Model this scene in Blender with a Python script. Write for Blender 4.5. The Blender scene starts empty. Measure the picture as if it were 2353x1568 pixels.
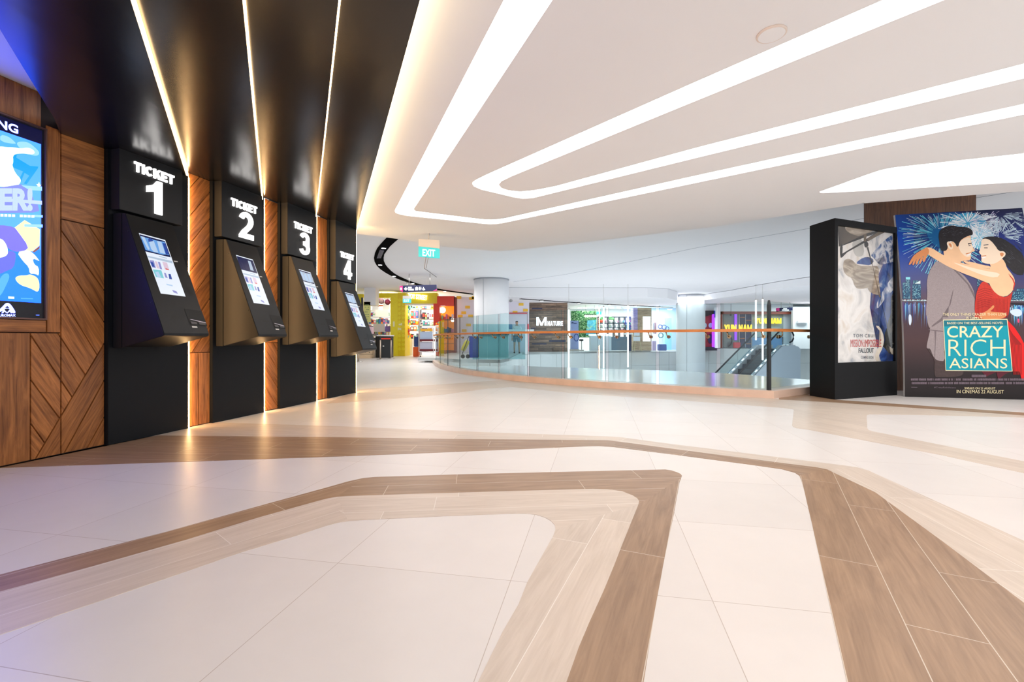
import bpy, bmesh, math, random
from mathutils import Vector, Matrix
R = random.Random(7)
SC = bpy.context.scene
COL = SC.collection

# ------------------------------------------------------------------ camera
F, CX, CY, H = 1046.0, 1176.5, 779.0, 0.95
cam = bpy.data.cameras.new('camera')
cam.sensor_width = 36.0
cam.lens = F / 2353.0 * 36.0
cam.shift_y = -5.0 / 2353.0
cam.clip_start = 0.05
cam.clip_end = 300
cam_o = bpy.data.objects.new('camera', cam)
cam_o.location = (0, 0, H)
cam_o.rotation_euler = (math.pi / 2, 0, 0)
COL.objects.link(cam_o)
SC.camera = cam_o

# ------------------------------------------------------------------ world, exposure
W = bpy.data.worlds.new('world')
SC.world = W
W.use_nodes = True
W.node_tree.nodes['Background'].inputs[0].default_value = (0.93, 0.965, 1.0, 1)
W.node_tree.nodes['Background'].inputs[1].default_value = 1.3
SC.view_settings.view_transform = 'Standard'
SC.view_settings.look = 'None'
SC.view_settings.exposure = 0.0
SC.view_settings.gamma = 1.0
SC.view_settings.use_curve_mapping = False
SC.cycles.use_denoising = True
SC.cycles.max_bounces = 10
SC.cycles.diffuse_bounces = 6
SC.cycles.glossy_bounces = 4
SC.cycles.transparent_max_bounces = 16
SC.cycles.caustics_reflective = False
SC.cycles.caustics_refractive = False
SC.cycles.sample_clamp_indirect = 6.0
SLOT_E = 4.6      # ceiling light panels
LED_E = 17.0       # warm strips


def area_lamp(name, loc, size, power, color, rot=(0, 0, 0), sy=None):
    l = bpy.data.lights.new(name, 'AREA')
    l.energy = power
    l.color = color
    l.size = size
    if sy:
        l.shape = 'RECTANGLE'
        l.size_y = sy
    o = bpy.data.objects.new(name, l)
    o.location = loc
    o.rotation_euler = rot
    COL.objects.link(o)
    return o


# added fill lamps without fittings, to brighten the atrium, walkway and far side
area_lamp('atrium_lamp', (3.5, 16.0, 3.44), 9.0, 150, (0.92, 0.96, 1.0), sy=6.0)
area_lamp('walkway_lamp', (-3.6, 18.0, 3.44), 2.4, 170, (1, 0.98, 0.97), sy=8.0)
area_lamp('lower_floor_lamp', (7.5, 21.0, -3.15), 13.0, 400, (0.93, 0.96, 1.0), rot=(math.pi, 0, 0), sy=7.0)  # added down in the void, aimed up to brighten the atrium ceiling
area_lamp('promenade_lamp', (7.0, 27.5, 3.44), 14.0, 450, (0.95, 0.97, 1.0), sy=2.0)

# ------------------------------------------------------------------ projection helpers
def hz(x, y, z=0.0):
    """the point of the horizontal plane z seen at pixel (x, y)"""
    Y = (H - z) * F / (y - CY)
    return Vector(((x - CX) / F * Y, Y, z))


def at(x, y, Y):
    """the point at depth Y seen at pixel (x, y)"""
    return Vector(((x - CX) / F * Y, Y, H - (y - CY) / F * Y))


def hit(x, y, o, n):
    d = Vector(((x - CX) / F, 1.0, -(y - CY) / F))
    c = Vector((0, 0, H))
    t = (o - c).dot(n) / d.dot(n)
    return c + d * t


def lerp(a, b, t):
    return a + (b - a) * t


# ------------------------------------------------------------------ materials
MATS = {}


def srgb(r, g, b):
    f = lambda c: (c / 255 / 12.92) if c / 255 <= 0.04045 else ((c / 255 + 0.055) / 1.055) ** 2.4
    return (f(r), f(g), f(b), 1)


def new_mat(name):
    m = bpy.data.materials.new(name)
    m.use_nodes = True
    nt = m.node_tree
    b = nt.nodes['Principled BSDF']
    return m, nt, b


def mat(name, col=(0.8, 0.8, 0.8), rough=0.5, metal=0.0, spec=0.5, emit=None, es=1.0, coat=0.0, var=0.0, vscale=8.0, bump=0.0):
    """plain procedural material: colour with a little noise variation"""
    if name in MATS:
        return MATS[name]
    m, nt, b = new_mat(name)
    c = tuple(col[:3]) + (1,)
    b.inputs['Roughness'].default_value = rough
    b.inputs['Metallic'].default_value = metal
    b.inputs['Specular IOR Level'].default_value = spec
    b.inputs['Coat Weight'].default_value = coat
    b.inputs['Base Color'].default_value = c
    if var > 0 or bump > 0:
        tc = nt.nodes.new('ShaderNodeTexCoord')
        nz = nt.nodes.new('ShaderNodeTexNoise')
        nz.inputs['Scale'].default_value = vscale
        nz.inputs['Detail'].default_value = 5
        nt.links.new(tc.outputs['Object'], nz.inputs['Vector'])
        if var > 0:
            rp = nt.nodes.new('ShaderNodeValToRGB')
            rp.color_ramp.elements[0].position = 0.3
            rp.color_ramp.elements[1].position = 0.7
            rp.color_ramp.elements[0].color = tuple(v * (1 - var) for v in c[:3]) + (1,)
            rp.color_ramp.elements[1].color = tuple(min(1, v * (1 + var)) for v in c[:3]) + (1,)
            nt.links.new(nz.outputs['Fac'], rp.inputs['Fac'])
            nt.links.new(rp.outputs['Color'], b.inputs['Base Color'])
        if bump > 0:
            bp = nt.nodes.new('ShaderNodeBump')
            bp.inputs['Strength'].default_value = bump
            bp.inputs['Distance'].default_value = 0.01
            nt.links.new(nz.outputs['Fac'], bp.inputs['Height'])
            nt.links.new(bp.outputs['Normal'], b.inputs['Normal'])
    if emit is not None:
        b.inputs['Emission Color'].default_value = tuple(emit[:3]) + (1,)
        b.inputs['Emission Strength'].default_value = es
    MATS[name] = m
    return m


def screen_mat(name, rgb, es=1.0):
    """a patch of a lit screen"""
    c = srgb(*rgb)
    return mat(name, (0.01, 0.01, 0.01), 0.25, emit=c, es=es)


def glow(name, col, es):
    return mat(name, tuple(min(0.8, c) for c in col[:3]), 0.5, emit=col, es=es)


def MathN(nt, op, a, b=None, c=None):
    n = nt.nodes.new('ShaderNodeMath')
    n.operation = op
    for i, v in enumerate((a, b, c)):
        if v is None:
            continue
        if isinstance(v, (int, float)):
            n.inputs[i].default_value = v
        else:
            nt.links.new(v, n.inputs[i])
    return n.outputs[0]


def MixC(nt, fac, a, b):
    n = nt.nodes.new('ShaderNodeMix')
    n.data_type = 'RGBA'
    for i, v in ((0, fac), (6, a), (7, b)):
        if isinstance(v, (int, float, tuple)):
            n.inputs[i].default_value = v
        else:
            nt.links.new(v, n.inputs[i])
    return n.outputs[2]


def wood(name, c0, c1, rough=0.4, plank=None, length=1.2, joint=(0.6, 0.5, 0.4), jw=0.003, tint=0.2, grain=1.0, spec=0.5, bump=0.15):
    """wood along U of the UV map (metres); plank = plank width or None when the mesh has its own boards"""
    if name in MATS:
        return MATS[name]
    m, nt, b = new_mat(name)
    uv = nt.nodes.new('ShaderNodeUVMap')
    sep = nt.nodes.new('ShaderNodeSeparateXYZ')
    nt.links.new(uv.outputs[0], sep.inputs[0])
    u, v = sep.outputs[0], sep.outputs[1]
    if plank:
        row = MathN(nt, 'FLOOR', MathN(nt, 'DIVIDE', v, plank))
        wn = nt.nodes.new('ShaderNodeTexWhiteNoise')
        wn.noise_dimensions = '1D'
        nt.links.new(row, wn.inputs['W'])
        us = MathN(nt, 'ADD', MathN(nt, 'DIVIDE', u, length), wn.outputs['Value'])
        colid = MathN(nt, 'FLOOR', us)
        wn2 = nt.nodes.new('ShaderNodeTexWhiteNoise')
        wn2.noise_dimensions = '2D'
        cb = nt.nodes.new('ShaderNodeCombineXYZ')
        nt.links.new(row, cb.inputs[0])
        nt.links.new(colid, cb.inputs[1])
        nt.links.new(cb.outputs[0], wn2.inputs['Vector'])
        rnd = wn2.outputs['Value']
        fv = MathN(nt, 'MULTIPLY', MathN(nt, 'FRACT', MathN(nt, 'DIVIDE', v, plank)), plank)
        fu = MathN(nt, 'MULTIPLY', MathN(nt, 'FRACT', us), length)
        dv = MathN(nt, 'MINIMUM', fv, MathN(nt, 'SUBTRACT', plank, fv))
        du = MathN(nt, 'MINIMUM', fu, MathN(nt, 'SUBTRACT', length, fu))
        jm = MathN(nt, 'LESS_THAN', MathN(nt, 'MINIMUM', du, dv), jw)
    else:
        at_ = nt.nodes.new('ShaderNodeAttribute')
        at_.attribute_name = 'tint'
        rnd = at_.outputs['Fac']
        jm = None
    cb2 = nt.nodes.new('ShaderNodeCombineXYZ')
    nt.links.new(MathN(nt, 'MULTIPLY', u, 1.6), cb2.inputs[0])
    nt.links.new(MathN(nt, 'MULTIPLY', v, 16.0 * grain), cb2.inputs[1])
    nt.links.new(MathN(nt, 'MULTIPLY', rnd, 37.0), cb2.inputs[2])
    nz = nt.nodes.new('ShaderNodeTexNoise')
    nz.inputs['Scale'].default_value = 1.4
    nz.inputs['Detail'].default_value = 7
    nz.inputs['Roughness'].default_value = 0.62
    nz.inputs['Distortion'].default_value = 0.9
    nt.links.new(cb2.outputs[0], nz.inputs['Vector'])
    wv = nt.nodes.new('ShaderNodeTexNoise')
    cb3 = nt.nodes.new('ShaderNodeCombineXYZ')
    nt.links.new(MathN(nt, 'MULTIPLY', u, 3.0), cb3.inputs[0])
    nt.links.new(MathN(nt, 'MULTIPLY', v, 120.0 * grain), cb3.inputs[1])
    nt.links.new(MathN(nt, 'MULTIPLY', rnd, 11.0), cb3.inputs[2])
    wv.inputs['Scale'].default_value = 1.0
    wv.inputs['Detail'].default_value = 3
    nt.links.new(cb3.outputs[0], wv.inputs['Vector'])
    f = MathN(nt, 'ADD', MathN(nt, 'MULTIPLY', nz.outputs['Fac'], 0.75), MathN(nt, 'MULTIPLY', wv.outputs['Fac'], 0.25))
    rp = nt.nodes.new('ShaderNodeValToRGB')
    rp.color_ramp.elements[0].position = 0.36
    rp.color_ramp.elements[1].position = 0.64
    rp.color_ramp.elements[0].color = c0
    rp.color_ramp.elements[1].color = c1
    nt.links.new(f, rp.inputs['Fac'])
    hs = nt.nodes.new('ShaderNodeHueSaturation')
    nt.links.new(rp.outputs['Color'], hs.inputs['Color'])
    nt.links.new(MathN(nt, 'ADD', MathN(nt, 'MULTIPLY', rnd, 2 * tint), 1 - tint), hs.inputs['Value'])
    colr = hs.outputs['Color']
    if jm is not None:
        colr = MixC(nt, jm, colr, tuple(joint) + (1,))
    nt.links.new(colr, b.inputs['Base Color'])
    b.inputs['Roughness'].default_value = rough
    b.inputs['Specular IOR Level'].default_value = spec
    if bump:
        bp = nt.nodes.new('ShaderNodeBump')
        bp.inputs['Strength'].default_value = bump
        bp.inputs['Distance'].default_value = 0.004
        nt.links.new(f, bp.inputs['Height'])
        nt.links.new(bp.outputs['Normal'], b.inputs['Normal'])
    MATS[name] = m
    return m


def glass_mat(name, tint=(0.88, 0.955, 0.96), rough=0.0, gloss=1.0):
    if name in MATS:
        return MATS[name]
    m, nt, b = new_mat(name)
    nt.nodes.remove(b)
    out = [n for n in nt.nodes if n.type == 'OUTPUT_MATERIAL'][0]
    tr = nt.nodes.new('ShaderNodeBsdfTransparent')
    tr.inputs[0].default_value = tuple(tint) + (1,)
    gl = nt.nodes.new('ShaderNodeBsdfGlossy')
    gl.inputs['Roughness'].default_value = rough
    ge = nt.nodes.new('ShaderNodeNewGeometry')
    dt = nt.nodes.new('ShaderNodeVectorMath')
    dt.operation = 'DOT_PRODUCT'
    nt.links.new(ge.outputs['Normal'], dt.inputs[0])
    nt.links.new(ge.outputs['Incoming'], dt.inputs[1])
    k = MathN(nt, 'POWER', MathN(nt, 'SUBTRACT', 1.0, MathN(nt, 'ABSOLUTE', dt.outputs['Value'])), 5.0)
    fr = MathN(nt, 'ADD', MathN(nt, 'MULTIPLY', k, 0.96), 0.035)
    mx = nt.nodes.new('ShaderNodeMixShader')
    nt.links.new(MathN(nt, 'MULTIPLY', fr, gloss), mx.inputs[0])
    nt.links.new(tr.outputs[0], mx.inputs[1])
    nt.links.new(gl.outputs[0], mx.inputs[2])
    nt.links.new(mx.outputs[0], out.inputs[0])
    MATS[name] = m
    return m


def ramp_noise(name, stops, scale=3.0, detail=6, dist=0.6, rough=0.3, coord='Object', stretch=(1, 1, 1), emit=0.0, spec=0.5):
    """colour ramp over noise: prints, foliage, merchandise"""
    if name in MATS:
        return MATS[name]
    m, nt, b = new_mat(name)
    tc = nt.nodes.new('ShaderNodeTexCoord')
    mp = nt.nodes.new('ShaderNodeMapping')
    mp.inputs['Scale'].default_value = stretch
    nt.links.new(tc.outputs[coord], mp.inputs[0])
    nz = nt.nodes.new('ShaderNodeTexNoise')
    nz.inputs['Scale'].default_value = scale
    nz.inputs['Detail'].default_value = detail
    nz.inputs['Distortion'].default_value = dist
    nt.links.new(mp.outputs[0], nz.inputs['Vector'])
    rp = nt.nodes.new('ShaderNodeValToRGB')
    e = rp.color_ramp.elements
    e[0].position, e[0].color = stops[0][0], stops[0][1]
    e[1].position, e[1].color = stops[-1][0], stops[-1][1]
    for p, c in stops[1:-1]:
        x = e.new(p)
        x.color = c
    nt.links.new(nz.outputs['Fac'], rp.inputs['Fac'])
    nt.links.new(rp.outputs['Color'], b.inputs['Base Color'])
    if emit:
        nt.links.new(rp.outputs['Color'], b.inputs['Emission Color'])
        b.inputs['Emission Strength'].default_value = emit
    b.inputs['Roughness'].default_value = rough
    b.inputs['Specular IOR Level'].default_value = spec
    MATS[name] = m
    return m


def tile_floor(name):
    m, nt, b = new_mat(name)
    tc = nt.nodes.new('ShaderNodeTexCoord')
    sep = nt.nodes.new('ShaderNodeSeparateXYZ')
    nt.links.new(tc.outputs['Object'], sep.inputs[0])
    X, Y = sep.outputs[0], sep.outputs[1]
    a = math.radians(10.8)
    p = MathN(nt, 'SUBTRACT', MathN(nt, 'MULTIPLY', X, math.cos(a)), MathN(nt, 'MULTIPLY', Y, math.sin(a)))
    q = MathN(nt, 'ADD', MathN(nt, 'MULTIPLY', X, math.sin(a)), MathN(nt, 'MULTIPLY', Y, math.cos(a)))
    tw, th = 0.745, 0.737
    pp = MathN(nt, 'DIVIDE', MathN(nt, 'ADD', p, 0.34 + tw * 40), tw)
    qq = MathN(nt, 'DIVIDE', MathN(nt, 'ADD', q, -1.755 + th * 40), th)
    fp = MathN(nt, 'FRACT', pp)
    fq = MathN(nt, 'FRACT', qq)
    dp = MathN(nt, 'MULTIPLY', MathN(nt, 'MINIMUM', fp, MathN(nt, 'SUBTRACT', 1.0, fp)), tw)
    dq = MathN(nt, 'MULTIPLY', MathN(nt, 'MINIMUM', fq, MathN(nt, 'SUBTRACT', 1.0, fq)), th)
    jm = MathN(nt, 'LESS_THAN', MathN(nt, 'MINIMUM', dp, dq), 0.0014)
    cb = nt.nodes.new('ShaderNodeCombineXYZ')
    nt.links.new(MathN(nt, 'FLOOR', pp), cb.inputs[0])
    nt.links.new(MathN(nt, 'FLOOR', qq), cb.inputs[1])
    wn = nt.nodes.new('ShaderNodeTexWhiteNoise')
    wn.noise_dimensions = '2D'
    nt.links.new(cb.outputs[0], wn.inputs['Vector'])
    nz = nt.nodes.new('ShaderNodeTexNoise')
    nz.inputs['Scale'].default_value = 2.2
    nz.inputs['Detail'].default_value = 8
    nz.inputs['Roughness'].default_value = 0.65
    nt.links.new(tc.outputs['Object'], nz.inputs['Vector'])
    base = MixC(nt, nz.outputs['Fac'], (0.68, 0.65, 0.63, 1), (0.78, 0.75, 0.73, 1))
    hs = nt.nodes.new('ShaderNodeHueSaturation')
    nt.links.new(base, hs.inputs['Color'])
    nt.links.new(MathN(nt, 'ADD', MathN(nt, 'MULTIPLY', wn.outputs['Value'], 0.05), 0.975), hs.inputs['Value'])
    c = MixC(nt, MathN(nt, 'MULTIPLY', jm, 0.75), hs.outputs['Color'], (0.42, 0.35, 0.30, 1))
    nt.links.new(c, b.inputs['Base Color'])
    b.inputs['Roughness'].default_value = 0.33
    b.inputs['Specular IOR Level'].default_value = 0.4
    return m


# ------------------------------------------------------------------ objects
WM = {}


def tag(o, label=None, cat=None, group=None, kind=None):
    if label:
        o['label'] = label
    if cat:
        o['category'] = cat
    if group:
        o['group'] = group
    if kind:
        o['kind'] = kind
    return o


def thing(name, label, cat, loc=(0, 0, 0), rz=0.0, group=None):
    o = bpy.data.objects.new(name, None)
    o.empty_display_size = 0.1
    COL.objects.link(o)
    o.location = loc
    o.rotation_euler = (0, 0, rz)
    WM[o.name] = Matrix.Translation(Vector(loc)) @ Matrix.Rotation(rz, 4, 'Z')
    return tag(o, label, cat, group)


class MB:
    """collects shapes in world coordinates, links them as one mesh object"""

    def __init__(s):
        s.v, s.f, s.m, s.uv, s.sm = [], [], [], {}, []

    def face(s, pts, mi=0, uvs=None, smooth=False):
        i = len(s.v)
        s.v += [Vector(p) for p in pts]
        s.f.append(list(range(i, i + len(pts))))
        s.m.append(mi)
        s.sm.append(smooth)
        if uvs:
            s.uv[len(s.f) - 1] = uvs

    def mesh(s, vs, fs, mi=0, smooth=False):
        i = len(s.v)
        s.v += [Vector(p) for p in vs]
        for f in fs:
            s.f.append([k + i for k in f])
            s.m.append(mi)
            s.sm.append(smooth)

    def hexa(s, p, mi=0):
        """8 corners: bottom 0-3 counter-clockwise from above, top 4-7"""
        s.mesh(p, [(3, 2, 1, 0), (4, 5, 6, 7), (0, 1, 5, 4), (1, 2, 6, 5), (2, 3, 7, 6), (3, 0, 4, 7)], mi)

    def box(s, x0, x1, y0, y1, z0, z1, mi=0, M=None):
        p = [Vector(q) for q in ((x0, y0, z0), (x1, y0, z0), (x1, y1, z0), (x0, y1, z0), (x0, y0, z1), (x1, y0, z1), (x1, y1, z1), (x0, y1, z1))]
        if M is not None:
            p = [M @ q for q in p]
        s.hexa(p, mi)

    def prism(s, poly, vec, mi=0, mi_side=None, smooth=False):
        """polygon swept by vec (caps + sides)"""
        n = len(poly)
        a = [Vector(p) for p in poly]
        b = [p + Vector(vec) for p in a]
        i = len(s.v)
        s.v += a + b
        s.f.append([i + k for k in range(n)][::-1])
        s.f.append([i + n + k for k in range(n)])
        s.m += [mi, mi]
        s.sm += [False, False]
        for k in range(n):
            s.f.append([i + k, i + (k + 1) % n, i + n + (k + 1) % n, i + n + k])
            s.m.append(mi if mi_side is None else mi_side)
            s.sm.append(smooth)

    def tube(s, path, r, n=10, mi=0, closed=False, cap=True):
        path = [Vector(p) for p in path]
        rings = []
        L = len(path)
        up = None
        for k, p in enumerate(path):
            a = path[k - 1] if k > 0 or closed else path[k]
            b = path[(k + 1) % L] if k < L - 1 or closed else path[k]
            t = (b - a).normalized()
            if up is None:
                up = Vector((0, 0, 1)) if abs(t.z) < 0.9 else Vector((1, 0, 0))
            x = t.cross(up)
            if x.length < 1e-6:
                x = t.cross(Vector((0.3, 1, 0.2)))
            x.normalize()
            y = x.cross(t).normalized()
            rr = r[k] if isinstance(r, (list, tuple)) else r
            rings.append([p + (x * math.cos(2 * math.pi * j / n) + y * math.sin(2 * math.pi * j / n)) * rr for j in range(n)])
        i = len(s.v)
        for rg in rings:
            s.v += rg
        for k in range(L if closed else L - 1):
            k2 = (k + 1) % L
            for j in range(n):
                s.f.append([i + k * n + j, i + k * n + (j + 1) % n, i + k2 * n + (j + 1) % n, i + k2 * n + j])
                s.m.append(mi)
                s.sm.append(True)
        if cap and not closed:
            s.f.append([i + j for j in range(n)][::-1])
            s.f.append([i + (L - 1) * n + j for j in range(n)])
            s.m += [mi, mi]
            s.sm += [False, False]

    def cyl(s, a, b, r, n=16, mi=0, r2=None):
        s.tube([a, b], [r, r if r2 is None else r2], n, mi)

    def lathe(s, c, prof, n=24, mi=0, M=None):
        c = Vector(c)
        i = len(s.v)
        for r, z in prof:
            for j in range(n):
                t = 2 * math.pi * j / n
                q = Vector((r * math.cos(t), r * math.sin(t), z))
                if M is not None:
                    q = M @ q
                s.v.append(c + q)
        for k in range(len(prof) - 1):
            for j in range(n):
                s.f.append([i + k * n + j, i + k * n + (j + 1) % n, i + (k + 1) * n + (j + 1) % n, i + (k + 1) * n + j])
                s.m.append(mi)
                s.sm.append(True)
        s.f.append([i + j for j in range(n)][::-1])
        s.f.append([i + (len(prof) - 1) * n + j for j in range(n)])
        s.m += [mi, mi]
        s.sm += [False, False]

    def ball(s, c, r, n=14, mi=0, sc=(1, 1, 1)):
        prof = [(max(0.001, math.sin(math.pi * k / 8)) * r, -math.cos(math.pi * k / 8) * r) for k in range(9)]
        s.lathe(c, prof, n, mi, Matrix.Diagonal(Vector(sc)).to_4x4())

    def build(s, name, mats, parent=None, bevel=0.0, origin=None, tint=False, fix=True):
        if not isinstance(mats, (list, tuple)):
            mats = [mats]
        me = bpy.data.meshes.new(name)
        if parent is not None:
            T = WM[parent.name].copy()
        else:
            if origin is None:
                xs = [v.x for v in s.v]
                ys = [v.y for v in s.v]
                zs = [v.z for v in s.v]
                origin = ((min(xs) + max(xs)) / 2, (min(ys) + max(ys)) / 2, min(zs))
            T = Matrix.Translation(Vector(origin))
        Ti = T.inverted()
        me.from_pydata([Ti @ v for v in s.v], [], s.f)
        for mm in mats:
            me.materials.append(mm)
        me.polygons.foreach_set('material_index', s.m)
        me.polygons.foreach_set('use_smooth', s.sm)
        if s.uv:
            ul = me.uv_layers.new(name='UVMap')
            for fi, uvs in s.uv.items():
                p = me.polygons[fi]
                for k, li in enumerate(p.loop_indices):
                    ul.data[li].uv = uvs[k]
        if tint:
            at_ = me.attributes.new('tint', 'FLOAT', 'FACE')
            for i in range(len(me.polygons)):
                at_.data[i].value = tint[i] if isinstance(tint, list) else R.random()
        bm = bmesh.new()
        bm.from_mesh(me)
        bmesh.ops.remove_doubles(bm, verts=bm.verts, dist=1e-5)
        if fix:
            bmesh.ops.recalc_face_normals(bm, faces=bm.faces)
        if bevel > 0:
            es = [e for e in bm.edges if len(e.link_faces) == 2 and e.calc_face_angle(0) > 0.5]
            bmesh.ops.bevel(bm, geom=es, offset=bevel, segments=2, affect='EDGES', clamp_overlap=True)
        bm.to_mesh(me)
        bm.free()
        o = bpy.data.objects.new(name, me)
        COL.objects.link(o)
        if parent is not None:
            o.parent = parent
            WM[o.name] = T
        else:
            o.location = origin
            WM[o.name] = T
        return o


def struct(name, mb, mats, **k):
    o = mb.build(name, mats, **k)
    o['kind'] = 'structure'
    return o


def dup(root, loc, rz=None, label=None):
    r = root.copy()
    COL.objects.link(r)
    r.location = loc
    if rz is not None:
        r.rotation_euler = (0, 0, rz)
    if label:
        r['label'] = label
    for ch in list(root.children):
        c = ch.copy()
        COL.objects.link(c)
        c.parent = r
        for g in ch.children:
            d = g.copy()
            COL.objects.link(d)
            d.parent = c
    return r


# ------------------------------------------------------------------ lettering
def text_geo(body, bold=0.0, spacing=1.0, res=3):
    """flat letters scaled to the unit square: (verts 2-D, faces, width/height)"""
    cu = bpy.data.curves.new('lettering', 'FONT')
    cu.body = body
    cu.size = 1.0
    cu.offset = bold
    cu.space_character = spacing
    cu.resolution_u = res
    cu.fill_mode = 'FRONT'
    o = bpy.data.objects.new('lettering', cu)
    COL.objects.link(o)
    dg = bpy.context.evaluated_depsgraph_get()
    dg.update()
    me = bpy.data.meshes.new_from_object(o.evaluated_get(dg))
    vs = [Vector((v.co.x, v.co.y)) for v in me.vertices]
    fs = [list(p.vertices) for p in me.polygons]
    bpy.data.objects.remove(o)
    bpy.data.curves.remove(cu)
    bpy.data.meshes.remove(me)
    if not vs:
        return [], [], 1
    x0, x1 = min(v.x for v in vs), max(v.x for v in vs)
    y0, y1 = min(v.y for v in vs), max(v.y for v in vs)
    vs = [Vector(((v.x - x0) / (x1 - x0), (v.y - y0) / (y1 - y0))) for v in vs]
    return vs, fs, (x1 - x0) / (y1 - y0)


def solid_text(mb, body, o, U, V, N, depth, mi=0, bold=0.0, spacing=1.0):
    """raised letters: lower-left corner o, U and V the full width and height vectors, N outward"""
    vs, fs, _ = text_geo(body, bold, spacing)
    front = [o + U * v.x + V * v.y + N * depth for v in vs]
    back = [o + U * v.x + V * v.y for v in vs]
    mb.mesh(front, fs, mi)
    edges = {}
    for f in fs:
        for k in range(len(f)):
            a, b = f[k], f[(k + 1) % len(f)]
            edges[(a, b)] = edges.get((a, b), 0) + 1
    side = [(a, b) for (a, b) in edges if (b, a) not in edges]
    n = len(vs)
    mb.mesh(front + back, [(b, a, a + n, b + n) for a, b in side], mi)


def arc(cx, cy, rx, ry, a0, a1, n=14):
    return [(cx + rx * math.cos(math.radians(a0 + (a1 - a0) * k / n)), cy + ry * math.sin(math.radians(a0 + (a1 - a0) * k / n))) for k in range(n + 1)]


def ringseg(cx, cy, rx, ry, t, a0, a1, ty=None):
    ty = ty or t
    return arc(cx, cy, rx, ry, a0, a1) + arc(cx, cy, rx - t, ry - ty, a1, a0)


RC = lambda x0, y0, x1, y1: [(x0, y0), (x1, y0), (x1, y1), (x0, y1)]
# heavy sign letters: (advance width, outlines) in units of the capital height
GLYPH = {
    'T': (.80, [RC(0, .78, .78, 1), RC(.27, 0, .51, .78)]),
    'I': (.30, [RC(.02, 0, .26, 1)]),
    'C': (.88, [ringseg(.44, .5, .44, .5, .23, 42, 318, .21)]),
    'M': (1.04, [RC(0, 0, .22, 1), RC(.82, 0, 1.04, 1), [(.22, 1), (.22, .60), (.42, 0), (.62, 0), (.82, .60), (.82, 1), (.52, .30)]]),
    'N': (.88, [RC(0, 0, .22, 1), RC(.64, 0, .86, 1), [(.22, 1), (.22, .62), (.64, 0), (.64, .38)]]),
    'A': (.92, [[(0, 0), (.24, 0), (.46, .70), (.68, 0), (.92, 0), (.59, 1), (.33, 1)], RC(.26, .18, .66, .36)]),
    'U': (.86, [[(0, 1), (.23, 1), (.23, .34)] + arc(.42, .34, .19, .15, 180, 360) + [(.61, 1), (.84, 1), (.84, .34)] + arc(.42, .34, .42, .34, 0, -180)]),
    'R': (.86, [RC(0, 0, .23, 1), [(.23, 1), (.50, 1)] + arc(.50, .71, .30, .29, 88, -88) + [(.23, .42), (.23, .60), (.48, .60)] + arc(.48, .71, .09, .11, -85, 85) + [(.23, .82)], [(.30, .44), (.54, .46), (.86, 0), (.58, 0)]]),
    'Y': (.88, [RC(.32, 0, .55, .44), [(.32, .40), (.55, .40), (.88, 1), (.61, 1), (.435, .64), (.26, 1), (0, 1)]]),
    ' ': (.40, []),
    'K': (.88, [RC(0, 0, .24, 1), [(.24, .30), (.24, .60), (.58, 1), (.88, 1), (.46, .54)], [(.36, .44), (.54, .64), (.90, 0), (.60, 0)]]),
    'E': (.74, [RC(0, 0, .24, 1), RC(.24, .79, .70, 1), RC(.24, .40, .64, .60), RC(.24, 0, .72, .21)]),
    '1': (.5, [[(.26, 0), (.50, 0), (.50, 1), (.33, 1), (.22, .86), (0, .76), (0, .58), (.26, .66)]]),
    '2': (.72, [arc(.35, .68, .35, .32, 165, -25) + [(.60, .44), (.33, .19), (.72, .19), (.72, 0), (0, 0), (0, .10), (.14, .28), (.40, .51)] + arc(.35, .69, .13, .13, -20, 170)]),
    '3': (.70, [arc(.34, .735, .33, .265, 160, -62) + arc(.34, .29, .36, .29, 58, -165) + arc(.34, .29, .14, .12, -170, 80) + [(.25, .42), (.25, .60)] + arc(.34, .72, .12, .11, -80, 168)]),
    '4': (.74, [RC(.40, 0, .62, 1), RC(0, .20, .40, .38), RC(.62, .20, .74, .38), [(0, .38), (.20, .38), (.40, .70), (.40, 1)]]),
}


def sign_text(mb, body, o, U, V, N, depth, mi=0):
    """heavy raised letters filling U x V"""
    total = sum(GLYPH[c][0] + .10 for c in body) - .10
    x = 0.0
    for c in body:
        w, polys = GLYPH[c]
        for p in polys:
            mb.prism([o + U * ((x + q[0]) / total) + V * q[1] for q in p], N * depth, mi)
        x += w + .10


class Surf:
    """a printed or lit face; maps pixels of the photograph to metres on it and back into the world"""

    def __init__(s, o, U, V, curve=0.0):
        s.o, s.U, s.V = Vector(o), Vector(U).normalized(), Vector(V).normalized()
        s.N = s.U.cross(s.V).normalized()
        s.curve = curve

    def uv(s, x, y):
        n = s.N
        p = hit(x, y, s.o, n)
        for _ in range(12 if s.curve else 0):
            v = (p - s.o).dot(s.V)
            p = hit(x, y, s.o - n * (s.curve * v * v), n)
        d = p - s.o
        return Vector((d.dot(s.U), d.dot(s.V)))

    def w(s, u, v, off=0.0):
        return s.o + s.U * u + s.V * v + s.N * (off - s.curve * v * v)


def chaikin(pts, n=2, closed=True):
    pts = [Vector(p) for p in pts]
    for _ in range(n):
        q = []
        L = len(pts)
        rng = range(L) if closed else range(L - 1)
        if not closed:
            q.append(pts[0])
        for i in rng:
            a, b = pts[i], pts[(i + 1) % L]
            q += [a * 0.75 + b * 0.25, a * 0.25 + b * 0.75]
        if not closed:
            q.append(pts[-1])
        pts = q
    return pts


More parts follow.
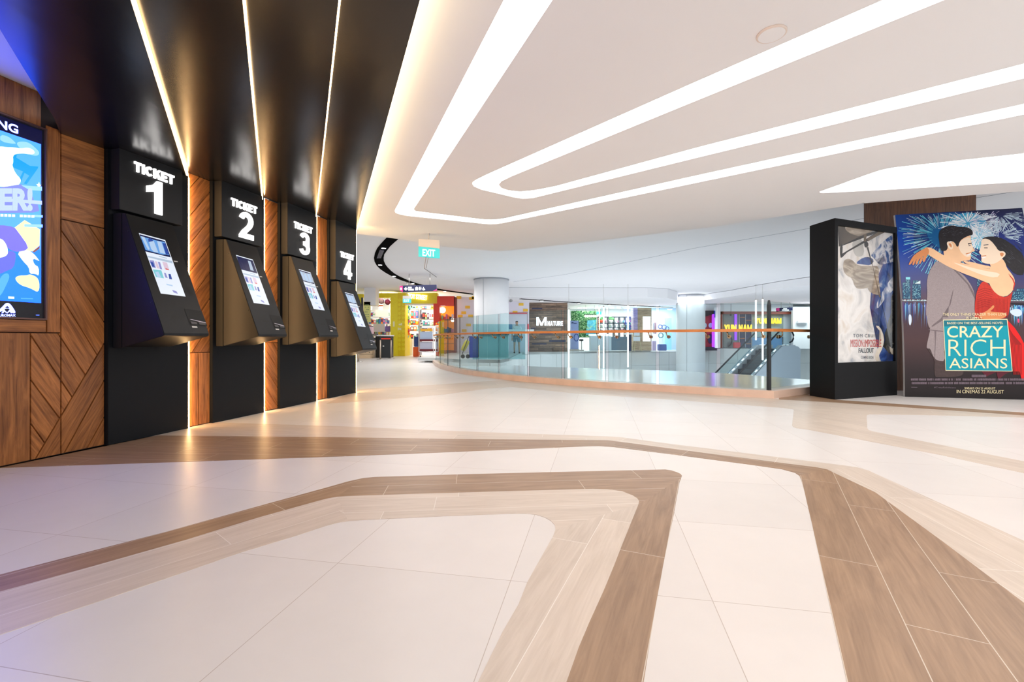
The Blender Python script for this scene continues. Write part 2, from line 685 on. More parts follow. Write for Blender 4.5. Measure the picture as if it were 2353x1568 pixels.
class Art(MB):
    """coloured shapes printed on a Surf, one mesh with a material per ink"""

    def __init__(s, surf):
        MB.__init__(s)
        s.s = surf
        s.mats = []

    def mi(s, m):
        if m not in s.mats:
            s.mats.append(m)
        return s.mats.index(m)

    def flat(s, pts, off, m):
        """pts in metres on the surface"""
        mi = s.mi(m)
        bm = bmesh.new()
        vs = [bm.verts.new((p[0], p[1], 0)) for p in pts]
        try:
            bm.faces.new(vs)
        except ValueError:
            bm.free()
            return
        bmesh.ops.triangulate(bm, faces=bm.faces[:])
        s._take(bm, off, mi)

    def _take(s, bm, off, mi):
        if s.s.curve:
            ys = [v.co.y for v in bm.verts]
            y = math.floor(min(ys) / 0.12) * 0.12 + 0.12
            while y < max(ys):
                bmesh.ops.bisect_plane(bm, geom=bm.verts[:] + bm.edges[:] + bm.faces[:], plane_co=(0, y, 0), plane_no=(0, 1, 0), dist=1e-5)
                y += 0.12
        bm.verts.index_update()
        uvs = [Vector((v.co.x, v.co.y)) for v in bm.verts]
        i = len(s.v)
        s.v += [s.s.w(p.x, p.y, off) for p in uvs]
        for f in bm.faces:
            ids = [v.index for v in f.verts]
            a, b, c = uvs[ids[0]], uvs[ids[1]], uvs[ids[2]]
            if (b - a).cross(c - a) < 0:
                ids = ids[::-1]
            s.f.append([i + k for k in ids])
            s.m.append(mi)
            s.sm.append(False)
            s.uv[len(s.f) - 1] = [uvs[k] for k in ids]
        bm.free()

    def poly(s, pts, off, m, smooth=0):
        p = [s.s.uv(*q) for q in pts]
        if smooth:
            p = chaikin(p, smooth)
        s.flat(p, off, m)

    def text(s, body, x0, y0, x1, y1, off, m, bold=0.0, dy=0.0, spacing=1.0):
        """letters filling the pixel box x0..x1, y0..y1 (dy: how far the right end sits lower)"""
        a, b = s.s.uv(x0, y1), s.s.uv(x1, y1 + dy)
        c, d = s.s.uv(x1, y0 + dy), s.s.uv(x0, y0)
        vs, fs, _ = text_geo(body, bold, spacing)
        bm = bmesh.new()
        q = []
        for v in vs:
            p = (a * (1 - v.x) + b * v.x) * (1 - v.y) + (d * (1 - v.x) + c * v.x) * v.y
            q.append(bm.verts.new((p.x, p.y, 0)))
        for f in fs:
            try:
                bm.faces.new([q[k] for k in f])
            except ValueError:
                pass
        s._take(bm, off, s.mi(m))

    def build(s, name, parent=None, **k):
        return MB.build(s, name, s.mats, parent, fix=False, **k)
# ================================================================== shared materials
M_tile = tile_floor('floor_tile')
M_dark = wood('dark_plank_tile', srgb(140, 112, 88), srgb(168, 138, 110), 0.36, plank=0.205, length=1.25, joint=(0.62, 0.54, 0.45), jw=0.0016, tint=0.045, bump=0.08, spec=0.4)
M_light = wood('light_plank_tile', srgb(198, 184, 170), srgb(214, 201, 188), 0.36, plank=0.205, length=1.25, joint=(0.8, 0.75, 0.69), jw=0.0014, tint=0.045, bump=0.05, spec=0.4)
M_walnut = wood('walnut_board', srgb(116, 66, 28), srgb(190, 122, 64), 0.42, tint=0.14, grain=1.0)
M_groove = mat('groove', srgb(40, 24, 14), 0.8)
M_black = mat('black_panel', srgb(15, 18, 23), 0.5, spec=0.22, var=0.05, vscale=3)
M_soffit = mat('black_gloss_ceiling', srgb(22, 21, 22), 0.22, spec=0.5, var=0.10, vscale=1.2, bump=0.0)
M_ceil = mat('white_ceiling', srgb(240, 242, 245), 0.7, var=0.015, vscale=0.6)
M_upper = mat('atrium_ceiling', srgb(244, 245, 248), 0.7, var=0.01, vscale=0.5)
M_white = mat('white_paint', srgb(240, 241, 244), 0.55, var=0.02, vscale=2)
M_slot = glow('ceiling_light_panel', (1.0, 0.965, 0.93), SLOT_E)
M_led = glow('warm_led', (1.0, 0.64, 0.30), LED_E)
M_kerb = mat('kerb_stone', srgb(222, 194, 176), 0.3, var=0.08, vscale=4)
M_steel = mat('brushed_steel', srgb(190, 186, 180), 0.28, metal=1.0)
M_bronze = mat('warm_steel', srgb(178, 150, 118), 0.25, metal=1.0)
M_rail = wood('handrail_timber', srgb(190, 112, 56), srgb(226, 150, 88), 0.35, plank=10, length=50, tint=0.02, spec=0.4, jw=0.0)
M_glass = glass_mat('balustrade_glass')
M_glass_edge = mat('glass_edge', srgb(38, 78, 88), 0.15)
M_darkmetal = mat('dark_metal', srgb(26, 30, 36), 0.35)
M_slab = mat('void_floor', srgb(206, 212, 214), 0.16, var=0.03, vscale=1.5)
M_fascia = mat('fascia_panel', srgb(222, 224, 224), 0.4, var=0.02, vscale=2)

# ================================================================== floor
def plan(pts, z=0.0):
    return [hz(x, y, z) for x, y in pts]


KERB = [(994, 835), (1001, 842), (1012, 848), (1030, 853), (1048, 857), (1066.6, 860.5), (1115, 867), (1163.5, 873.5), (1180, 875.5), (1236, 880.5), (1293, 885.5), (1392, 893), (1510, 900), (1652, 909), (1778.6, 916.5)]
KP = plan(KERB)
KR = plan([(1778.6, 916.5), (1859, 906)])
KDIR = (KR[1] - KR[0]).normalized()
KR_END = KR[0] + KDIR * 7.0
void_edge = KP + [KR_END]
floor_poly = [Vector((-9, -5, 0)), Vector((17, -5, 0)), Vector((17, KR_END.y, 0)), KR_END] + KP[::-1] + [Vector((-3.3, 22, 0)), Vector((-2.8, 27, 0)), Vector((0.5, 40, 0)), Vector((-16, 40, 0)), Vector((-16, 8, 0)), Vector((-9, 8, 0))]
b = MB()
b.prism(floor_poly, (0, 0, -0.3))
struct('floor', b, M_tile, origin=(0, 0, 0))


def inlay(name, pts, ang, m, h=0.0016, al=None):
    """plank-tile band let into the tiles; ang = plank direction in plan"""
    p = [Vector((q.x, q.y, h)) for q in pts]
    bm = bmesh.new()
    vs = [bm.verts.new(q) for q in p]
    f = bm.faces.new(vs)
    if f.normal.z < 0 or f.calc_area() and sum((p[i].x * p[(i + 1) % len(p)].y - p[(i + 1) % len(p)].x * p[i].y) for i in range(len(p))) < 0:
        f.normal_flip()
    bmesh.ops.triangulate(bm, faces=bm.faces[:])
    uvl = bm.loops.layers.uv.new('UVMap')
    a = math.radians(ang)
    for f in bm.faces:
        f.normal_update()
        if f.normal.z < 0:
            f.normal_flip()
        for l in f.loops:
            c = l.vert.co
            l[uvl].uv = (c.x * math.cos(a) + c.y * math.sin(a) + 20, -c.x * math.sin(a) + c.y * math.cos(a) + 20)
    if al is not None:
        # start a plank row at the given point
        dv = (-al.x * math.sin(a) + al.y * math.cos(a)) + 20
        for f in bm.faces:
            for l in f.loops:
                q = l[uvl].uv
                l[uvl].uv = (q[0], q[1] - dv + 0.205 * 100 + 0.001)
    ext = bmesh.ops.extrude_edge_only(bm, edges=[e for e in bm.edges if len(e.link_faces) == 1])
    for v in [x for x in ext['geom'] if isinstance(x, bmesh.types.BMVert)]:
        v.co.z = -0.004
    me = bpy.data.meshes.new(name)
    bm.to_mesh(me)
    bm.free()
    me.materials.append(m)
    o = bpy.data.objects.new(name, me)
    COL.objects.link(o)
    o['kind'] = 'structure'
    return o


# band A: the bent loop in the middle, dark outside, light inside
A_out = [(-520, 1454.5), (0, 1321.7), (383, 1223), (617.7, 1157.7), (750, 1121.5), (801, 1107), (835, 1099.5), (862, 1097), (1090, 1090), (1260, 1086), (1518, 1080), (1528.5, 1079.7), (1543, 1082), (1556, 1086.3), (1564, 1090), (1567, 1094), (1565, 1100), (1561.5, 1109), (1548.3, 1182), (1523.5, 1301), (1505, 1403), (1479, 1568), (1442, 1800)]
A_mid = [(-520, 1505), (0, 1361), (213, 1302.6), (426, 1242), (596, 1189.7), (735, 1151), (755, 1146), (775, 1142.7), (801, 1141), (954, 1136), (1158, 1130), (1362, 1124.3), (1396, 1125.3), (1430, 1130), (1454, 1139.6), (1464, 1146), (1468.5, 1152), (1467, 1160), (1460.6, 1176), (1430, 1251.8), (1411, 1301), (1386.4, 1360.5), (1355, 1429.8), (1330, 1489), (1302, 1568), (1220, 1800)]
A_in = [(-520, 1636), (0, 1460), (277, 1366.4), (554, 1270.6), (681.6, 1232), (750, 1209), (777, 1202), (800, 1198.5), (830, 1196), (1022, 1187), (1190, 1180.5), (1210, 1181), (1233, 1184), (1252, 1190), (1266, 1198), (1275, 1208), (1276.5, 1218), (1271, 1233), (1260, 1253), (1231, 1304), (1211, 1340.6), (1191.6, 1390), (1155, 1453), (1099, 1568), (986, 1800)]


def band(o, i, cuts_o, cuts_i, name, m, angs, als=(None, None, None)):
    o, i = plan(o), plan(i)
    co = [0] + cuts_o + [len(o) - 1]
    ci = [0] + cuts_i + [len(i) - 1]
    for k in range(len(angs)):
        pts = o[co[k]:co[k + 1] + 1] + i[ci[k]:ci[k + 1] + 1][::-1]
        inlay('trim_%d' % name[0], pts, angs[k], m, al=als[k])
        name[0] += 1


TN = [1]
band(A_out, A_mid, [6, 16], [7, 17], TN, M_dark, [50.5, 5.0, 67.0], (hz(383, 1223.5), hz(1090, 1090), hz(1505, 1404)))
band(A_mid, A_in, [7, 17], [7, 16], TN, M_light, [49.8, 5.0, 67.0])

# band B: from the ticket wall across to the right
B_top = [(480, 971), (507, 971.6), (798.7, 981), (988, 989), (1192, 996.8), (1396, 1003.6), (1430, 1006), (1550, 1022), (1857, 1060), (1940, 1070.5), (1971, 1075), (1997.6, 1082.7), (2120.4, 1139), (2353, 1244), (2700, 1402)]
B_mid = [(362, 1001.5), (799, 1006), (1056, 1009.7), (1396, 1012.4), (1416, 1015), (1550, 1032.5), (1791, 1064), (1875, 1074.5), (1901, 1079.6), (1923, 1090.6), (2010.7, 1132), (2164, 1244), (2353, 1386.8), (2700, 1650)]
B_low = [(-120, 1080), (0, 1076), (421.7, 1062), (799, 1049), (1056, 1038.6), (1345, 1026.3), (1375.6, 1025.5), (1409.6, 1027.8), (1550, 1045.5), (1725.5, 1068.7), (1795.7, 1078.8), (1826.4, 1087), (1837, 1094), (1841, 1104), (1848.4, 1130), (1866, 1204.7), (1901, 1367), (1931.7, 1503), (1946, 1568), (1988, 1760)]
bt, bm_, bl = plan(B_top), plan(B_mid), plan(B_low)
inlay('trim_7', bt[:7] + bm_[:5][::-1], -7, M_light)
inlay('trim_8', bt[6:11] + bm_[4:9][::-1], -37, M_light)
inlay('trim_9', bt[10:] + bm_[8:][::-1], 80, M_light)
inlay('trim_10', [hz(-120, 1100)] + bm_[:5] + bl[:8][::-1], -4, M_dark)
inlay('trim_11', bm_[4:9] + bl[7:13][::-1], -37, M_dark)
inlay('trim_12', bm_[8:] + bl[12:][::-1], 60.5, M_dark, al=hz(1901, 1367.5))

# band C: light planks along the glass and away to the right, thin dark strip in front of the posters
C_up = [(800, 905), (816, 896.5), (842, 894), (1010, 884), (1120, 876.5), (1175, 873.8)]
kerb_front = KERB[7:]
C_low = [(750, 928), (886, 918.6), (1022, 906.7), (1124, 893), (1175, 889.7), (1328, 905), (1550, 919.5), (1800, 938), (1824, 941.5), (1822, 960), (1820, 978), (1823, 982), (1830, 984.5), (1857, 988), (2164, 1046.7), (2353, 1088), (2700, 1163)]
C_isl = [(2700, 1136), (2353, 1061), (2006, 992), (1996, 989), (1993, 985), (1991.5, 958), (1992, 954.5), (1998, 953), (2120, 954.3), (2353, 960), (2700, 968)]
cu, ck = plan(C_up), plan(kerb_front)
right_strip_top = plan([(1860, 909.5), (1923, 920), (2353, 951), (2700, 976)])
inlay('trim_13', cu[:-1] + [cu[-1]] + plan([(1200, 878)]) + plan(C_low[:5])[::-1], 8, M_light)
inlay('trim_14', plan([(1200, 878)]) + ck[2:] + [hz(1790, 918)] + plan(C_low[4:9])[::-1], -42, M_light)
inlay('trim_15', [hz(1790, 918), hz(1860, 912)] + plan([(1923, 925), (2353, 955), (2700, 979)]) + plan(C_isl[6:])[::-1] + [hz(*C_low[8])], -38, M_light)
inlay('trim_31', plan(C_low[8:9]) + plan(C_isl[6:7]) + plan(C_isl[:6])[::-1] + plan(C_low[9:])[::-1], -71, M_light)
inlay('trim_16', plan([(1790, 914), (1850, 906), (1923, 919.5), (2353, 949), (2700, 973)]) + plan([(2700, 980), (2353, 955.5), (1923, 926), (1790, 918.5)]), -16, M_dark, h=0.0022)

# kerb under the glass
KH = 0.12


def offset_path(pts, d):
    out = []
    for i, p in enumerate(pts):
        a = pts[max(0, i - 1)]
        c = pts[min(len(pts) - 1, i + 1)]
        t = (c - a)
        t.z = 0
        t.normalize()
        nrm = Vector((-t.y, t.x, 0))
        out.append(p + nrm * d)
    return out


KPATH = KP[:-1] + [KP[-1]]
inner = offset_path(KPATH, 0.30)
# mitre at the corner
nin = Vector((-KDIR.y, KDIR.x, 0))
corner_in = KP[-1] + ((inner[-1] - KP[-1]).normalized() + nin).normalized() * 0.36
b = MB()
pth = KPATH
inn = inner[:-1] + [corner_in]
for i in range(len(pth) - 1):
    a, c, d, e = pth[i], pth[i + 1], inn[i + 1], inn[i]
    up = Vector((0, 0, KH))
    dn = Vector((0, 0, -0.06))
    b.hexa([a + dn, c + dn, d + dn, e + dn, a + up, c + up, d + up, e + up])
a, c, d, e = KP[-1], KR_END, KR_END + nin * 0.3, corner_in
b.hexa([q + Vector((0, 0, -0.06)) for q in (a, c, d, e)] + [q + Vector((0, 0, KH)) for q in (a, c, d, e)])
struct('trim_17', b, M_kerb, bevel=0.004)

# pale ledge inside the glass and the far edge of the opening
ledge_far = plan([(1000, 827), (1060, 831), (1215, 842), (1400, 848), (1560, 853), (1680, 859), (1860, 873)], -0.05) + [Vector((8.4, 11.3, -.05)), Vector((10.9, 12.2, -.05))]
b = MB()
b.prism([Vector((p.x, p.y, -0.05)) for p in inn[:-1]] + [Vector((corner_in.x, corner_in.y, -0.05)), Vector((KR_END.x, KR_END.y + .3, -.05))] + ledge_far[::-1], (0, 0, -0.35))
struct('trim_18', b, M_slab)

# ================================================================== ceilings
MZ, UZ = 2.95, 3.6


def fill_holes(name, outer, holes, z, thick, m):
    """flat slab with holes from plan outlines"""
    cu_ = bpy.data.curves.new(name, 'CURVE')
    cu_.dimensions = '2D'
    cu_.fill_mode = 'BOTH'
    for loop in [outer] + holes:
        sp = cu_.splines.new('POLY')
        sp.points.add(len(loop) - 1)
        for i, p in enumerate(loop):
            sp.points[i].co = (p.x, p.y, 0, 1)
        sp.use_cyclic_u = True
    cu_.extrude = thick / 2
    o = bpy.data.objects.new(name, cu_)
    COL.objects.link(o)
    dg = bpy.context.evaluated_depsgraph_get()
    dg.update()
    me = bpy.data.meshes.new_from_object(o.evaluated_get(dg))
    bpy.data.objects.remove(o)
    bpy.data.curves.remove(cu_)
    me.materials.clear()
    me.materials.append(m)
    o = bpy.data.objects.new(name, me)
    COL.objects.link(o)
    o.location = (0, 0, z + thick / 2)
    o['kind'] = 'structure'
    return o


L1_out = [(1416.7, -500), (1157.7, 0), (915, 469), (909, 480), (907, 485.5), (909, 489), (915, 491.8), (934, 496), (1098, 513), (1112, 514.7), (1125, 515.3), (1140, 515), (1155.8, 512.7), (1600, 420.3), (2353, 263), (3200, 86)]
L1_in = [(1649, -500), (1269.8, 0), (955, 474), (951, 480), (951.5, 483), (955, 485.2), (964.5, 486.6), (1098.4, 503), (1118, 505), (1136.7, 505), (1159.6, 502), (1600, 403.6), (2353, 239), (3200, 54)]
L2_out = [(3200, -512.6), (2028.5, 0), (1600, 187.5), (1130, 396), (1117.5, 401.7), (1094.6, 413), (1087, 418), (1085, 422), (1089, 428.5), (1106, 436), (1182.6, 454), (1201.7, 457), (1224.7, 455.3), (1600, 363), (2353, 180), (3200, -25.5)]
L2_in = [(3200, -418), (2170, 0), (1600, 231.5), (1175, 405.5), (1152, 417), (1146, 424.7), (1152, 432.3), (1167, 437.3), (1194, 440.7), (1228.5, 437.3), (1278, 427.7), (1600, 339.7), (2353, 146.5), (3200, -71)]
L3 = [(1883, 440.8), (1944, 419), (2000, 399), (2021, 392), (2040, 387.5), (2059, 384.5), (2353, 352.8), (3200, 261), (3200, 369), (2353, 418), (2078, 434), (1891, 444), (1885, 443.5)]


def run_on(pts, y_end=None, x_end=None, both=False):
    """let a light band run on past the frame, overhead and to the right"""
    p = list(pts)

    def far(a, c):
        d = a - c
        k = (y_end - a.y) / d.y if y_end is not None and abs(d.y) > abs(d.x) else (x_end - a.x) / d.x
        return a + d * k
    return [far(p[0], p[1])] + p + [far(p[-1], p[-2])]


loops = [run_on(plan(L1_out, MZ), -3.5, 11.0) + run_on(plan(L1_in, MZ), -3.5, 11.0)[::-1], run_on(plan(L2_out, MZ), None, 8.5) + run_on(plan(L2_in, MZ), None, 8.5)[::-1], plan(L3, MZ)]
CEDGE = [(812, 536), (862, 541), (916, 548), (1018, 566), (1100, 573), (1144, 577), (1180, 574), (1300, 561), (1640, 520), (1985, 465), (2353, 437), (2700, 414)]
ce = plan(CEDGE, MZ)

# the black soffit over the ticket wall -----------------------------------
A0, A1 = hz(0, 1074.2), hz(814, 902.2)
WU = (A1 - A0).normalized()
WN = Vector((WU.y, -WU.x, 0))
W0 = hz(237.6, 1074.2 - 0.2113 * 237.6)
PHI = math.atan2(WU.y, WU.x)


def wp(s, z, d=0.0):
    return W0 + WU * s + WN * d + Vector((0, 0, z))


def wall_s(x, d=0.0):
    p = W0 + WN * d
    t = (x - CX) / F
    return (p.x - t * p.y) / (t * WU.y - WU.x)


def wall_sz(x, y, d=0.0):
    p = hit(x, y, W0 + WN * d, WN)
    return (p - W0).dot(WU), p.z


def wz(x, y):
    return wall_sz(x, y)[1]


def extend(a, c, k):
    return a + (c - a) * k


# strips: pixel at the wall, pixel at the top of the frame
STRIPS = [((430, 410), (300, 0)), ((602, 463), (557, 0)), ((725, 502), (778, 0)), ((817, 536.5), (965, 0))]
SL = []
for (wx, wy), (fx, fy) in STRIPS:
    s, z = wall_sz(wx, wy)
    a = wp(s, z)
    c = hz(fx, fy, z)
    SL.append((a, extend(a, c, 2.2)))
edge_top_a = wp(*wall_sz(95, 215))
edge_top_b = hz(0, 70, edge_top_a.z)
edge_top_b = extend(edge_top_a, edge_top_b, 6.5)
low_a = wp(*wall_sz(140, 309))
edge_a = hz(124, 271, low_a.z)
edge_b = extend(edge_a, hz(0, 68, low_a.z), 5.0)
TH = 0.11
STEP = 0.06


def slab_between(p, q, name, drop_p=0.0):
    """a black ceiling panel between two strip lines (each a pair wall end, room end)"""
    b = MB()
    N = 10
    up = Vector((0, 0, TH))
    dz = Vector((0, 0, STEP * drop_p))
    for k in range(N):
        a0, a1 = lerp(p[0], p[1], k / N) + dz, lerp(p[0], p[1], (k + 1) / N) + dz
        c0, c1 = lerp(q[0], q[1], k / N), lerp(q[0], q[1], (k + 1) / N)
        b.hexa([a0, c0, c1, a1, a0 + up, c0 + up, c1 + up, a1 + up])
    return struct(name, b, M_soffit)


b = MB()
N = 12
up = Vector((0, 0, 0.1))
prof = []
for k in range(N + 1):
    t = k / N
    e0 = low_a if k == 0 else lerp(edge_a, edge_b, (k - 1) / (N - 1))
    r0 = lerp(SL[0][0], SL[0][1], t * t if k < 2 else t)
    prof.append([e0, r0])
for k in range(N):
    a, c, d, e = prof[k][0], prof[k][1], prof[k + 1][1], prof[k + 1][0]
    b.hexa([a, c, d, e, a + up, c + up, d + up, e + up])
struct('ceiling_soffit', b, M_soffit)
slab_between(SL[0], SL[1], 'ceiling_soffit', 1.0)
slab_between(SL[1], SL[2], 'ceiling_soffit', 1.0)
slab_between(SL[2], SL[3], 'ceiling_soffit', 1.0)

# warm strips in the soffit
ORD = ['nearest the video screen, over the first kiosk', 'over the second kiosk', 'over the third kiosk', 'along the edge of the white ceiling']
for i, (a, c) in enumerate(SL):
    t = (c - a).normalized()
    n = Vector((t.y, -t.x, 0))
    if n.x < 0:
        n = -n
    b = MB()
    z0, z1 = (0.008, 0.045) if i < 3 else (0.015, 0.06)
    w = 0.010
    q = [a + n * 0.002, c + n * 0.002, c + n * (0.002 + w), a + n * (0.002 + w)]
    b.hexa([p + Vector((0, 0, z0)) for p in q] + [p + Vector((0, 0, z1)) for p in q])
    tag(b.build('led_strip', M_led if i < 3 else glow('warm_led_soft', (1.0, 0.72, 0.42), 11.0)), 'warm light strip in the black ceiling ' + ORD[i], 'light strip', 'light strips in the black ceiling')

# main white ceiling
left_line = [SL[3][0] + Vector((-0.35, 0.0, 0)), SL[3][1] + Vector((-0.35, 0, 0))]
outer = [Vector((p.x, p.y, 0)) for p in ce] + [Vector((15, 4, 0)), Vector((15, -5, 0)), Vector((1, -5, 0)), Vector((left_line[1].x, left_line[1].y, 0)), Vector((left_line[0].x, left_line[0].y, 0))]
fill_holes('ceiling', outer, loops, MZ, 0.16, M_ceil)
b = MB()
for k, lp in enumerate(loops[:2]):
    b = MB()
    b.prism([p + Vector((0, 0, 0.012)) for p in lp], (0, 0, 0.05))
    tag(b.build('ceiling_light', M_slot), ['long white ceiling light bent into a wide open V, the outer one', 'white ceiling light curved into a hairpin, inside the big V'][k], 'ceiling light', 'ceiling light bands')
b = MB()
c0 = sum(loops[2], Vector()) / len(loops[2])
b.prism([p + Vector((0, 0, 0.13)) for p in loops[2]], (0, 0, 0.02))
tag(b.build('ceiling_light', M_slot), 'pointed white light recess in the ceiling above the film posters', 'ceiling light')

# lower white ceiling left of the black soffit
b = MB()
ez = edge_top_a.z
b.prism([wp(-0.3, ez, -0.3), wp(-4.5, ez, -0.3), wp(-4.5, ez, 4.0), wp(-2.9, ez, 4.0), wp(0.0, ez, -0.3)], (0, 0, 0.05))
struct('ceiling', b, M_ceil)

# higher ceiling over the opening and the shops
b = MB()
b.prism([Vector((p.x, p.y, UZ)) for p in ce] + [Vector((24, 3, UZ)), Vector((24, 42, UZ)), Vector((-16, 42, UZ)), Vector((-16, 8.0, UZ)), Vector((-4.5, 8.0, UZ))], (0, 0, 0.1))
struct('ceiling', b, M_upper)
b = MB()
for i in range(len(ce) - 1):
    a, c = ce[i], ce[i + 1]
    d = (c - a).normalized()
    nb = Vector((-d.y, d.x, 0)) * 0.06
    a, c = a + nb * 0.02, c + nb * 0.02
    b.hexa([a, a + nb, c + nb, c, a + Vector((0, 0, UZ - MZ)), a + nb + Vector((0, 0, UZ - MZ)), c + nb + Vector((0, 0, UZ - MZ)), c + Vector((0, 0, UZ - MZ))])
struct('trim_19', b, M_ceil)
# thin joint line in the higher ceiling
M_joint = mat('ceiling_joint', srgb(150, 158, 168), 0.8)
b = MB()
jl = plan([(1180, 648), (1300, 631), (1490, 593), (1600, 570), (1856, 526), (2243, 455), (2400, 430)], UZ)
for i in range(len(jl) - 1):
    a, c = jl[i], jl[i + 1]
    d = (c - a).normalized()
    nb = Vector((d.y, -d.x, 0)) * 0.02
    b.hexa([a - Vector((0, 0, .003)), a + nb - Vector((0, 0, .003)), c + nb - Vector((0, 0, .003)), c - Vector((0, 0, .003)), a, a + nb, c + nb, c])
struct('trim_20', b, M_joint)
# dropped curved soffit on the far right
sz = 3.24
b = MB()
sp = plan([(1600, 691), (1620, 690), (1680, 682), (1740, 672), (1800, 663), (1860, 655.5), (2000, 640), (2300, 622)], sz)
b.prism([Vector((p.x, p.y, sz)) for p in sp] + [Vector((26, 20, sz)), Vector((26, 40, sz)), Vector((16.3, 40, sz))], (0, 0, UZ - sz - 0.02))
struct('ceiling_soffit', b, M_upper)
# round sensor plate near the top of the picture
p = hz(1773, 77, MZ)
b = MB()
b.lathe(p - Vector((0, 0, 0.012)), [(0.085, 0), (0.09, 0.004), (0.09, 0.012)], 40)
b.lathe(p - Vector((0, 0, 0.0135)), [(0.078, 0), (0.079, 0.003)], 40, 1)
tag(b.build('ceiling_speaker', [mat('plate_rim', srgb(226, 214, 206), 0.6), M_ceil]), 'round white speaker plate flush in the ceiling beside the long light', 'speaker')

# ================================================================== ticket wall
def clip_half(poly, p, n):
    """keep the part of a convex 2-D polygon where (q - p).n >= 0"""
    out = []
    L = len(poly)
    for i in range(L):
        a, c = poly[i], poly[(i + 1) % L]
        da, dc = (a - p).dot(n), (c - p).dot(n)
        if da >= 0:
            out.append(a)
        if (da >= 0) != (dc >= 0):
            out.append(a + (c - a) * (da / (da - dc)))
    return out


class Planks(MB):
    """boards on the ticket wall: convex outlines in wall metres, grain along ang"""

    def board(s, poly, ang, d0=0.0, d1=0.014, gap=0.0022):
        if len(poly) < 3:
            return
        c = sum(poly, Vector((0, 0))) / len(poly)
        area = sum(poly[i].cross(poly[(i + 1) % len(poly)]) for i in range(len(poly)))
        if abs(area) < 1e-4:
            return
        if area < 0:
            poly = poly[::-1]
        q = poly
        L = len(poly)
        for i in range(L):
            a, b2 = poly[i], poly[(i + 1) % L]
            t = (b2 - a)
            if t.length < 1e-6:
                continue
            t.normalize()
            nn = Vector((-t.y, t.x))
            q = clip_half(q, a + nn * gap, nn)
            if len(q) < 3:
                return
        qi = q
        for i in range(L):
            a, b2 = poly[i], poly[(i + 1) % L]
            t = (b2 - a)
            if t.length < 1e-6:
                continue
            t.normalize()
            nn = Vector((-t.y, t.x))
            qi = clip_half(qi, a + nn * (gap + 0.003), nn)
            if len(qi) < 3:
                return
        ox, oy = R.random() * 20, R.random() * 20
        ca, sa = math.cos(ang), math.sin(ang)

        def uv(p):
            return (p.x * ca + p.y * sa + ox, -p.x * sa + p.y * ca + oy)
        s.face([wp(p.x, p.y, d1) for p in qi], 0, [uv(p) for p in qi])
        n0 = len(s.f)
        if len(qi) == len(q):
            for i in range(len(q)):
                j = (i + 1) % len(q)
                s.face([wp(q[i].x, q[i].y, d0), wp(q[j].x, q[j].y, d0), wp(qi[j].x, qi[j].y, d1), wp(qi[i].x, qi[i].y, d1)], 0, [uv(q[i]), uv(q[j]), uv(qi[j]), uv(qi[i])])
        t = R.random()
        s.tints += [t] * (len(s.f) - len(s.tints))

    def __init__(s):
        MB.__init__(s)
        s.tints = []

    def back(s, s0, s1, z0, z1, d=-0.12):
        s.mesh([wp(s0, z0, d), wp(s1, z0, d), wp(s1, z0, 0), wp(s0, z0, 0), wp(s0, z1, d), wp(s1, z1, d), wp(s1, z1, 0), wp(s0, z1, 0)],
               [(3, 2, 1, 0), (4, 5, 6, 7), (0, 1, 5, 4), (1, 2, 6, 5), (2, 3, 7, 6), (3, 0, 4, 7)], 1)
        s.tints += [0.5] * 6

    def seams(s, region, lines, ang):
        """cut a convex region by successive parallel pixel lines into boards"""
        rest = region
        for (x0, y0), (x1, y1) in lines:
            a, c = Vector(wall_sz(x0, y0)), Vector(wall_sz(x1, y1))
            t = (c - a).normalized()
            nn = Vector((-t.y, t.x))
            s.board(clip_half(rest, a, nn), ang)
            rest = clip_half(rest, a, -nn)
        s.board(rest, ang)


def wq(*pts):
    return [Vector(wall_sz(x, y)) for x, y in pts]


def wdir(p, q):
    a, c = Vector(wall_sz(*p)), Vector(wall_sz(*q))
    return math.atan2(c.y - a.y, c.x - a.x)


def z2(x, y):
    return (x / 3.136, 600 + y / 3.136)


def z1(x, y):
    return (x / 3.136, 150 + y / 3.136)


SL_, SR_ = -1.30, -0.44          # video screen edges
SB, ST = 1.112, 2.612
LEFT_END = -7.5
pk = Planks()
pk.back(LEFT_END, 0.0, 0, 2.895)
V2 = lambda a, c: Vector((a, c))
# frame boards around the screen
fr = wall_s(137)
zb = wz(100, 765)
pk.board([V2(SR_ + .012, zb), V2(fr, zb), V2(fr, 2.66), V2(SR_ + .012, 2.66)], math.pi / 2)
pk.board([V2(SL_ - .1, zb), V2(SR_ + .012, zb), V2(SR_ + .012, SB - .012), V2(SL_ - .1, SB - .012)], 0)
pk.board([V2(SL_ - .1, ST + .012), V2(fr - .13, ST + .012), V2(fr - .13, 2.9), V2(SL_ - .1, 2.9)], math.pi / 2)
pk.board([V2(SL_ - .1, SB - .012), V2(SL_ - .012, SB - .012), V2(SL_ - .012, ST + .012), V2(SL_ - .1, ST + .012)], math.pi / 2)
# wide upright board, then the herringbone field
s67 = wall_s(67)
pk.board([V2(s67 - .28, 0.005), V2(s67, 0.005), V2(s67, zb), V2(s67 - .28, zb)], math.pi / 2)
for k in range(24):
    x1_ = s67 - .28 - .30 * k
    if x1_ > SL_ - .1:
        pk.board([V2(x1_ - .30, 0.005), V2(x1_, 0.005), V2(x1_, zb), V2(x1_ - .30, zb)], math.pi / 2)
    else:
        pk.board([V2(x1_ - .30, 0.005), V2(x1_, 0.005), V2(x1_, 2.9), V2(x1_ - .30, 2.9)], math.pi / 2)
# horizontal-grain block under the soffit
hzt = wz(190, 515)
zt = wz(190, 326)
pk.board([V2(fr, hzt), V2(0, hzt), V2(0, 2.70), V2(fr, 2.70)], 0.0)
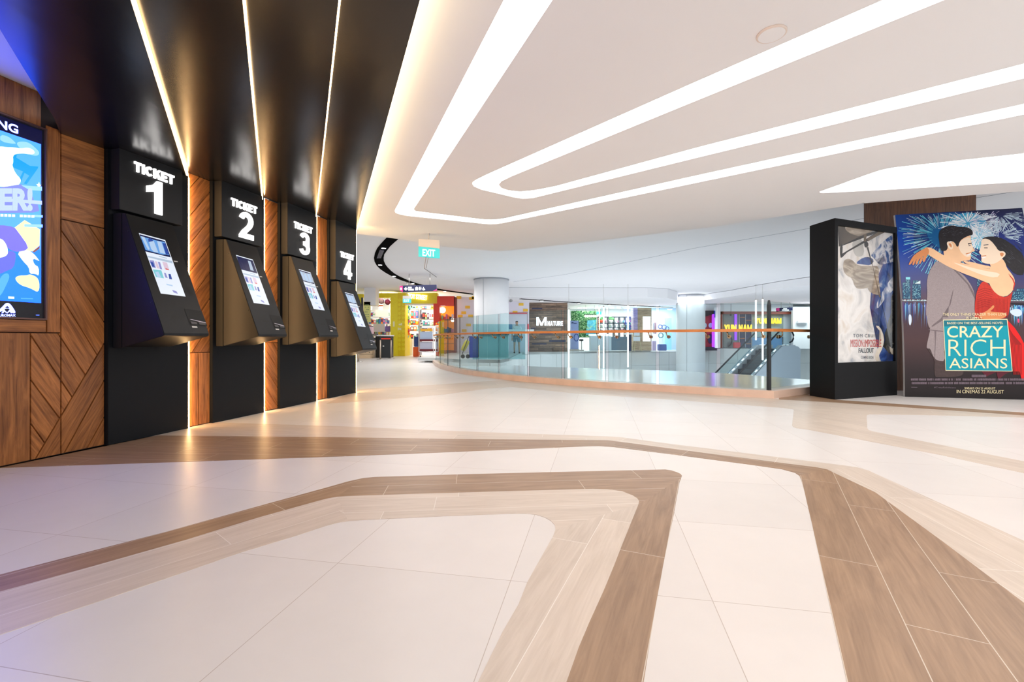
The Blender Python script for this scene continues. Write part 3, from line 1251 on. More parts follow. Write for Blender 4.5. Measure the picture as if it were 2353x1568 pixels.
# herringbone: one big rising board separates falling boards from rising ones
ra, rb = z2(235, 1445), z2(745, 590)
A_, B_ = Vector(wall_sz(*ra)), Vector(wall_sz(*rb))
t_ = (B_ - A_).normalized()
n_ = Vector((-t_.y, t_.x))
for reg in ([V2(s67, .005), V2(fr, .005), V2(fr, zb), V2(s67, zb)], [V2(fr, .005), V2(0, .005), V2(0, hzt), V2(fr, hzt)]):
    fall = clip_half(reg, A_, n_)
    lines = [(z2(215, 1175), z2(305, 1300)), (z2(215, 860), z2(410, 1120)), (z2(215, 540), z2(500, 965)), (z2(410, 525), z2(595, 805)), (z2(440, 270), z2(680, 660)), (z2(455, 15), z2(745, 445)), (z2(590, 0), z2(745, 215)), (z1(640, 1170), z1(748, 1330))]
    rest = fall
    ang = wdir(z2(215, 540), z2(500, 965))
    for p, q in lines:
        a, c = Vector(wall_sz(*p)), Vector(wall_sz(*q))
        tt = (c - a).normalized()
        nn = Vector((tt.y, -tt.x))
        if nn.y > 0:
            nn = -nn
        pk.board(clip_half(rest, a, nn), ang)
        rest = clip_half(rest, a, -nn)
        if len(rest) < 3:
            break
    if len(rest) >= 3:
        pk.board(rest, ang)
    rise = clip_half(reg, A_, -n_)
    rest = rise
    ang2 = wdir(ra, rb)
    for p, q in [(z2(445, 1400), z2(745, 855)), (z2(640, 1310), z2(745, 1120))]:
        if len(rest) < 3:
            break
        a, c = Vector(wall_sz(*p)), Vector(wall_sz(*q))
        tt = (c - a).normalized()
        nn = Vector((-tt.y, tt.x))
        pk.board(clip_half(rest, a, nn), ang2)
        rest = clip_half(rest, a, -nn)
    if len(rest) >= 3:
        pk.board(rest, ang2)
pk.tints += [0.5] * (len(pk.f) - len(pk.tints))
struct('wall_left', pk, [M_walnut, M_groove], tint=pk.tints, fix=False)

# wall between and behind the kiosks
PS = [0.0, 1.096, 2.170, 3.283]
PE = [0.814, 1.900, 2.985, 4.098]
ZT = [2.67, 2.73, 2.79, 2.85]
for k in range(3):
    s0, s1 = PE[k] - .02, PS[k + 1]
    zt_ = ZT[k] + 0.06
    pk = Planks()
    pk.back(s0, s1, 0, zt_)
    w = s1 - s0
    if k < 2:
        zlow = 0.80 if k == 0 else 0.9
        reg = [V2(s0, zlow), V2(s1, zlow), V2(s1, zt_), V2(s0, zt_)]
        if k == 0:
            pk.board([V2(s0, .005), V2(s0 + w * .52, .005), V2(s0 + w * .52, zlow), V2(s0, zlow)], math.pi / 2)
            pk.board([V2(s0 + w * .52, .005), V2(s1, .005), V2(s1, zlow), V2(s0 + w * .52, zlow)], math.pi / 2)
        else:
            rr = [V2(s0, .005), V2(s1, .005), V2(s1, zlow), V2(s0, zlow)]
            rest = rr
            for c_ in (.15, .40, .65, .9, 1.15):
                nn = Vector((-.87, -.5)) if False else Vector((-.5, -.87))
                p_ = Vector((s0, c_))
                d_ = Vector((.62, -.78))
                nn = Vector((d_.y, -d_.x))
                pk.board(clip_half(rest, p_, nn), math.atan2(d_.y, d_.x))
                rest = clip_half(rest, p_, -nn)
                if len(rest) < 3:
                    break
            if len(rest) >= 3:
                pk.board(rest, -0.9)
        rest = reg
        z = zlow - .1
        d_ = Vector((.60, .80))
        while z < zt_ + .2:
            nn = Vector((d_.y, -d_.x))
            pk.board(clip_half(rest, Vector((s0, z)), nn), math.atan2(d_.y, d_.x))
            rest = clip_half(rest, Vector((s0, z)), -nn)
            z += .30
            if len(rest) < 3:
                break
        if len(rest) >= 3:
            pk.board(rest, math.atan2(d_.y, d_.x))
    else:
        for j in range(3):
            pk.board([V2(s0 + w * j / 3, .005), V2(s0 + w * (j + 1) / 3, .005), V2(s0 + w * (j + 1) / 3, zt_), V2(s0 + w * j / 3, zt_)], math.pi / 2)
    pk.tints += [0.5] * (len(pk.f) - len(pk.tints))
    struct('wall_left', pk, [M_walnut, M_groove], tint=pk.tints, fix=False)
for k in range(4):
    b = MB()
    zt_ = ZT[k] + 0.06 - (0.05 if k == 0 else 0)
    q = [wp(PS[k], 0, -.12), wp(PS[k], 0, .05), wp(PE[k] - .02, 0, .05), wp(PE[k] - .02, 0, -.12)]
    b.hexa([q[1], q[2], q[3], q[0]] + [p + Vector((0, 0, zt_)) for p in (q[1], q[2], q[3], q[0])])
    # shallow upper step the kiosk hangs from
    struct('wall_left', b, M_black, bevel=0.003)
    # upright strip on the right edge of the panel
    b = MB()
    e = PE[k] - 0.018
    dd = (0.016, 0.046) if k < 3 else (0.0, 0.046)
    q = [wp(e, 0.01, dd[0]), wp(e, 0.01, dd[1]), wp(e + .014, 0.01, dd[1]), wp(e + .014, 0.01, dd[0])]
    hh = Vector((0, 0, zt_ - .03))
    b.hexa([q[0], q[1], q[2], q[3]] + [p + hh for p in q])
    tag(b.build('led_strip', glow('warm_led_upright', (1.0, 0.62, 0.27), 48.0)), 'upright warm light strip on the right edge of the %s kiosk panel' % ('first', 'second', 'third', 'fourth')[k], 'light strip', 'upright light strips between the kiosks')
# end of the ticket wall, returning away from the room
b = MB()
q = [wp(4.098, 0, -.12), wp(4.13, 0, -.12), wp(4.13, 0, -3.2), wp(4.098, 0, -3.2)]
b.hexa(q + [p + Vector((0, 0, 3.5)) for p in q])
struct('wall_back', b, M_white)
# ================================================================== ticket kiosks
M_kiosk = mat('kiosk_powder_coat', srgb(28, 29, 32), 0.45, spec=0.3, var=0.04, vscale=5)
M_kiosk2 = mat('kiosk_side', srgb(26, 27, 29), 0.45, spec=0.3, var=0.04, vscale=5)
M_letter = glow('lit_letter', (1.0, 0.97, 0.94), 2.6)
M_reader = mat('reader_black', srgb(7, 8, 10), 0.4, spec=0.25)
M_label = mat('pale_label', srgb(210, 208, 204), 0.5)
M_slot_dark = mat('slot_dark', srgb(8, 8, 9), 0.6)
S_white = screen_mat('ui_white', (232, 240, 252), 1.0)
S_navy = screen_mat('ui_navy', (14, 28, 84), 0.8)
S_sky = screen_mat('ui_sky', (110, 170, 240), 0.9)
S_pale = screen_mat('ui_pale', (190, 218, 250), 0.9)
S_grey = screen_mat('ui_grey', (186, 204, 226), 0.9)
S_purple = screen_mat('ui_purple', (150, 150, 214), 0.9)
S_pink = screen_mat('ui_pink', (232, 206, 226), 0.9)
S_red = screen_mat('ui_red', (226, 110, 110), 0.9)
S_teal = screen_mat('ui_teal', (130, 214, 226), 0.9)
S_deep = screen_mat('ui_deep', (44, 78, 168), 0.9)

KS0, KS1 = 0.04, 0.50


def face_surf(s0, dz):
    a = wp(s0, 1.003 + dz, 0.61)
    t = wp(s0, 2.07 + dz, 0.19)
    return Surf(a, WU, t - a)


SF = face_surf(PS[0], 0.0)


def zz(x, y):
    return SF.uv(310 + x / 9.8, 530 + y / 9.8)


def quad4(pts):
    return [zz(*p) for p in pts]


UI = [
    ([(85, 55), (680, 215), (1140, 1490), (580, 1420)], 0.0010, S_white),
    ([(100, 85), (672, 240), (805, 608), (222, 470)], 0.0018, S_navy),
    ([(118, 130), (240, 160), (470, 225), (668, 262), (770, 560), (690, 545), (620, 545), (420, 490), (235, 440)], 0.0026, S_sky),
    ([(130, 130), (210, 150), (330, 430), (290, 440)], 0.0034, S_pale),
    ([(300, 215), (420, 240), (520, 500), (420, 485), (360, 420)], 0.0034, S_pale),
    ([(290, 190), (350, 180), (410, 240), (300, 262)], 0.0042, S_deep),
    ([(490, 235), (590, 265), (680, 530), (560, 505)], 0.0034, S_pale),
    ([(610, 275), (680, 300), (760, 545), (690, 540)], 0.0040, S_deep),
    ([(528, 572), (712, 618), (722, 640), (535, 592)], 0.0026, S_grey),
    ([(280, 570), (835, 690), (845, 745), (290, 605)], 0.0026, S_grey),
    ([(315, 668), (420, 680), (470, 850), (385, 830)], 0.0026, S_purple),
    ([(340, 710), (405, 722), (440, 830), (380, 812)], 0.0034, S_deep),
    ([(440, 690), (490, 700), (550, 865), (490, 850)], 0.0026, S_pink),
    ([(510, 705), (560, 715), (610, 880), (560, 868)], 0.0026, S_purple),
    ([(610, 700), (720, 730), (770, 900), (670, 880)], 0.0026, S_pink),
    ([(680, 850), (750, 870), (765, 900), (690, 885)], 0.0034, S_red),
    ([(395, 878), (590, 900), (650, 1080), (470, 1050)], 0.0026, S_teal),
    ([(450, 940), (520, 930), (590, 1060), (500, 1050)], 0.0034, S_pale),
    ([(650, 950), (690, 960), (735, 1075), (680, 1060)], 0.0026, S_purple),
    ([(750, 980), (800, 985), (835, 1105), (770, 1095)], 0.0026, S_deep),
    ([(700, 1200), (840, 1230), (850, 1262), (712, 1232)], 0.0026, S_pale),
    ([(830, 1340), (930, 1370), (965, 1430), (870, 1400)], 0.0026, S_purple),
]
UI = [(quad4(p), o, m) for p, o, m in UI]
q4 = lambda pts: [SF.uv(230 + x / 3.337, 350 + y / 3.337) for x, y in pts]
READER = q4([(643, 1200), (778, 1218), (822, 1337), (692, 1330)])
READER_KEYS = [q4([(690, 1300), (735, 1305), (742, 1322), (698, 1318)]), q4([(752, 1304), (800, 1310), (808, 1328), (760, 1324)])]
READER_GLINT = q4([(685, 1283), (700, 1283), (805, 1306), (808, 1314)])
SLOT = q4([(557, 1254), (630, 1256), (634, 1268), (562, 1266)])
LABEL = q4([(702, 1334), (742, 1336), (747, 1348), (707, 1346)])
NOTCH = q4([(663, 1032), (700, 1036), (720, 1094), (690, 1092)])
TICK = q4([(562, 832), (592, 836), (597, 844), (568, 842)])

NUMW = ['first', 'second', 'third', 'fourth']
for k in range(4):
    s0 = PS[k]
    dz = 0.0 if k < 3 else -0.205
    root = thing('ticket_kiosk', 'black ticket kiosk with a lit touch screen ' + ['under the sign TICKET 1', 'under the sign TICKET 2', 'under the sign TICKET 3', 'mounted lowest, under TICKET 4'][k], 'kiosk', wp(s0 + 0.27, 0.868 + dz, 0.3), PHI, 'self-service ticket kiosks')
    b = MB()
    prof = [(0.051, 0.868), (0.148, 0.868), (0.148, 2.076), (0.051, 2.076)]
    b.prism([wp(s0 + KS0, z + dz, d) for d, z in prof], WU * (KS1 - KS0))
    b.build('back_housing', M_kiosk2, root, bevel=0.004)
    b = MB()
    prof = [(0.152, 0.870), (0.592, 0.972), (0.61, 0.98), (0.61, 1.003), (0.19, 2.07), (0.172, 2.076), (0.152, 2.076)]
    b.prism([wp(s0 + KS0, z + dz, d) for d, z in prof], WU * (KS1 - KS0))
    b.build('front_housing', M_kiosk, root, bevel=0.004)
    sf = face_surf(s0, dz)
    b = Art(sf)
    for pts, off, m in UI:
        if k > 0 and m in (S_sky, S_pale, S_deep) and pts[0].y > UI[1][0][2].y + 0.02:
            m = {S_sky: S_navy, S_pale: S_grey if pts[0].x > .2 else S_navy, S_deep: S_navy}[m] if k == 1 else {S_sky: S_grey, S_pale: S_pale, S_deep: S_grey}[m]
        b.flat(pts, off, m)
    o = b.build('touch_screen', root)
    tag(o, ['lit touch screen with a blue film picture on top', 'lit touch screen with a dark blue picture on top', 'lit touch screen with a pale grey picture on top', 'lit touch screen, the smallest in view'][k])
    # card reader: recessed-looking tray with keys
    b = Art(sf)
    b.flat(READER, 0.002, M_reader)
    o = b.build('card_reader', root)
    b = Art(sf)
    for q in READER_KEYS:
        b.flat(q, 0.006, mat('key_grey', srgb(64, 62, 66), 0.3))
    b.flat(READER_GLINT, 0.0045, mat('glint_trim', srgb(205, 200, 215), 0.2, metal=0.6))  # pale strip painted as a glint on the reader
    b.build('keypad', o)
    b = Art(sf)
    b.flat(SLOT, 0.0015, M_slot_dark)
    b.build('ticket_slot', root)
    b = Art(sf)
    b.flat(LABEL, 0.0016, M_label)
    b.build('sticker', root)
    b = Art(sf)
    b.flat(NOTCH, 0.0016, M_slot_dark)
    b.build('scanner_window', root)
    b = Art(sf)
    b.flat(TICK, 0.0016, M_label)
    b.build('status_light', root)
    # hinges on the near side
    for zf in (0.25, 0.5, 0.85):
        b = MB()
        z = 1.003 + (2.07 - 1.003) * zf + dz
        d = lerp(0.61, 0.19, zf) - 0.03
        b.cyl(wp(s0 + KS0 - .004, z, d), wp(s0 + KS0 + .002, z, d), 0.007, 10)
        b.build('screw', M_darkmetal, root)

    # ---------------- lit sign above the kiosk
    root = thing('ticket_sign', 'black box sign with glowing letters TICKET and the numeral %d' % (k + 1), 'sign', wp(s0 + 0.33, 2.105 + dz, 0.09), PHI, 'ticket signs over the kiosks')
    b = MB()
    zt_ = ZT[k] + 0.02 if k else 2.69
    q = [wp(s0 + .02, 2.105 + dz, .051), wp(s0 + .02, 2.105 + dz, .15), wp(s0 + .635, 2.105 + dz, .15), wp(s0 + .635, 2.105 + dz, .051)]
    t = Vector((0, 0, zt_ - 2.105 - dz))
    b.hexa([q[1], q[2], q[3], q[0]] + [p + t for p in (q[1], q[2], q[3], q[0])])
    b.build('sign_box', M_kiosk, root, bevel=0.002)
    zc = dz
    b = MB()
    sign_text(b, 'TICKET', wp(s0 + .146, 2.487 + zc, .15), WU * .39, Vector((0, 0, .09)), WN, .016)
    b.build('lettering', M_letter, root)
    b = MB()
    ww = [.15, .218, .215, .228][k]
    cs = [.335, .37, .37, .36][k]
    sign_text(b, str(k + 1), wp(s0 + cs - ww / 2, 2.15 + zc, .15), WU * ww, Vector((0, 0, .316)), WN, .016)
    b.build('numeral', M_letter, root)

# ================================================================== video screen on the wall
root = thing('video_screen', 'tall lit screen with a blue film advert set in the wooden wall', 'screen', wp((SL_ + SR_) / 2, SB, 0.0), PHI)
b = MB()
for s0, s1, z0, z1_ in ((SL_ - .012, SL_, SB - .012, ST + .012), (SR_, SR_ + .012, SB - .012, ST + .012), (SL_, SR_, SB - .012, SB), (SL_, SR_, ST, ST + .012)):
    q = [wp(s0, z0, 0), wp(s0, z0, .022), wp(s1, z0, .022), wp(s1, z0, 0)]
    t = Vector((0, 0, z1_ - z0))
    b.hexa([q[1], q[2], q[3], q[0]] + [p + t for p in (q[1], q[2], q[3], q[0])])
b.build('frame', mat('frame_bronze', srgb(120, 90, 84), 0.3, metal=0.6), root)
VS = Surf(wp(SL_, SB, 0.004), WU, (0, 0, 1))
def lit_mat(name, rgb, es=1.0):
    """patch of the bright poster screen: its blue primary is much stronger than its red and green"""
    c = srgb(*rgb)
    return mat(name, (0.01, 0.01, 0.01), 0.25, emit=(c[0], c[1] * (1.25 if c[2] > 0.6 else 1.0), c[2] * (7.0 if c[2] > 0.6 else 1.0)), es=es)


V_nav = lit_mat('video_navy', (6, 8, 62), 0.8)
V_blue = lit_mat('video_blue', (96, 178, 246), 1.0)
V_blue2 = lit_mat('video_blue_deep', (40, 140, 226), 1.0)
V_bright = lit_mat('video_azure', (10, 158, 250), 1.0)
V_pale = lit_mat('video_pale', (170, 214, 250), 1.0)
V_white = lit_mat('video_white', (250, 250, 252), 1.25)
V_cream = lit_mat('video_cream', (255, 250, 228), 1.15)
V_skin = lit_mat('video_skin', (240, 226, 246), 1.1)
V_pur = lit_mat('video_purple', (136, 116, 246), 1.0)
V_pur2 = lit_mat('video_violet', (140, 138, 226), 1.0)
V_lav = lit_mat('video_lavender', (206, 208, 250), 1.0)
V_yel = lit_mat('video_yellow', (255, 252, 196), 1.15)
V_dk = lit_mat('video_dark', (8, 10, 22), 0.7)
V_hair = lit_mat('video_hair', (122, 118, 204), 0.9)
ta = lambda *p: [(x / 6.273, 230 + y / 6.273) for x, y in p]
tb = lambda *p: [(x / 5.807, 480 + y / 5.807) for x, y in p]
b = Art(VS)
b.flat([(0, 0), (SR_ - SL_, 0), (SR_ - SL_, ST - SB), (0, ST - SB)], 0.0, V_dk)
wv, hv = SR_ - SL_, ST - SB
hd = VS.uv(95, 332).y
ft = VS.uv(50, 694).y
rt = VS.uv(94, 500).x
b.flat([(0, hd), (wv - .012, hd), (wv - .012, hv - .012), (0, hv - .012)], .001, V_nav)
b.flat([(.02, ft), (rt, ft), (rt, hd), (.02, hd)], .001, V_blue)
b.flat([(.02, ft), (rt, ft), (rt, ft + .42), (.02, ft + .52)], .0016, V_blue2)
b.poly(ta((0, 500), (110, 520), (210, 600), (230, 640), (0, 600)), .002, V_pale, 1)
b.poly(ta((230, 600), (400, 600), (520, 700), (570, 760), (540, 810), (420, 790), (260, 680)), .002, V_pale, 2)
# blue chair
b.poly(ta((185, 780), (240, 790), (230, 830), (430, 950), (550, 960), (540, 990), (380, 1215), (340, 1205), (420, 1090), (350, 1050), (300, 1180), (270, 1150), (330, 1030), (200, 980), (170, 930)), .0022, V_bright)
# pale figure reaching out
b.poly(ta((-160, 700), (0, 665), (90, 680), (180, 680), (300, 700), (380, 685), (450, 700), (500, 745), (490, 780), (420, 785), (340, 770), (180, 780), (190, 900), (170, 940), (220, 1060), (300, 1140), (290, 1200), (220, 1265), (0, 1250), (-160, 1240)), .003, V_white, 2)
for (x0, y0, x1, y1) in ((30, 925, 110, 945), (0, 1030, 70, 1045), (60, 1010, 150, 1030), (100, 1080, 180, 1095), (10, 1150, 80, 1168), (130, 1150, 250, 1162)):
    b.poly(ta((x0, y0), (x1, y0 - 12), (x1, y1 - 12), (x0, y1)), .0036, V_cream)
b.poly(ta((520, 1215), (545, 1210), (560, 1180), (570, 1220), (590, 1225), (575, 1245), (580, 1275), (550, 1260), (530, 1270), (540, 1240)), .003, V_white)
# big slanted title block
b.poly(ta((-160, 1270), (0, 1262), (300, 1215), (400, 1270), (470, 1400), (520, 1568)) + tb((470, 20), (0, 30), (-160, 35)), .0032, V_pur2)
b.poly(tb((-160, -10), (500, -60), (520, 30), (440, 50), (-160, 60)), .0033, V_pur2)
b.text('ER!', -2, 432, 74, 485, .0040, V_lav, bold=.05)
b.text('ER!', -2, 432, 74, 485, .0040, V_lav, bold=.02)
b.poly(ta((0, 1415), (600, 1455), (600, 1510), (0, 1450)), .0036, V_lav)
b.poly(ta((300, 1230), (600, 1250), (600, 1310), (420, 1300)), .0036, V_pale)
for i in range(9):
    x = 0 + 8.9 * i
    if i != 4:
        b.poly([(x, 492 + .3 * i), (x + 7, 492.2 + .3 * i), (x + 7, 498 + .3 * i), (x, 498 + .3 * i)], .0044, V_white)
b.poly(tb((450, 80), (565, 85), (565, 118), (450, 110)), .0036, V_pale)
b.poly(tb((320, 205), (565, 210), (565, 250), (320, 240)), .0034, V_pale)
# lower figure in purple with a pale board and a yellow cushion
b.poly(tb((185, 255), (325, 150), (530, 275), (525, 490), (430, 570), (300, 560)), .0030, V_yel)
b.poly(tb((430, 570), (525, 495), (525, 530), (450, 585)), .0034, screen_mat('video_brown', (170, 110, 70), .8))
b.poly(tb((-160, 240), (0, 215), (180, 240), (230, 300), (380, 510), (330, 560), (230, 575), (190, 570), (110, 540), (0, 420), (-160, 380)), .0038, V_pur, 1)
b.poly(tb((-160, 620), (0, 640), (100, 560), (200, 575), (205, 660), (180, 790), (60, 840), (0, 870), (-160, 900)), .0037, V_hair, 1)
b.poly(tb((-160, 400), (0, 390), (60, 440), (100, 530), (100, 620), (0, 660), (-160, 650)), .0042, V_white, 2)
b.poly(tb((215, 578), (360, 550), (440, 590), (520, 690), (520, 700), (430, 660), (450, 740), (515, 780), (515, 900), (470, 870), (390, 870), (380, 780), (300, 700)), .0040, V_skin, 1)
b.poly(tb((185, 930), (240, 890), (350, 890), (400, 870), (520, 930), (520, 1130), (400, 1060), (260, 1020)), .0043, V_yel, 2)
b.poly(tb((0, 900), (90, 850), (130, 900), (90, 1000), (0, 1180), (-100, 1180)), .0028, V_blue, 2)
b.poly([(18, 681.5), (32, 682.3), (32, 687), (18, 686.4)], .004, V_white)
b.poly([(47, 685), (75, 686), (75, 688), (47, 687)], .004, V_blue)
# header words, set straight on the wall
zt0 = wall_sz(20, 285)[1] - SB
sN, sG = wall_s(1) - SL_, wall_s(40.5) - SL_
vs_, fs_, asp = text_geo('NOW SHOWING', .03)
ch = 0.066
z_base = VS.uv(20, 301.5).y
tw_ = ch * asp
for f in fs_:
    b.face([VS.w(sG - tw_ + vs_[i].x * tw_, z_base + vs_[i].y * ch, .0024) for i in f], b.mi(V_white))
# round-peaked emblem and name at the foot
pk_ = tb((-12, 1345), (35, 1300), (70, 1262), (95, 1256), (120, 1262), (150, 1290), (205, 1375), (195, 1395), (165, 1395), (125, 1330), (70, 1330), (40, 1360), (-10, 1380))
b.poly(pk_, .0026, V_white, 1)
b.poly(tb((62, 1325), (92, 1296), (125, 1325)), .003, V_dk)
b.poly(tb((15, 1395), (48, 1340), (90, 1385), (130, 1340), (165, 1392), (140, 1395), (128, 1372), (90, 1398), (55, 1372), (38, 1395)), .003, V_white)
b.text('EUROMAX', -7.5, 722, 35.5, 727.8, .0026, V_white, bold=.03)
b.poly([(6, 729), (23, 729.2), (23, 730.4), (6, 730.3)], .0026, V_white)
b.poly([(82, 724), (90, 724.1), (90, 725), (82, 724.9)], .0026, V_pale)
b.build('display', root)
# ================================================================== film poster standee
B0 = hz(2079.4, 912)
B1 = hz(2353, 919)
SU = (B1 - B0).normalized()
ST_ = Surf(B0, SU, (0, 0, 1), 0.0296)
P = ST_


def ink(name, rgb, rough=0.3, var=0.0, vs=20):
    return mat('print_' + name, srgb(*rgb), rough, spec=0.35, var=var, vscale=vs)


def T7(*p):
    return [(2050 + x / 6.2706, 480 + y / 6.2706) for x, y in p]


def T8(*p):
    return [(2060 + x / 6.816, 700 + y / 6.816) for x, y in p]


# outline in metres: right side splays outward toward the foot
W_TOP = P.uv(2351, 492).x
TOPV = P.uv(2058, 494).y
root = thing('poster_standee', 'tall curved poster standee of a couple embracing, lettered CRAZY RICH ASIANS', 'standee', B0 + SU * .9)
outline = [(0, 0.0), (W_TOP + .24, 0.0), (W_TOP + .13, TOPV * .4), (W_TOP + .02, TOPV * .85), (W_TOP, TOPV), (0.0, TOPV)]
# backing board with thickness
b = MB()
for k in range(25):
    v0, v1 = TOPV * k / 25, TOPV * (k + 1) / 25

    def right(v):
        for i in range(1, 4):
            a, c = outline[i], outline[i + 1]
            if a[1] <= v <= c[1] + 1e-6:
                return a[0] + (c[0] - a[0]) * (v - a[1]) / (c[1] - a[1])
        return W_TOP
    q = [P.w(0, v0, -.02), P.w(right(v0), v0, -.02), P.w(right(v0), v0, -.05), P.w(0, v0, -.05), P.w(0, v1, -.02), P.w(right(v1), v1, -.02), P.w(right(v1), v1, -.05), P.w(0, v1, -.05)]
    b.hexa(q)
b.build('backing_board', mat('board_edge', srgb(205, 205, 205), 0.5), root)
for u in (.35, 1.35):
    b = MB()
    a = P.w(u, 0.02, -.05)
    nb = -P.N
    b.hexa([a, a + SU * .05, a + SU * .05 + nb * .3, a + nb * .3, a + Vector((0, 0, 1.3)) + nb * .06, a + SU * .05 + Vector((0, 0, 1.3)) + nb * .06, a + SU * .05 + Vector((0, 0, 1.3)) + nb * .1, a + Vector((0, 0, 1.3)) + nb * .1])
    b.build('rear_prop', mat('board_prop', srgb(190, 182, 170), 0.6), root)

# night-sky sheet: vertical inks by height, bluer to the left
m, nt, bs = new_mat('print_night')
uvn = nt.nodes.new('ShaderNodeUVMap')
sep = nt.nodes.new('ShaderNodeSeparateXYZ')
nt.links.new(uvn.outputs[0], sep.inputs[0])
rp = nt.nodes.new('ShaderNodeValToRGB')
nt.links.new(MathN(nt, 'DIVIDE', sep.outputs[1], TOPV), rp.inputs[0])
el = rp.color_ramp.elements
stops = [(0, (26, 20, 20)), (.14, (44, 32, 34)), (.3, (78, 54, 56)), (.47, (74, 56, 66)), (.53, (92, 74, 92)), (.60, (72, 70, 112)), (.70, (30, 48, 122)), (.85, (16, 40, 128)), (1, (10, 20, 66))]
el[0].position, el[0].color = 0, srgb(*stops[0][1])
el[1].position, el[1].color = 1, srgb(*stops[-1][1])
for p, c in stops[1:-1]:
    e = el.new(p)
    e.color = srgb(*c)
rp2 = nt.nodes.new('ShaderNodeValToRGB')
nt.links.new(MathN(nt, 'DIVIDE', sep.outputs[0], 2.0), rp2.inputs[0])
rp2.color_ramp.elements[0].color = (0.0, 0.05, 0.26, 1)
rp2.color_ramp.elements[1].color = (0, 0, 0, 1)
rp2.color_ramp.elements[1].position = 0.35
am = nt.nodes.new('ShaderNodeMix')
am.data_type = 'RGBA'
am.blend_type = 'ADD'
nt.links.new(MathN(nt, 'SMOOTH_MIN', 1.0, MathN(nt, 'MAXIMUM', 0.0, MathN(nt, 'MULTIPLY', MathN(nt, 'SUBTRACT', sep.outputs[1], 1.7), 1.2)), 0.1), am.inputs[0])
nt.links.new(rp.outputs[0], am.inputs[6])
nt.links.new(rp2.outputs[0], am.inputs[7])
nt.links.new(am.outputs[2], bs.inputs['Base Color'])
bs.inputs['Roughness'].default_value = 0.3
bs.inputs['Specular IOR Level'].default_value = 0.35
M_night = m

b = Art(P)
b.flat(outline, 0.0, M_night)
O = 0.0011
I_teal = ink('teal_glow', (10, 92, 150))
I_teal2 = ink('teal_spark', (110, 214, 236))
I_white = ink('spark_white', (240, 248, 255))
I_pale = ink('spark_pale', (190, 214, 232))
I_blue = ink('blue_glow', (10, 52, 120))
I_lav = ink('lavender', (196, 190, 224))


def inside(u, v):
    return 0.01 < u < W_TOP + .02 and v < TOPV - .01


def burst(cx, cy, rad, n, m, r0=.15, wid=.006, off=4 * O, a0=0, a1=2 * math.pi, droop=.05):
    c = P.uv(*T7((cx, cy))[0])
    rad = rad / 6.2706 / F * 7.6
    for _ in range(n):
        a = a0 + (a1 - a0) * R.random()
        k0 = r0 + (0.75 - r0) * R.random() ** 1.3
        k1 = min(1.0, k0 + .12 + .35 * R.random())
        d = Vector((math.cos(a), math.sin(a)))
        nn = Vector((-d.y, d.x))
        p0, p1 = c + d * rad * k0, c + d * rad * k1 + Vector((0, -droop * rad * k1 * k1))
        w = wid * (.5 + R.random())
        q = [p0 - nn * w * .3, p1 - nn * w, p1 + nn * w, p0 + nn * w * .3]
        if all(inside(x.x, x.y) for x in q):
            b.flat(q, off, m)


def disc(cx, cy, rx, ry, m, off, n=36):
    c = P.uv(*T7((cx, cy))[0])
    k = 1 / 6.2706 / F * 7.6
    pts = []
    for j in range(n):
        a = 2 * math.pi * j / n
        u, v = c.x + rx * k * math.cos(a), c.y + ry * k * math.sin(a)
        pts.append((min(max(u, .005), W_TOP), min(v, TOPV - .004)))
    b.flat(pts, off, m)


disc(820, 400, 430, 380, I_blue, 1 * O)
disc(860, 330, 300, 280, I_teal, 2 * O)
disc(1100, 220, 210, 170, ink('cyan_glow', (60, 160, 206)), 2.4 * O)
disc(1250, 420, 170, 150, ink('cyan_glow2', (130, 206, 236)), 2.7 * O)
burst(740, 400, 560, 210, I_teal2, .25, .004, 3.4 * O)
burst(700, 420, 520, 130, I_pale, .3, .0035, 3.5 * O)
burst(1090, 210, 360, 230, I_white, .05, .0055, 3.7 * O)
burst(1250, 420, 230, 130, I_white, .05, .006, 3.8 * O)
burst(1540, 385, 270, 130, I_pale, .15, .005, 3.9 * O, -.5, 3.7)
burst(1560, 90, 300, 110, I_pale, .1, .005, 3.7 * O, 2.9, 6.5)
burst(1360, 180, 220, 90, I_lav, .1, .005, 3.6 * O)
# city across the water
I_tow = ink('tower', (36, 78, 112))
I_win = ink('tower_window', (170, 232, 240))
I_win2 = ink('tower_window_dim', (86, 160, 190))
for x0, x1, y0, y1 in ((150, 190, 1060, 1300), (192, 262, 990, 1300), (290, 412, 1090, 1300), (300, 380, 1030, 1090), (1222, 1262, 1000, 1120), (1730, 1900, 1190, 1320), (1790, 1900, 1150, 1190)):
    b.poly(T7((x0, y0), (x1, y0), (x1, y1), (x0, y1)), 2 * O, I_tow)
    y = y0 + 10
    while y < y1 - 8:
        x = x0 + 4
        while x < x1 - 8:
            if R.random() < .62:
                b.poly(T7((x, y), (x + 9, y), (x + 9, y + 7), (x, y + 7)), 3 * O, I_win if R.random() < .5 else I_win2)
            x += 13
        y += 15
b.poly(T7((322, 1080), (405, 1035), (405, 1080)), 3.2 * O, ink('bright_roof', (220, 244, 246)))
b.poly(T7((195, 985), (258, 985), (258, 1020), (195, 1020)), 3.2 * O, ink('bright_top', (140, 226, 240)))
for x in list(range(150, 500, 9)) + list(range(1690, 1900, 9)):
    h = R.randint(4, 26)
    b.poly(T7((x, 1330 - h), (x + 6, 1330 - h), (x + 6, 1330), (x, 1330)), 3 * O, I_white if R.random() < .5 else I_win)
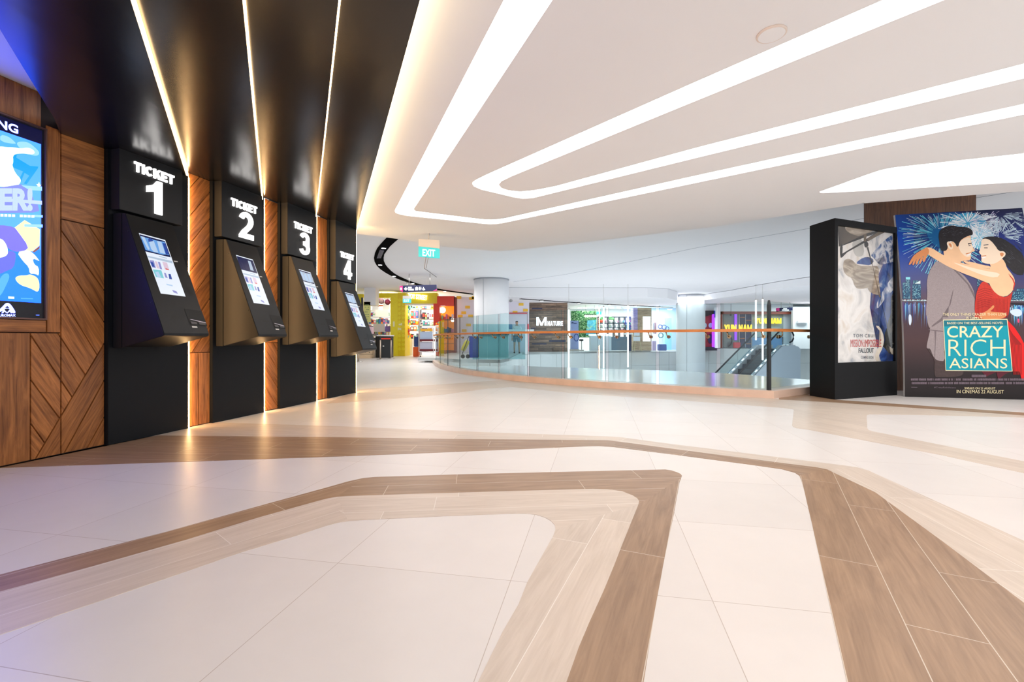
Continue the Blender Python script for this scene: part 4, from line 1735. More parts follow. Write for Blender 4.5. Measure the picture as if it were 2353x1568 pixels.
# reflections on the water: streaks of coloured light
for i in range(60):
    x = 150 + R.random() * 345
    y0, y1 = 1340 + R.random() * 60, 1480 + R.random() * 260
    w = 3 + R.random() * 9
    m_ = [ink('streak_cyan', (84, 176, 214)), ink('streak_violet', (112, 84, 160)), ink('streak_blue', (50, 96, 170)), ink('streak_pale', (170, 206, 236))][R.randint(0, 3)]
    b.poly(T7((x, y0), (x + w, y0), (x + w * .5, y1)), 2.2 * O + i * .00001, m_)
for i in range(46):
    x = 1690 + R.random() * 215
    y0, y1 = 1380 + R.random() * 60, 1480 + R.random() * 240
    w = 5 + R.random() * 14
    m_ = [ink('streak_cyan', (0, 0, 0)), ink('streak_blue', (0, 0, 0)), ink('streak_pale', (0, 0, 0))][R.randint(0, 2)]
    b.poly(T7((x, y0), (min(1900, x + w), y0), (min(1900, x + w * .5), y1)), 2.2 * O + i * .00001, m_)
b.poly(T7((1690, 1355), (1905, 1365), (1905, 1395), (1690, 1375)), 2.6 * O, ink('bridge', (40, 34, 44)))
b.poly(T8((1760, 90), (1930, 60), (1975, 150), (1900, 200), (1800, 160)), 3 * O, ink('light_pool', (214, 232, 250)), 2)
b.poly(T8((185, 160), (225, 150), (240, 250), (215, 340), (190, 300)), 3 * O, ink('light_pool', (0, 0, 0)), 2)
b.poly(T8((1890, 225), (1920, 220), (1925, 285), (1895, 290)), 3 * O, ink('pink_light', (232, 70, 120)), 2)

# the man, seen from the side, grey jacket
I_jack = ink('jacket_grey', (158, 146, 148), .5, .1, 60)
I_jack2 = ink('jacket_fold', (118, 106, 110), .5, .1, 60)
I_trou = ink('trousers', (76, 62, 62), .5, .12, 30)
I_skin = ink('skin', (250, 204, 160), .4, .04, 6)
I_skinl = ink('skin_light', (255, 232, 206), .4)
I_skind = ink('skin_shadow', (224, 146, 92), .4)
I_hair = ink('hair_dark', (34, 30, 34), .4, .3, 40)
I_hair2 = ink('hair_sheen', (74, 74, 84), .4)
I_red = ink('dress_red', (206, 54, 40), .5, .1, 40)
I_red2 = ink('dress_fold', (160, 30, 26), .5)
I_red3 = ink('dress_bright', (232, 30, 30), .5)
b.poly(T8((470, 690), (530, 690), (560, 790), (610, 850), (780, 850), (1000, 820), (1060, 1060), (1000, 1130), (640, 1140), (600, 1130), (585, 1000), (600, 860)), 4.0 * O, I_trou, 1)
b.poly(T7((640, 745), (760, 800), (900, 875), (1030, 955), (1110, 1060), (1160, 1150), (1190, 1250), (1182, 1400), (1188, 1568)) + T8((1222, 60), (1222, 400), (800, 480), (740, 700), (760, 890), (640, 880), (600, 850), (560, 790), (530, 690), (470, 690), (470, 640), (500, 500), (530, 385), (490, 330), (470, 150)) + T7((485, 1568), (488, 1400), (505, 1220), (495, 1060), (520, 930), (575, 830)), 4.6 * O, I_jack, 1)
b.poly(T7((880, 1150), (850, 1250), (815, 1400), (800, 1568)) + T8((720, 200), (720, 250), (560, 350), (540, 340), (690, 220), (790, 60)) + T7((838, 1380), (870, 1240)), 5.2 * O, I_jack2)
b.poly(T7((850, 850), (940, 905), (1100, 1080), (1190, 1240), (1185, 1300), (1080, 1090), (920, 920)), 5.2 * O, I_jack2)
b.poly(T8((500, 390), (725, 415), (728, 430), (620, 420), (610, 600), (600, 850), (590, 840), (600, 600), (590, 415), (500, 402)), 5.2 * O, I_jack2)
b.poly(T7((735, 600), (790, 480), (900, 470), (960, 470), (1010, 430), (1100, 385), (1135, 395), (1128, 440), (1142, 500), (1150, 540), (1168, 570), (1190, 604), (1183, 616), (1140, 622), (1136, 645), (1128, 680), (1134, 705), (1122, 735), (1100, 748), (1000, 752), (960, 790), (1000, 860), (900, 880), (780, 800), (745, 700)), 5.0 * O, I_skin, 1)
b.poly(T7((960, 480), (1060, 420), (1120, 410), (1130, 500), (1165, 580), (1120, 620), (1130, 690), (1060, 700), (960, 600)), 5.5 * O, I_skinl, 1)
b.poly(T7((1085, 500), (1140, 494), (1142, 506), (1090, 516)), 6 * O, I_hair)
b.poly(T7((1095, 530), (1125, 524), (1128, 534), (1098, 540)), 6 * O, I_hair2)
b.poly(T7((1060, 655), (1134, 636), (1130, 664), (1085, 678)), 6 * O, ink('smile', (255, 250, 246)))
b.poly(T7((1055, 645), (1135, 626), (1134, 637), (1062, 660)), 6.3 * O, I_skind)
b.poly(T7((780, 500), (800, 470), (840, 475), (875, 520), (870, 580), (840, 592), (805, 560)), 6 * O, I_skinl, 2)
b.poly(T7((805, 505), (835, 495), (858, 530), (850, 565), (825, 540)), 6.4 * O, I_skind, 2)
b.poly(T7((690, 600), (680, 500), (662, 385), (690, 300), (775, 255), (870, 238), (940, 260), (1010, 262), (1090, 270), (1148, 306), (1160, 345), (1155, 380), (1100, 388), (1010, 432), (965, 480), (950, 548), (925, 545), (905, 500), (870, 470), (820, 465), (790, 490), (800, 560), (780, 600), (745, 612)), 5.8 * O, I_hair, 1)
for i in range(40):
    x, y = 700 + R.random() * 400, 270 + R.random() * 130
    b.poly(T7((x, y), (x + 30, y - 14), (x + 34, y - 9)), 6.2 * O, I_hair2)

# the woman, dark hair, red dress, arm around his neck
b.poly(T7((1285, 440), (1340, 405), (1480, 398), (1600, 432), (1720, 510), (1830, 610), (1905, 700), (1905, 950), (1820, 960), (1740, 920), (1680, 850), (1620, 790), (1590, 700), (1500, 560), (1400, 460)), 4.2 * O, I_hair, 1)
for i in range(46):
    x, y = 1480 + R.random() * 330, 450 + R.random() * 300
    b.poly(T7((x, y), (x + 70, y + 60), (x + 68, y + 66)), 4.5 * O, I_hair2 if R.random() < .4 else I_hair)
# far arm and nape
b.poly(T7((1000, 745), (1150, 768), (1310, 812), (1410, 826), (1430, 870), (1280, 850), (1080, 800)), 4.4 * O, I_skin, 1)
b.poly(T7((1400, 780), (1560, 700), (1620, 760), (1650, 860), (1720, 940), (1760, 1010), (1765, 1080), (1735, 1190), (1630, 1275), (1500, 1245), (1420, 1130), (1390, 1060), (1380, 900), (1420, 840)), 4.8 * O, I_skin, 1)
b.poly(T7((1290, 440), (1350, 425), (1420, 460), (1490, 545), (1540, 615), (1600, 610), (1632, 640), (1625, 680), (1585, 712), (1560, 740), (1480, 790), (1400, 800), (1310, 782), (1278, 755), (1285, 715), (1275, 690), (1282, 668), (1262, 652), (1244, 624), (1262, 596), (1276, 560), (1278, 490)), 5.2 * O, I_skinl, 1)
b.poly(T7((1310, 520), (1380, 512), (1385, 522), (1315, 532)), 6 * O, I_hair2)
b.poly(T7((1320, 560), (1372, 560), (1372, 570), (1322, 570)), 6 * O, I_hair)
b.poly(T7((1282, 690), (1352, 682), (1340, 706), (1300, 716)), 6 * O, ink('smile', (0, 0, 0)))
b.poly(T7((1276, 678), (1352, 672), (1352, 684), (1284, 692)), 6.3 * O, I_skind)
b.poly(T7((1540, 640), (1590, 630), (1610, 660), (1570, 700)), 6 * O, I_skind, 2)
b.poly(T7((1285, 440), (1340, 405), (1480, 398), (1580, 470), (1560, 600), (1520, 600), (1490, 545), (1420, 460), (1350, 428)), 6.2 * O, I_hair, 1)
# dress
b.poly(T7((1310, 1035), (1400, 1095), (1450, 1180), (1540, 1258), (1640, 1280), (1730, 1205), (1742, 1180), (1715, 1260), (1692, 1400), (1665, 1568)) + T8((1700, 120), (1722, 232), (1220, 232), (1225, 100)) + T7((1192, 1568), (1186, 1400), (1208, 1220), (1250, 1110)), 5.0 * O, I_red, 1)
for i in range(26):
    x = 1200 + i * 18
    b.poly(T7((x, 1290 + 3 * i % 40), (x + 5, 1285), (x + 12, 1568), (x + 4, 1568)), 5.4 * O, I_red2)
for i in range(9):
    y = 1120 + i * 32
    b.poly(T7((1225 - i, y + 60), (1330, y + 20), (1440, y + 50), (1440, y + 56), (1330, y + 28), (1225 - i, y + 67)), 5.5 * O, I_red2)
b.poly(T7((1640, 900), (1740, 1010), (1768, 1080), (1742, 1180), (1735, 1160), (1750, 1080), (1725, 1015), (1636, 915)), 6 * O, I_red)
b.poly(T8((1722, 232), (1850, 370), (1930, 490), (1992, 610), (1992, 1190), (1960, 1190), (1925, 1050), (1840, 1050), (1790, 900), (1760, 500)), 5.0 * O, I_red3)
for i in range(8):
    b.poly(T8((1735 + i * 6, 280 + i * 20), (1800 + i * 22, 620), (1836 + i * 18, 1100), (1826 + i * 18, 1100), (1788 + i * 22, 640)), 5.4 * O, I_red2)
b.poly(T8((1330, 1050), (1800, 1050), (1700, 1090), (1590, 1180), (1560, 1060), (1400, 1130)), 4.2 * O, ink('dress_hem', (92, 22, 40)))
# near arm: shoulder, forearm, hanging hand with five fingers
b.poly(T7((1640, 880), (1560, 878), (1360, 868), (1160, 818), (1000, 782), (850, 728), (700, 652), (570, 566), (500, 556), (460, 568), (470, 610), (500, 650), (560, 692), (680, 765), (800, 835), (1000, 925), (1200, 1000), (1390, 1078), (1500, 1112), (1610, 1095), (1710, 1010)), 6.6 * O, I_skin, 1)
b.poly(T7((1500, 1000), (1300, 960), (1100, 880), (900, 790), (880, 770), (1100, 840), (1350, 900), (1560, 930)), 7 * O, I_skinl, 1)
b.poly(T7((500, 556), (430, 590), (345, 640), (310, 680), (330, 720), (400, 710), (480, 670), (520, 660), (530, 600)), 6.8 * O, I_skind, 1)
for fing in ([(330, 650), (285, 700), (232, 800), (240, 812), (268, 800), (300, 750), (345, 700)], [(350, 670), (315, 720), (284, 800), (294, 815), (312, 808), (335, 750), (372, 700)], [(380, 680), (350, 730), (328, 795), (342, 808), (358, 800), (380, 740), (410, 700)], [(415, 690), (395, 735), (384, 790), (394, 798), (406, 790), (425, 745), (445, 700)], [(470, 660), (440, 710), (434, 755), (452, 770), (470, 755), (490, 700), (510, 665)]):
    b.poly(T7(*fing), 7.2 * O, I_skind, 1)
# his hand at her waist
b.poly(T8((1290, 150), (1400, 110), (1480, 40), (1505, 10), (1530, 22), (1520, 60), (1450, 110), (1560, 120), (1700, 130), (1720, 190), (1600, 232), (1300, 232)), 6 * O, I_skind, 1)

# title block
I_ttl = ink('title_teal', (0, 158, 178))
I_ttl2 = ink('title_teal_dark', (24, 118, 136))
I_cream = ink('title_cream', (246, 234, 190))
b.poly(T8((722, 238), (1730, 226), (1812, 1050), (762, 1037)), 8 * O, I_cream)
b.poly(T8((732, 250), (1720, 238), (1800, 1040), (770, 1027)), 8.6 * O, I_ttl)
b.poly(T8((732, 250), (1720, 238), (1730, 330), (738, 345)), 8.9 * O, I_ttl2)


def t8(body, x0, y0, x1, y1, dy=0.0, bold=0.0, m=None, sp=1.0):
    (a, c), (d, e) = T8((x0, y0), (x1, y1))
    b.text(body, a, c, d, e, 9.6 * O, m or I_cream, bold, dy / 6.816, sp)


t8('THE ONLY THING CRAZIER THAN LOVE', 720, 136, 1716, 178, -4, .005)
t8('IS FAMILY', 1088, 192, 1336, 228, 0, .004)
t8('BASED ON THE BEST-SELLING NOVEL', 786, 274, 1662, 310, -4, .006)
t8('CRAZY', 784, 338, 1664, 520, -3, .008)
t8('RICH', 806, 548, 1700, 810, 0, -.012)
t8('ASIANS', 818, 842, 1728, 1000, 2, .002)
t8('SNEAKS ON 21 AUGUST', 1058, 1294, 1540, 1326, 4, .004)
t8('IN CINEMAS 22 AUGUST', 935, 1336, 1672, 1388, 6, 0)
I_cred = ink('credits', (128, 112, 124))
for row, (y0, x0, x1) in enumerate(((1152, 220, 1985), (1208, 232, 1985))):
    x = x0
    while x < x1:
        w = 5 + R.random() * 6
        if R.random() < .88:
            b.poly(T8((x, y0 + 10 * R.random()), (x + w, y0 + 6), (x + w, y0 + 40), (x, y0 + 40)), 9 * O, I_cred)
        x += w + 3.5
for x in range(1170, 1400, 11):
    b.poly(T8((x, 1100), (x + 7, 1100), (x + 7, 1140), (x, 1140)), 9 * O, I_cred)
t8('#CrazyRichAsians', 580, 1285, 920, 1315, 6, 0, I_cred)
b.poly(T8((225, 1292), (320, 1294), (320, 1300), (225, 1299)), 9 * O, I_cred)
b.build('poster_print', root)

# ================================================================== black poster lightbox
q0, q1, q2 = hz(1918.5, 919), hz(2061.5, 908.2), hz(1860.6, 909.8)
fu, fv = (q1 - q0), (q2 - q0)
HB = 2.835
root = thing('poster_lightbox', 'black upright case with a cloudy mountain film poster, beside the glass balustrade', 'poster case', (q0 + q1 + fv) / 2 if False else q0 + fu / 2 + fv / 2)
LS = Surf(q0, fu, (0, 0, 1))
tl, tr, br, bl_ = LS.uv(1924.8, 518.8), LS.uv(2056.8, 534), LS.uv(2058.4, 830.6), LS.uv(1926.4, 834)
u0, u1 = (tl.x + bl_.x) / 2, (tr.x + br.x) / 2
v0, v1 = (bl_.y + br.y) / 2, (tl.y + tr.y) / 2
Wd = fu.length
M_case = mat('case_black', srgb(11, 11, 14), 0.5, spec=0.2, var=0.05, vscale=3)
b = MB()
N_ = LS.N
dpt = fv
# frame around the window: sides, head, plinth
for (a0, a1, c0, c1) in ((0, u0, 0, HB), (u1, Wd, 0, HB), (u0, u1, v1, HB), (u0, u1, 0, v0)):
    q = [LS.w(a0, c0), LS.w(a1, c0), LS.w(a1, c1), LS.w(a0, c1)]
    b.prism(q, dpt)
b.build('case', M_case, root)
b = MB()
q = [LS.w(u0, v0, -.045), LS.w(u1, v0, -.045), LS.w(u1, v1, -.045), LS.w(u0, v1, -.045)]
b.prism(q, -N_ * .02)
b.build('back_panel', M_case, root)
b = MB()
q = [LS.w(-.002, v0 - .012, .001), LS.w(Wd, v0 - .012, .001), LS.w(Wd, v0 - .006, .001), LS.w(-.002, v0 - .006, .001)]
b.prism(q, -N_ * .002)
b.build('seam', mat('case_seam', srgb(6, 6, 7), .7), root)

LP = Surf(LS.w(0, 0, -.042), fu, (0, 0, 1))
TM = lambda *p: [(1900 + x / 4.3556, 500 + y / 4.3556) for x, y in p]
C = lambda r, g, bb: srgb(r, g, bb)
M_cloud = ramp_noise('print_cloud', [(.30, C(150, 158, 172)), (.42, C(226, 222, 218)), (.55, C(250, 246, 242)), (.7, C(232, 220, 206))], 2.4, 7, 1.2, .18)
M_mtn = ramp_noise('print_mountain', [(.28, C(24, 42, 92)), (.42, C(60, 98, 160)), (.52, C(236, 236, 240)), (.60, C(86, 108, 150)), (.75, C(40, 46, 70))], 3.2, 8, 1.6, .18, stretch=(1, 1, .8))
M_deepb = ramp_noise('print_valley', [(.3, C(14, 28, 72)), (.5, C(34, 70, 146)), (.62, C(74, 110, 170)), (.75, C(196, 200, 214))], 3.0, 8, 1.4, .18)
M_rock = ramp_noise('print_rock', [(.3, C(14, 14, 18)), (.5, C(52, 48, 46)), (.62, C(108, 98, 86)), (.75, C(30, 34, 40))], 5.0, 8, 1.4, .18)
M_reflect = ramp_noise('print_rotor', [(.3, C(120, 106, 92)), (.5, C(172, 156, 136)), (.62, C(206, 192, 172)), (.75, C(140, 124, 106))], 1.6, 5, 2.0, .18, stretch=(1, 1, 4))
M_glow = ramp_noise('print_snow', [(.3, C(210, 196, 174)), (.6, C(250, 240, 224))], 3, 4, .5, .18)
M_bar = ink('skid', (40, 36, 32), .18)
M_bar2 = ink('skid_brown', (110, 92, 70), .18)
M_tail = ramp_noise('print_hull', [(.3, C(30, 26, 22)), (.6, C(96, 84, 70))], 2, 3, .4, .18)
b = Art(LP)
O2 = .0010
b.flat([(u0 - .01, v0 - .01), (u1 + .01, v0 - .01), (u1 + .01, v1 + .01), (u0 - .01, v1 + .01)], 0, M_cloud)
b.poly(TM((683, 150), (600, 210), (500, 300), (440, 380), (480, 420), (560, 400), (520, 470), (600, 480), (683, 440)), 1 * O2, M_mtn)
b.poly(TM((683, 440), (560, 470), (520, 560), (440, 760), (430, 900), (520, 980), (560, 1080), (590, 1200), (560, 1300), (520, 1380), (540, 1440), (690, 1440)), 1.2 * O2, M_deepb)
b.poly(TM((280, 460), (360, 400), (430, 395), (475, 430), (440, 480), (350, 470)), 1.4 * O2, M_deepb, 1)
b.poly(TM((690, 560), (620, 640), (570, 720), (520, 800), (480, 920), (520, 900), (600, 790), (690, 700)), 1.6 * O2, M_mtn)
b.poly(TM((690, 700), (640, 800), (640, 960), (600, 1080), (600, 1180), (560, 1290), (620, 1360), (690, 1390)), 1.8 * O2, M_rock)
b.poly(TM((530, 1090), (480, 1080), (540, 1150), (545, 1230), (510, 1310), (478, 1380), (490, 1440), (520, 1440), (515, 1390), (560, 1300), (575, 1200)), 2.4 * O2, M_glow, 1)
b.poly(TM((620, 1290), (660, 1250), (688, 1280), (688, 1370), (640, 1370)), 2.4 * O2, M_glow, 2)
# aircraft hull, brownish reflections painted into the print, and a grey ghost shape
b.poly(TM((108, 84), (180, 90), (210, 140), (300, 180), (380, 165), (380, 175), (118, 290)), 2.0 * O2, M_tail)
b.poly(TM((176, 90), (470, 116), (440, 150), (330, 190), (240, 165), (190, 130)), 2.4 * O2, M_reflect, 1)
b.poly(TM((165, 430), (210, 410), (260, 430), (300, 480), (420, 490), (515, 480), (520, 560), (510, 640), (430, 700), (330, 720), (280, 700), (250, 600), (190, 580), (160, 520)), 2.4 * O2, M_reflect, 2)
b.poly(TM((460, 560), (510, 540), (525, 680), (535, 770), (520, 780), (440, 760), (400, 700)), 2.8 * O2, M_reflect, 1)
b.poly(TM((245, 235), (330, 200), (360, 250), (375, 370), (320, 400), (270, 370)), 2.0 * O2, ramp_noise('print_ghost', [(.3, C(176, 174, 168)), (.6, C(206, 204, 198))], 3, 3, .4, .18), 1)
# landing skid
b.poly(TM((118, 292), (390, 162), (540, 122), (548, 135), (470, 165), (150, 285)), 3 * O2, M_bar)
b.poly(TM((130, 275), (158, 265), (152, 400), (132, 405)), 3.2 * O2, M_bar, 1)
b.poly(TM((132, 375), (380, 225), (500, 145), (560, 130), (575, 150), (400, 240), (200, 350), (150, 402)), 3.2 * O2, M_bar)
b.poly(TM((400, 215), (520, 140), (575, 145), (410, 240)), 3.5 * O2, M_bar2)
b.poly(TM((365, 170), (395, 165), (392, 240), (370, 245)), 3.4 * O2, M_bar2)
b.poly(TM((372, 250), (395, 238), (415, 258), (412, 290), (390, 305), (374, 288)), 3.6 * O2, M_bar, 2)
b.poly(TM((398, 300), (412, 295), (452, 460), (446, 462)), 3.6 * O2, M_bar)
b.poly(TM((448, 460), (454, 460), (530, 780), (540, 785), (535, 805), (520, 795)), 3.6 * O2, M_bar2)
b.poly(TM((531, 795), (535, 795), (615, 1120), (611, 1122)), 3.6 * O2, M_bar)
# climber as a small dark figure on the rope's end
b.poly(TM((595, 1110), (615, 1105), (630, 1150), (655, 1170), (640, 1230), (670, 1290), (650, 1320), (610, 1260), (580, 1300), (565, 1290), (585, 1220), (575, 1170)), 3.4 * O2, ink('figure_dark', (38, 38, 34), .18), 1)
I_ttg = ink('type_grey', (70, 76, 92), .18)
I_rd = ink('type_red', (206, 52, 40), .18)
I_nv = ink('type_navy', (20, 26, 44), .18)
I_wt = ink('type_white', (240, 238, 236), .18)


def tm(body, x0, y0, x1, y1, m_, bold=0, dy=0, sp=1.0):
    (a, c), (d, e) = TM((x0, y0), (x1, y1))
    b.text(body, a, c, d, e, 4.6 * O2, m_, bold, dy / 4.3556, sp)


tm('TOM CRUISE', 262, 1166, 520, 1198, I_ttg, 0, 4, 1.25)
tm('MISSION:IMPOSSIBLE', 236, 1222, 542, 1298, I_rd, 0, 0)
tm('FALLOUT', 316, 1308, 468, 1356, I_nv, .02, 0)
tm('COMING SOON', 340, 1388, 462, 1414, ink('type_slate', (92, 96, 110), .18), .01, 0)
b.poly(TM((350, 1376), (450, 1376), (450, 1381), (350, 1381)), 4 * O2, I_wt)
b.build('poster_print', root)
b = MB()
q = [LS.w(u0, v0, -.022), LS.w(u1, v0, -.022), LS.w(u1, v1, -.022), LS.w(u0, v1, -.022)]
b.prism(q, -N_ * .004)
b.build('cover_sheet', glass_mat('cover_acrylic', (.98, .98, .98), 0.02, 1.0), root)

# wood-clad column behind the posters
b = MB()
x0, x1, y0 = at(1985, 460, 8.85).x, at(2243, 460, 8.35).x, 8.35
NB = 6
for k in range(NB):
    a, c = lerp(x0, x1, k / NB), lerp(x0, x1, (k + 1) / NB)
    ox = R.random() * 9
    b.face([(a + .0015, y0, 0), (c - .0015, y0, 0), (c - .0015, y0, UZ), (a + .0015, y0, UZ)], 0, [(ox, a), (ox, c), (ox + UZ, c), (ox + UZ, a)])
b.face([(x0, y0 + .5, 0), (x0, y0, 0), (x0, y0, UZ), (x0, y0 + .5, UZ)], 0, [(0, 0), (0, .5), (UZ, .5), (UZ, 0)])
b.face([(x1, y0, 0), (x1, y0 + .5, 0), (x1, y0 + .5, UZ), (x1, y0, UZ)], 0, [(0, 0), (0, .5), (UZ, .5), (UZ, 0)])
b.face([(x1, y0 + .5, 0), (x0, y0 + .5, 0), (x0, y0 + .5, UZ), (x1, y0 + .5, UZ)], 0, [(0, 0), (0, 2), (UZ, 2), (UZ, 0)])
b.box(x0 + .01, x1 - .01, y0 + .004, y0 + .48, 0, UZ - .001, 1)
struct('column_wood', b, [wood('column_walnut', srgb(84, 52, 34), srgb(126, 82, 54), .45, tint=.12), M_groove], tint=[R.random() for _ in b.f], fix=False)
# ================================================================== glass balustrade
GZ0, GZ1 = KH - 0.02, 1.555


def px_of(p):
    return CX + F * p.x / p.y


GO = 0.12
gl = offset_path(KPATH, GO)
cin = KP[-1] + ((gl[-1] - KP[-1]).normalized() + nin).normalized() * (GO / math.cos(0.5 * math.acos(max(-1, min(1, (gl[-1] - KP[-1]).normalized().dot(nin))))))
gl[-1] = cin


def densify(pts, step=0.05):
    out = [pts[0]]
    for i in range(len(pts) - 1):
        n = max(1, int((pts[i + 1] - pts[i]).length / step))
        out += [lerp(pts[i], pts[i + 1], k / n) for k in range(1, n + 1)]
    return out


GD = densify(gl)


def glass_panel(path, label, z0, z1, m, th=0.012, group='glass balustrade panels'):
    """upright toughened-glass sheet following path, dark polished edges"""
    b = MB()
    n = len(path)
    nr = [(path[min(n - 1, i + 1)] - path[max(0, i - 1)]).normalized() for i in range(n)]
    off = [Vector((-t.y, t.x, 0)) * th / 2 for t in nr]
    f = [path[i] - off[i] for i in range(n)]
    k = [path[i] + off[i] for i in range(n)]
    up0, up1 = Vector((0, 0, z0)), Vector((0, 0, z1))
    for i in range(n - 1):
        b.mesh([f[i] + up0, f[i + 1] + up0, f[i + 1] + up1, f[i] + up1], [(0, 1, 2, 3)], 0)
        b.mesh([k[i + 1] + up0, k[i] + up0, k[i] + up1, k[i + 1] + up1], [(0, 1, 2, 3)], 0)
        b.mesh([f[i] + up1, f[i + 1] + up1, k[i + 1] + up1, k[i] + up1], [(0, 1, 2, 3)], 0)
    for i in (0, n - 1):
        b.mesh([f[i] + up0, k[i] + up0, k[i] + up1, f[i] + up1], [(0, 1, 2, 3)], 1)
    o = b.build('glass_panel', [m, M_glass_edge], origin=tuple(path[n // 2] + up0))
    return tag(o, label, 'glass panel', group)


JX = [994, 1002, 1012, 1029, 1057, 1097, 1148, 1212.5, 1294.5, 1393.5, 1511.5, 1650, 1900]
names = ['at the far curved end of the balustrade', 'second from the far curved end', 'third from the far curved end', 'fourth from the far curved end', 'in front of the yellow golf bag', 'in front of the blue bin and the white column', 'in front of the man in the white shirt', 'in front of the sign NATURE', 'in front of the hanging leaf wall', 'in front of the dark bottle rack', 'in front of the second white column', 'in front of the escalator, at the open corner']
JP = []
for i in range(len(JX) - 1):
    seg = [p for p in GD if JX[i] <= px_of(p) < JX[i + 1]]
    if len(seg) < 2:
        continue
    if JP:
        d = (seg[1] - seg[0]).normalized()
    seg = seg[::4] + ([seg[-1]] if (len(seg) - 1) % 4 else [])
    # leave a narrow open joint
    if len(seg) >= 2:
        seg[0] = seg[0] + (seg[1] - seg[0]).normalized() * 0.004
        seg[-1] = seg[-1] + (seg[-2] - seg[-1]).normalized() * 0.004
        JP.append(seg)
        glass_panel(seg, 'upright clear glass balustrade panel ' + names[i], GZ0, GZ1, M_glass)
ret = [cin + KDIR * .02, cin + KDIR * 1.6]
glass_panel(ret, 'upright clear glass balustrade panel turning away from the corner behind the poster case', GZ0, GZ1, M_glass)
JP.append([lerp(ret[0], ret[1], t) for t in (0, .5, 1)])
# dark corner post
b = MB()
for dz0, dz1, w0, w1 in ((KH - .01, 1.50, .026, .024), (1.50, 1.575, .024, .012)):
    b.hexa([cin + Vector((-w0, -w0, dz0)), cin + Vector((w0, -w0, dz0)), cin + Vector((w0, w0, dz0)), cin + Vector((-w0, w0, dz0)), cin + Vector((-w1, -w1, dz1)), cin + Vector((w1, -w1, dz1)), cin + Vector((w1, w1, dz1)), cin + Vector((-w1, w1, dz1))])
tag(b.build('corner_post', M_darkmetal, bevel=.002), 'slim dark upright at the corner of the glass balustrade', 'post')

# handrail with brackets
RZ0, RZ1 = 1.066, 1.114
rp_ = offset_path(KPATH, 0.015)
rcn = KP[-1] + ((gl[-1] - KP[-1]).normalized()) * 0.02
rp_[-1] = rcn
root = thing('handrail', 'long orange-brown timber handrail running along the curved glass balustrade', 'handrail', rp_[8])
b = MB()
rl = rp_ + [rcn + KDIR * 1.7]
lo = [p for p in rl]
wid = 0.062
io = offset_path(rl, wid)
u = 0.0
for i in range(len(rl) - 1):
    a, c, d, e = rl[i], rl[i + 1], io[i + 1], io[i]
    L = (c - a).length
    z0, z1 = Vector((0, 0, RZ0)), Vector((0, 0, RZ1))
    b.face([a + z0, c + z0, c + z1, a + z1], 0, [(u, 0.02), (u + L, .02), (u + L, .07), (u, .07)])
    b.face([a + z1, c + z1, d + z1, e + z1], 0, [(u, .07), (u + L, .07), (u + L, .13), (u, .13)])
    b.face([e + z0, d + z0, c + z0, a + z0], 0, [(u, .2), (u + L, .2), (u + L, .14), (u, .14)])
    b.face([d + z0, e + z0, e + z1, d + z1], 0, [(u + L, .2), (u, .2), (u, .25), (u + L, .25)])
    u += L
a, e = rl[0], io[0]
b.face([e + z0, a + z0, a + z1, e + z1], 0, [(0, 0), (.06, 0), (.06, .05), (0, .05)])
b.build('rail', M_rail, root)
for seg in JP:
    L = len(seg)
    for fr_ in (.17, .82) if L > 2 else (.5,):
        x = fr_ * (L - 1)
        i = min(L - 2, int(x))
        p = lerp(seg[i], seg[i + 1], x - i)
        t = (seg[i + 1] - seg[i]).normalized()
        n = Vector((t.y, -t.x, 0))
        c = p + n * .006 + Vector((0, 0, .985))
        b = MB()
        b.cyl(c - n * .002, c + n * .016, .030, 16)
        b.cyl(p - n * .007 + Vector((0, 0, .985)), p - n * .022 + Vector((0, 0, .985)), .030, 16)
        top = p + n * .075 - t * .03 + Vector((0, 0, RZ0 + .004))
        b.tube([c + n * .012, c + n * .045 - t * .004 + Vector((0, 0, .004)), c + n * .066 - t * .014 + Vector((0, 0, .03)), top], .0095, 8)
        b.box(-.03, .03, -.012, .012, -.006, 0, 0, Matrix.Translation(top) @ Matrix.Rotation(math.atan2(t.y, t.x), 4, 'Z'))
        b.build('bracket', M_bronze, root)

# ================================================================== platform, fascias and walls across the opening
PZ = 0.19
M_plat = mat('platform_floor', srgb(208, 212, 210), 0.3, var=.03, vscale=1)
edge = plan([(960, 822), (1000, 823), (1060, 826.5), (1150, 827), (1176, 822)], PZ) + [Vector((0.55, 25.2, PZ)), Vector((7.7, 29.3, PZ)), Vector((13.0, 30.2, PZ)), Vector((24, 30.6, PZ))]
back = [Vector((24, 41, PZ)), Vector((-3.0, 41, PZ)), Vector((-3.3, 24, PZ))]
b = MB()
b.prism(edge + back, (0, 0, -.12))
struct('floor', b, M_plat)


def fascia(pts, z1, z0, wmin, wmax, name):
    b = MB()
    for i in range(len(pts) - 1):
        a, c = pts[i], pts[i + 1]
        t = (c - a)
        L = t.length
        t.normalize()
        n = Vector((t.y, -t.x, 0))
        s = 0.0
        q = [a - n * .03, c - n * .03, c - n * .06, a - n * .06]
        b.hexa([Vector((p.x, p.y, z0)) for p in q] + [Vector((p.x, p.y, z1)) for p in q], 1)
        while s < L - .02:
            w = min(L - s, wmin + (wmax - wmin) * R.random())
            zc = z0
            cuts = [z0, z1]
            if wmin > .8:
                cuts = [z0, z0 + (z1 - z0) * .35, z0 + (z1 - z0) * .72, z1]
            for k in range(len(cuts) - 1):
                p0, p1 = a + t * (s + .008), a + t * (s + w - .008)
                q = [p0, p1, p1 - n * .04, p0 - n * .04]
                b.hexa([Vector((p.x, p.y, cuts[k] + .008)) for p in q] + [Vector((p.x, p.y, cuts[k + 1] - .004)) for p in q], 0)
            s += w
    return struct(name, b, [M_fascia, mat('fascia_gap', srgb(120, 122, 124), .8)])


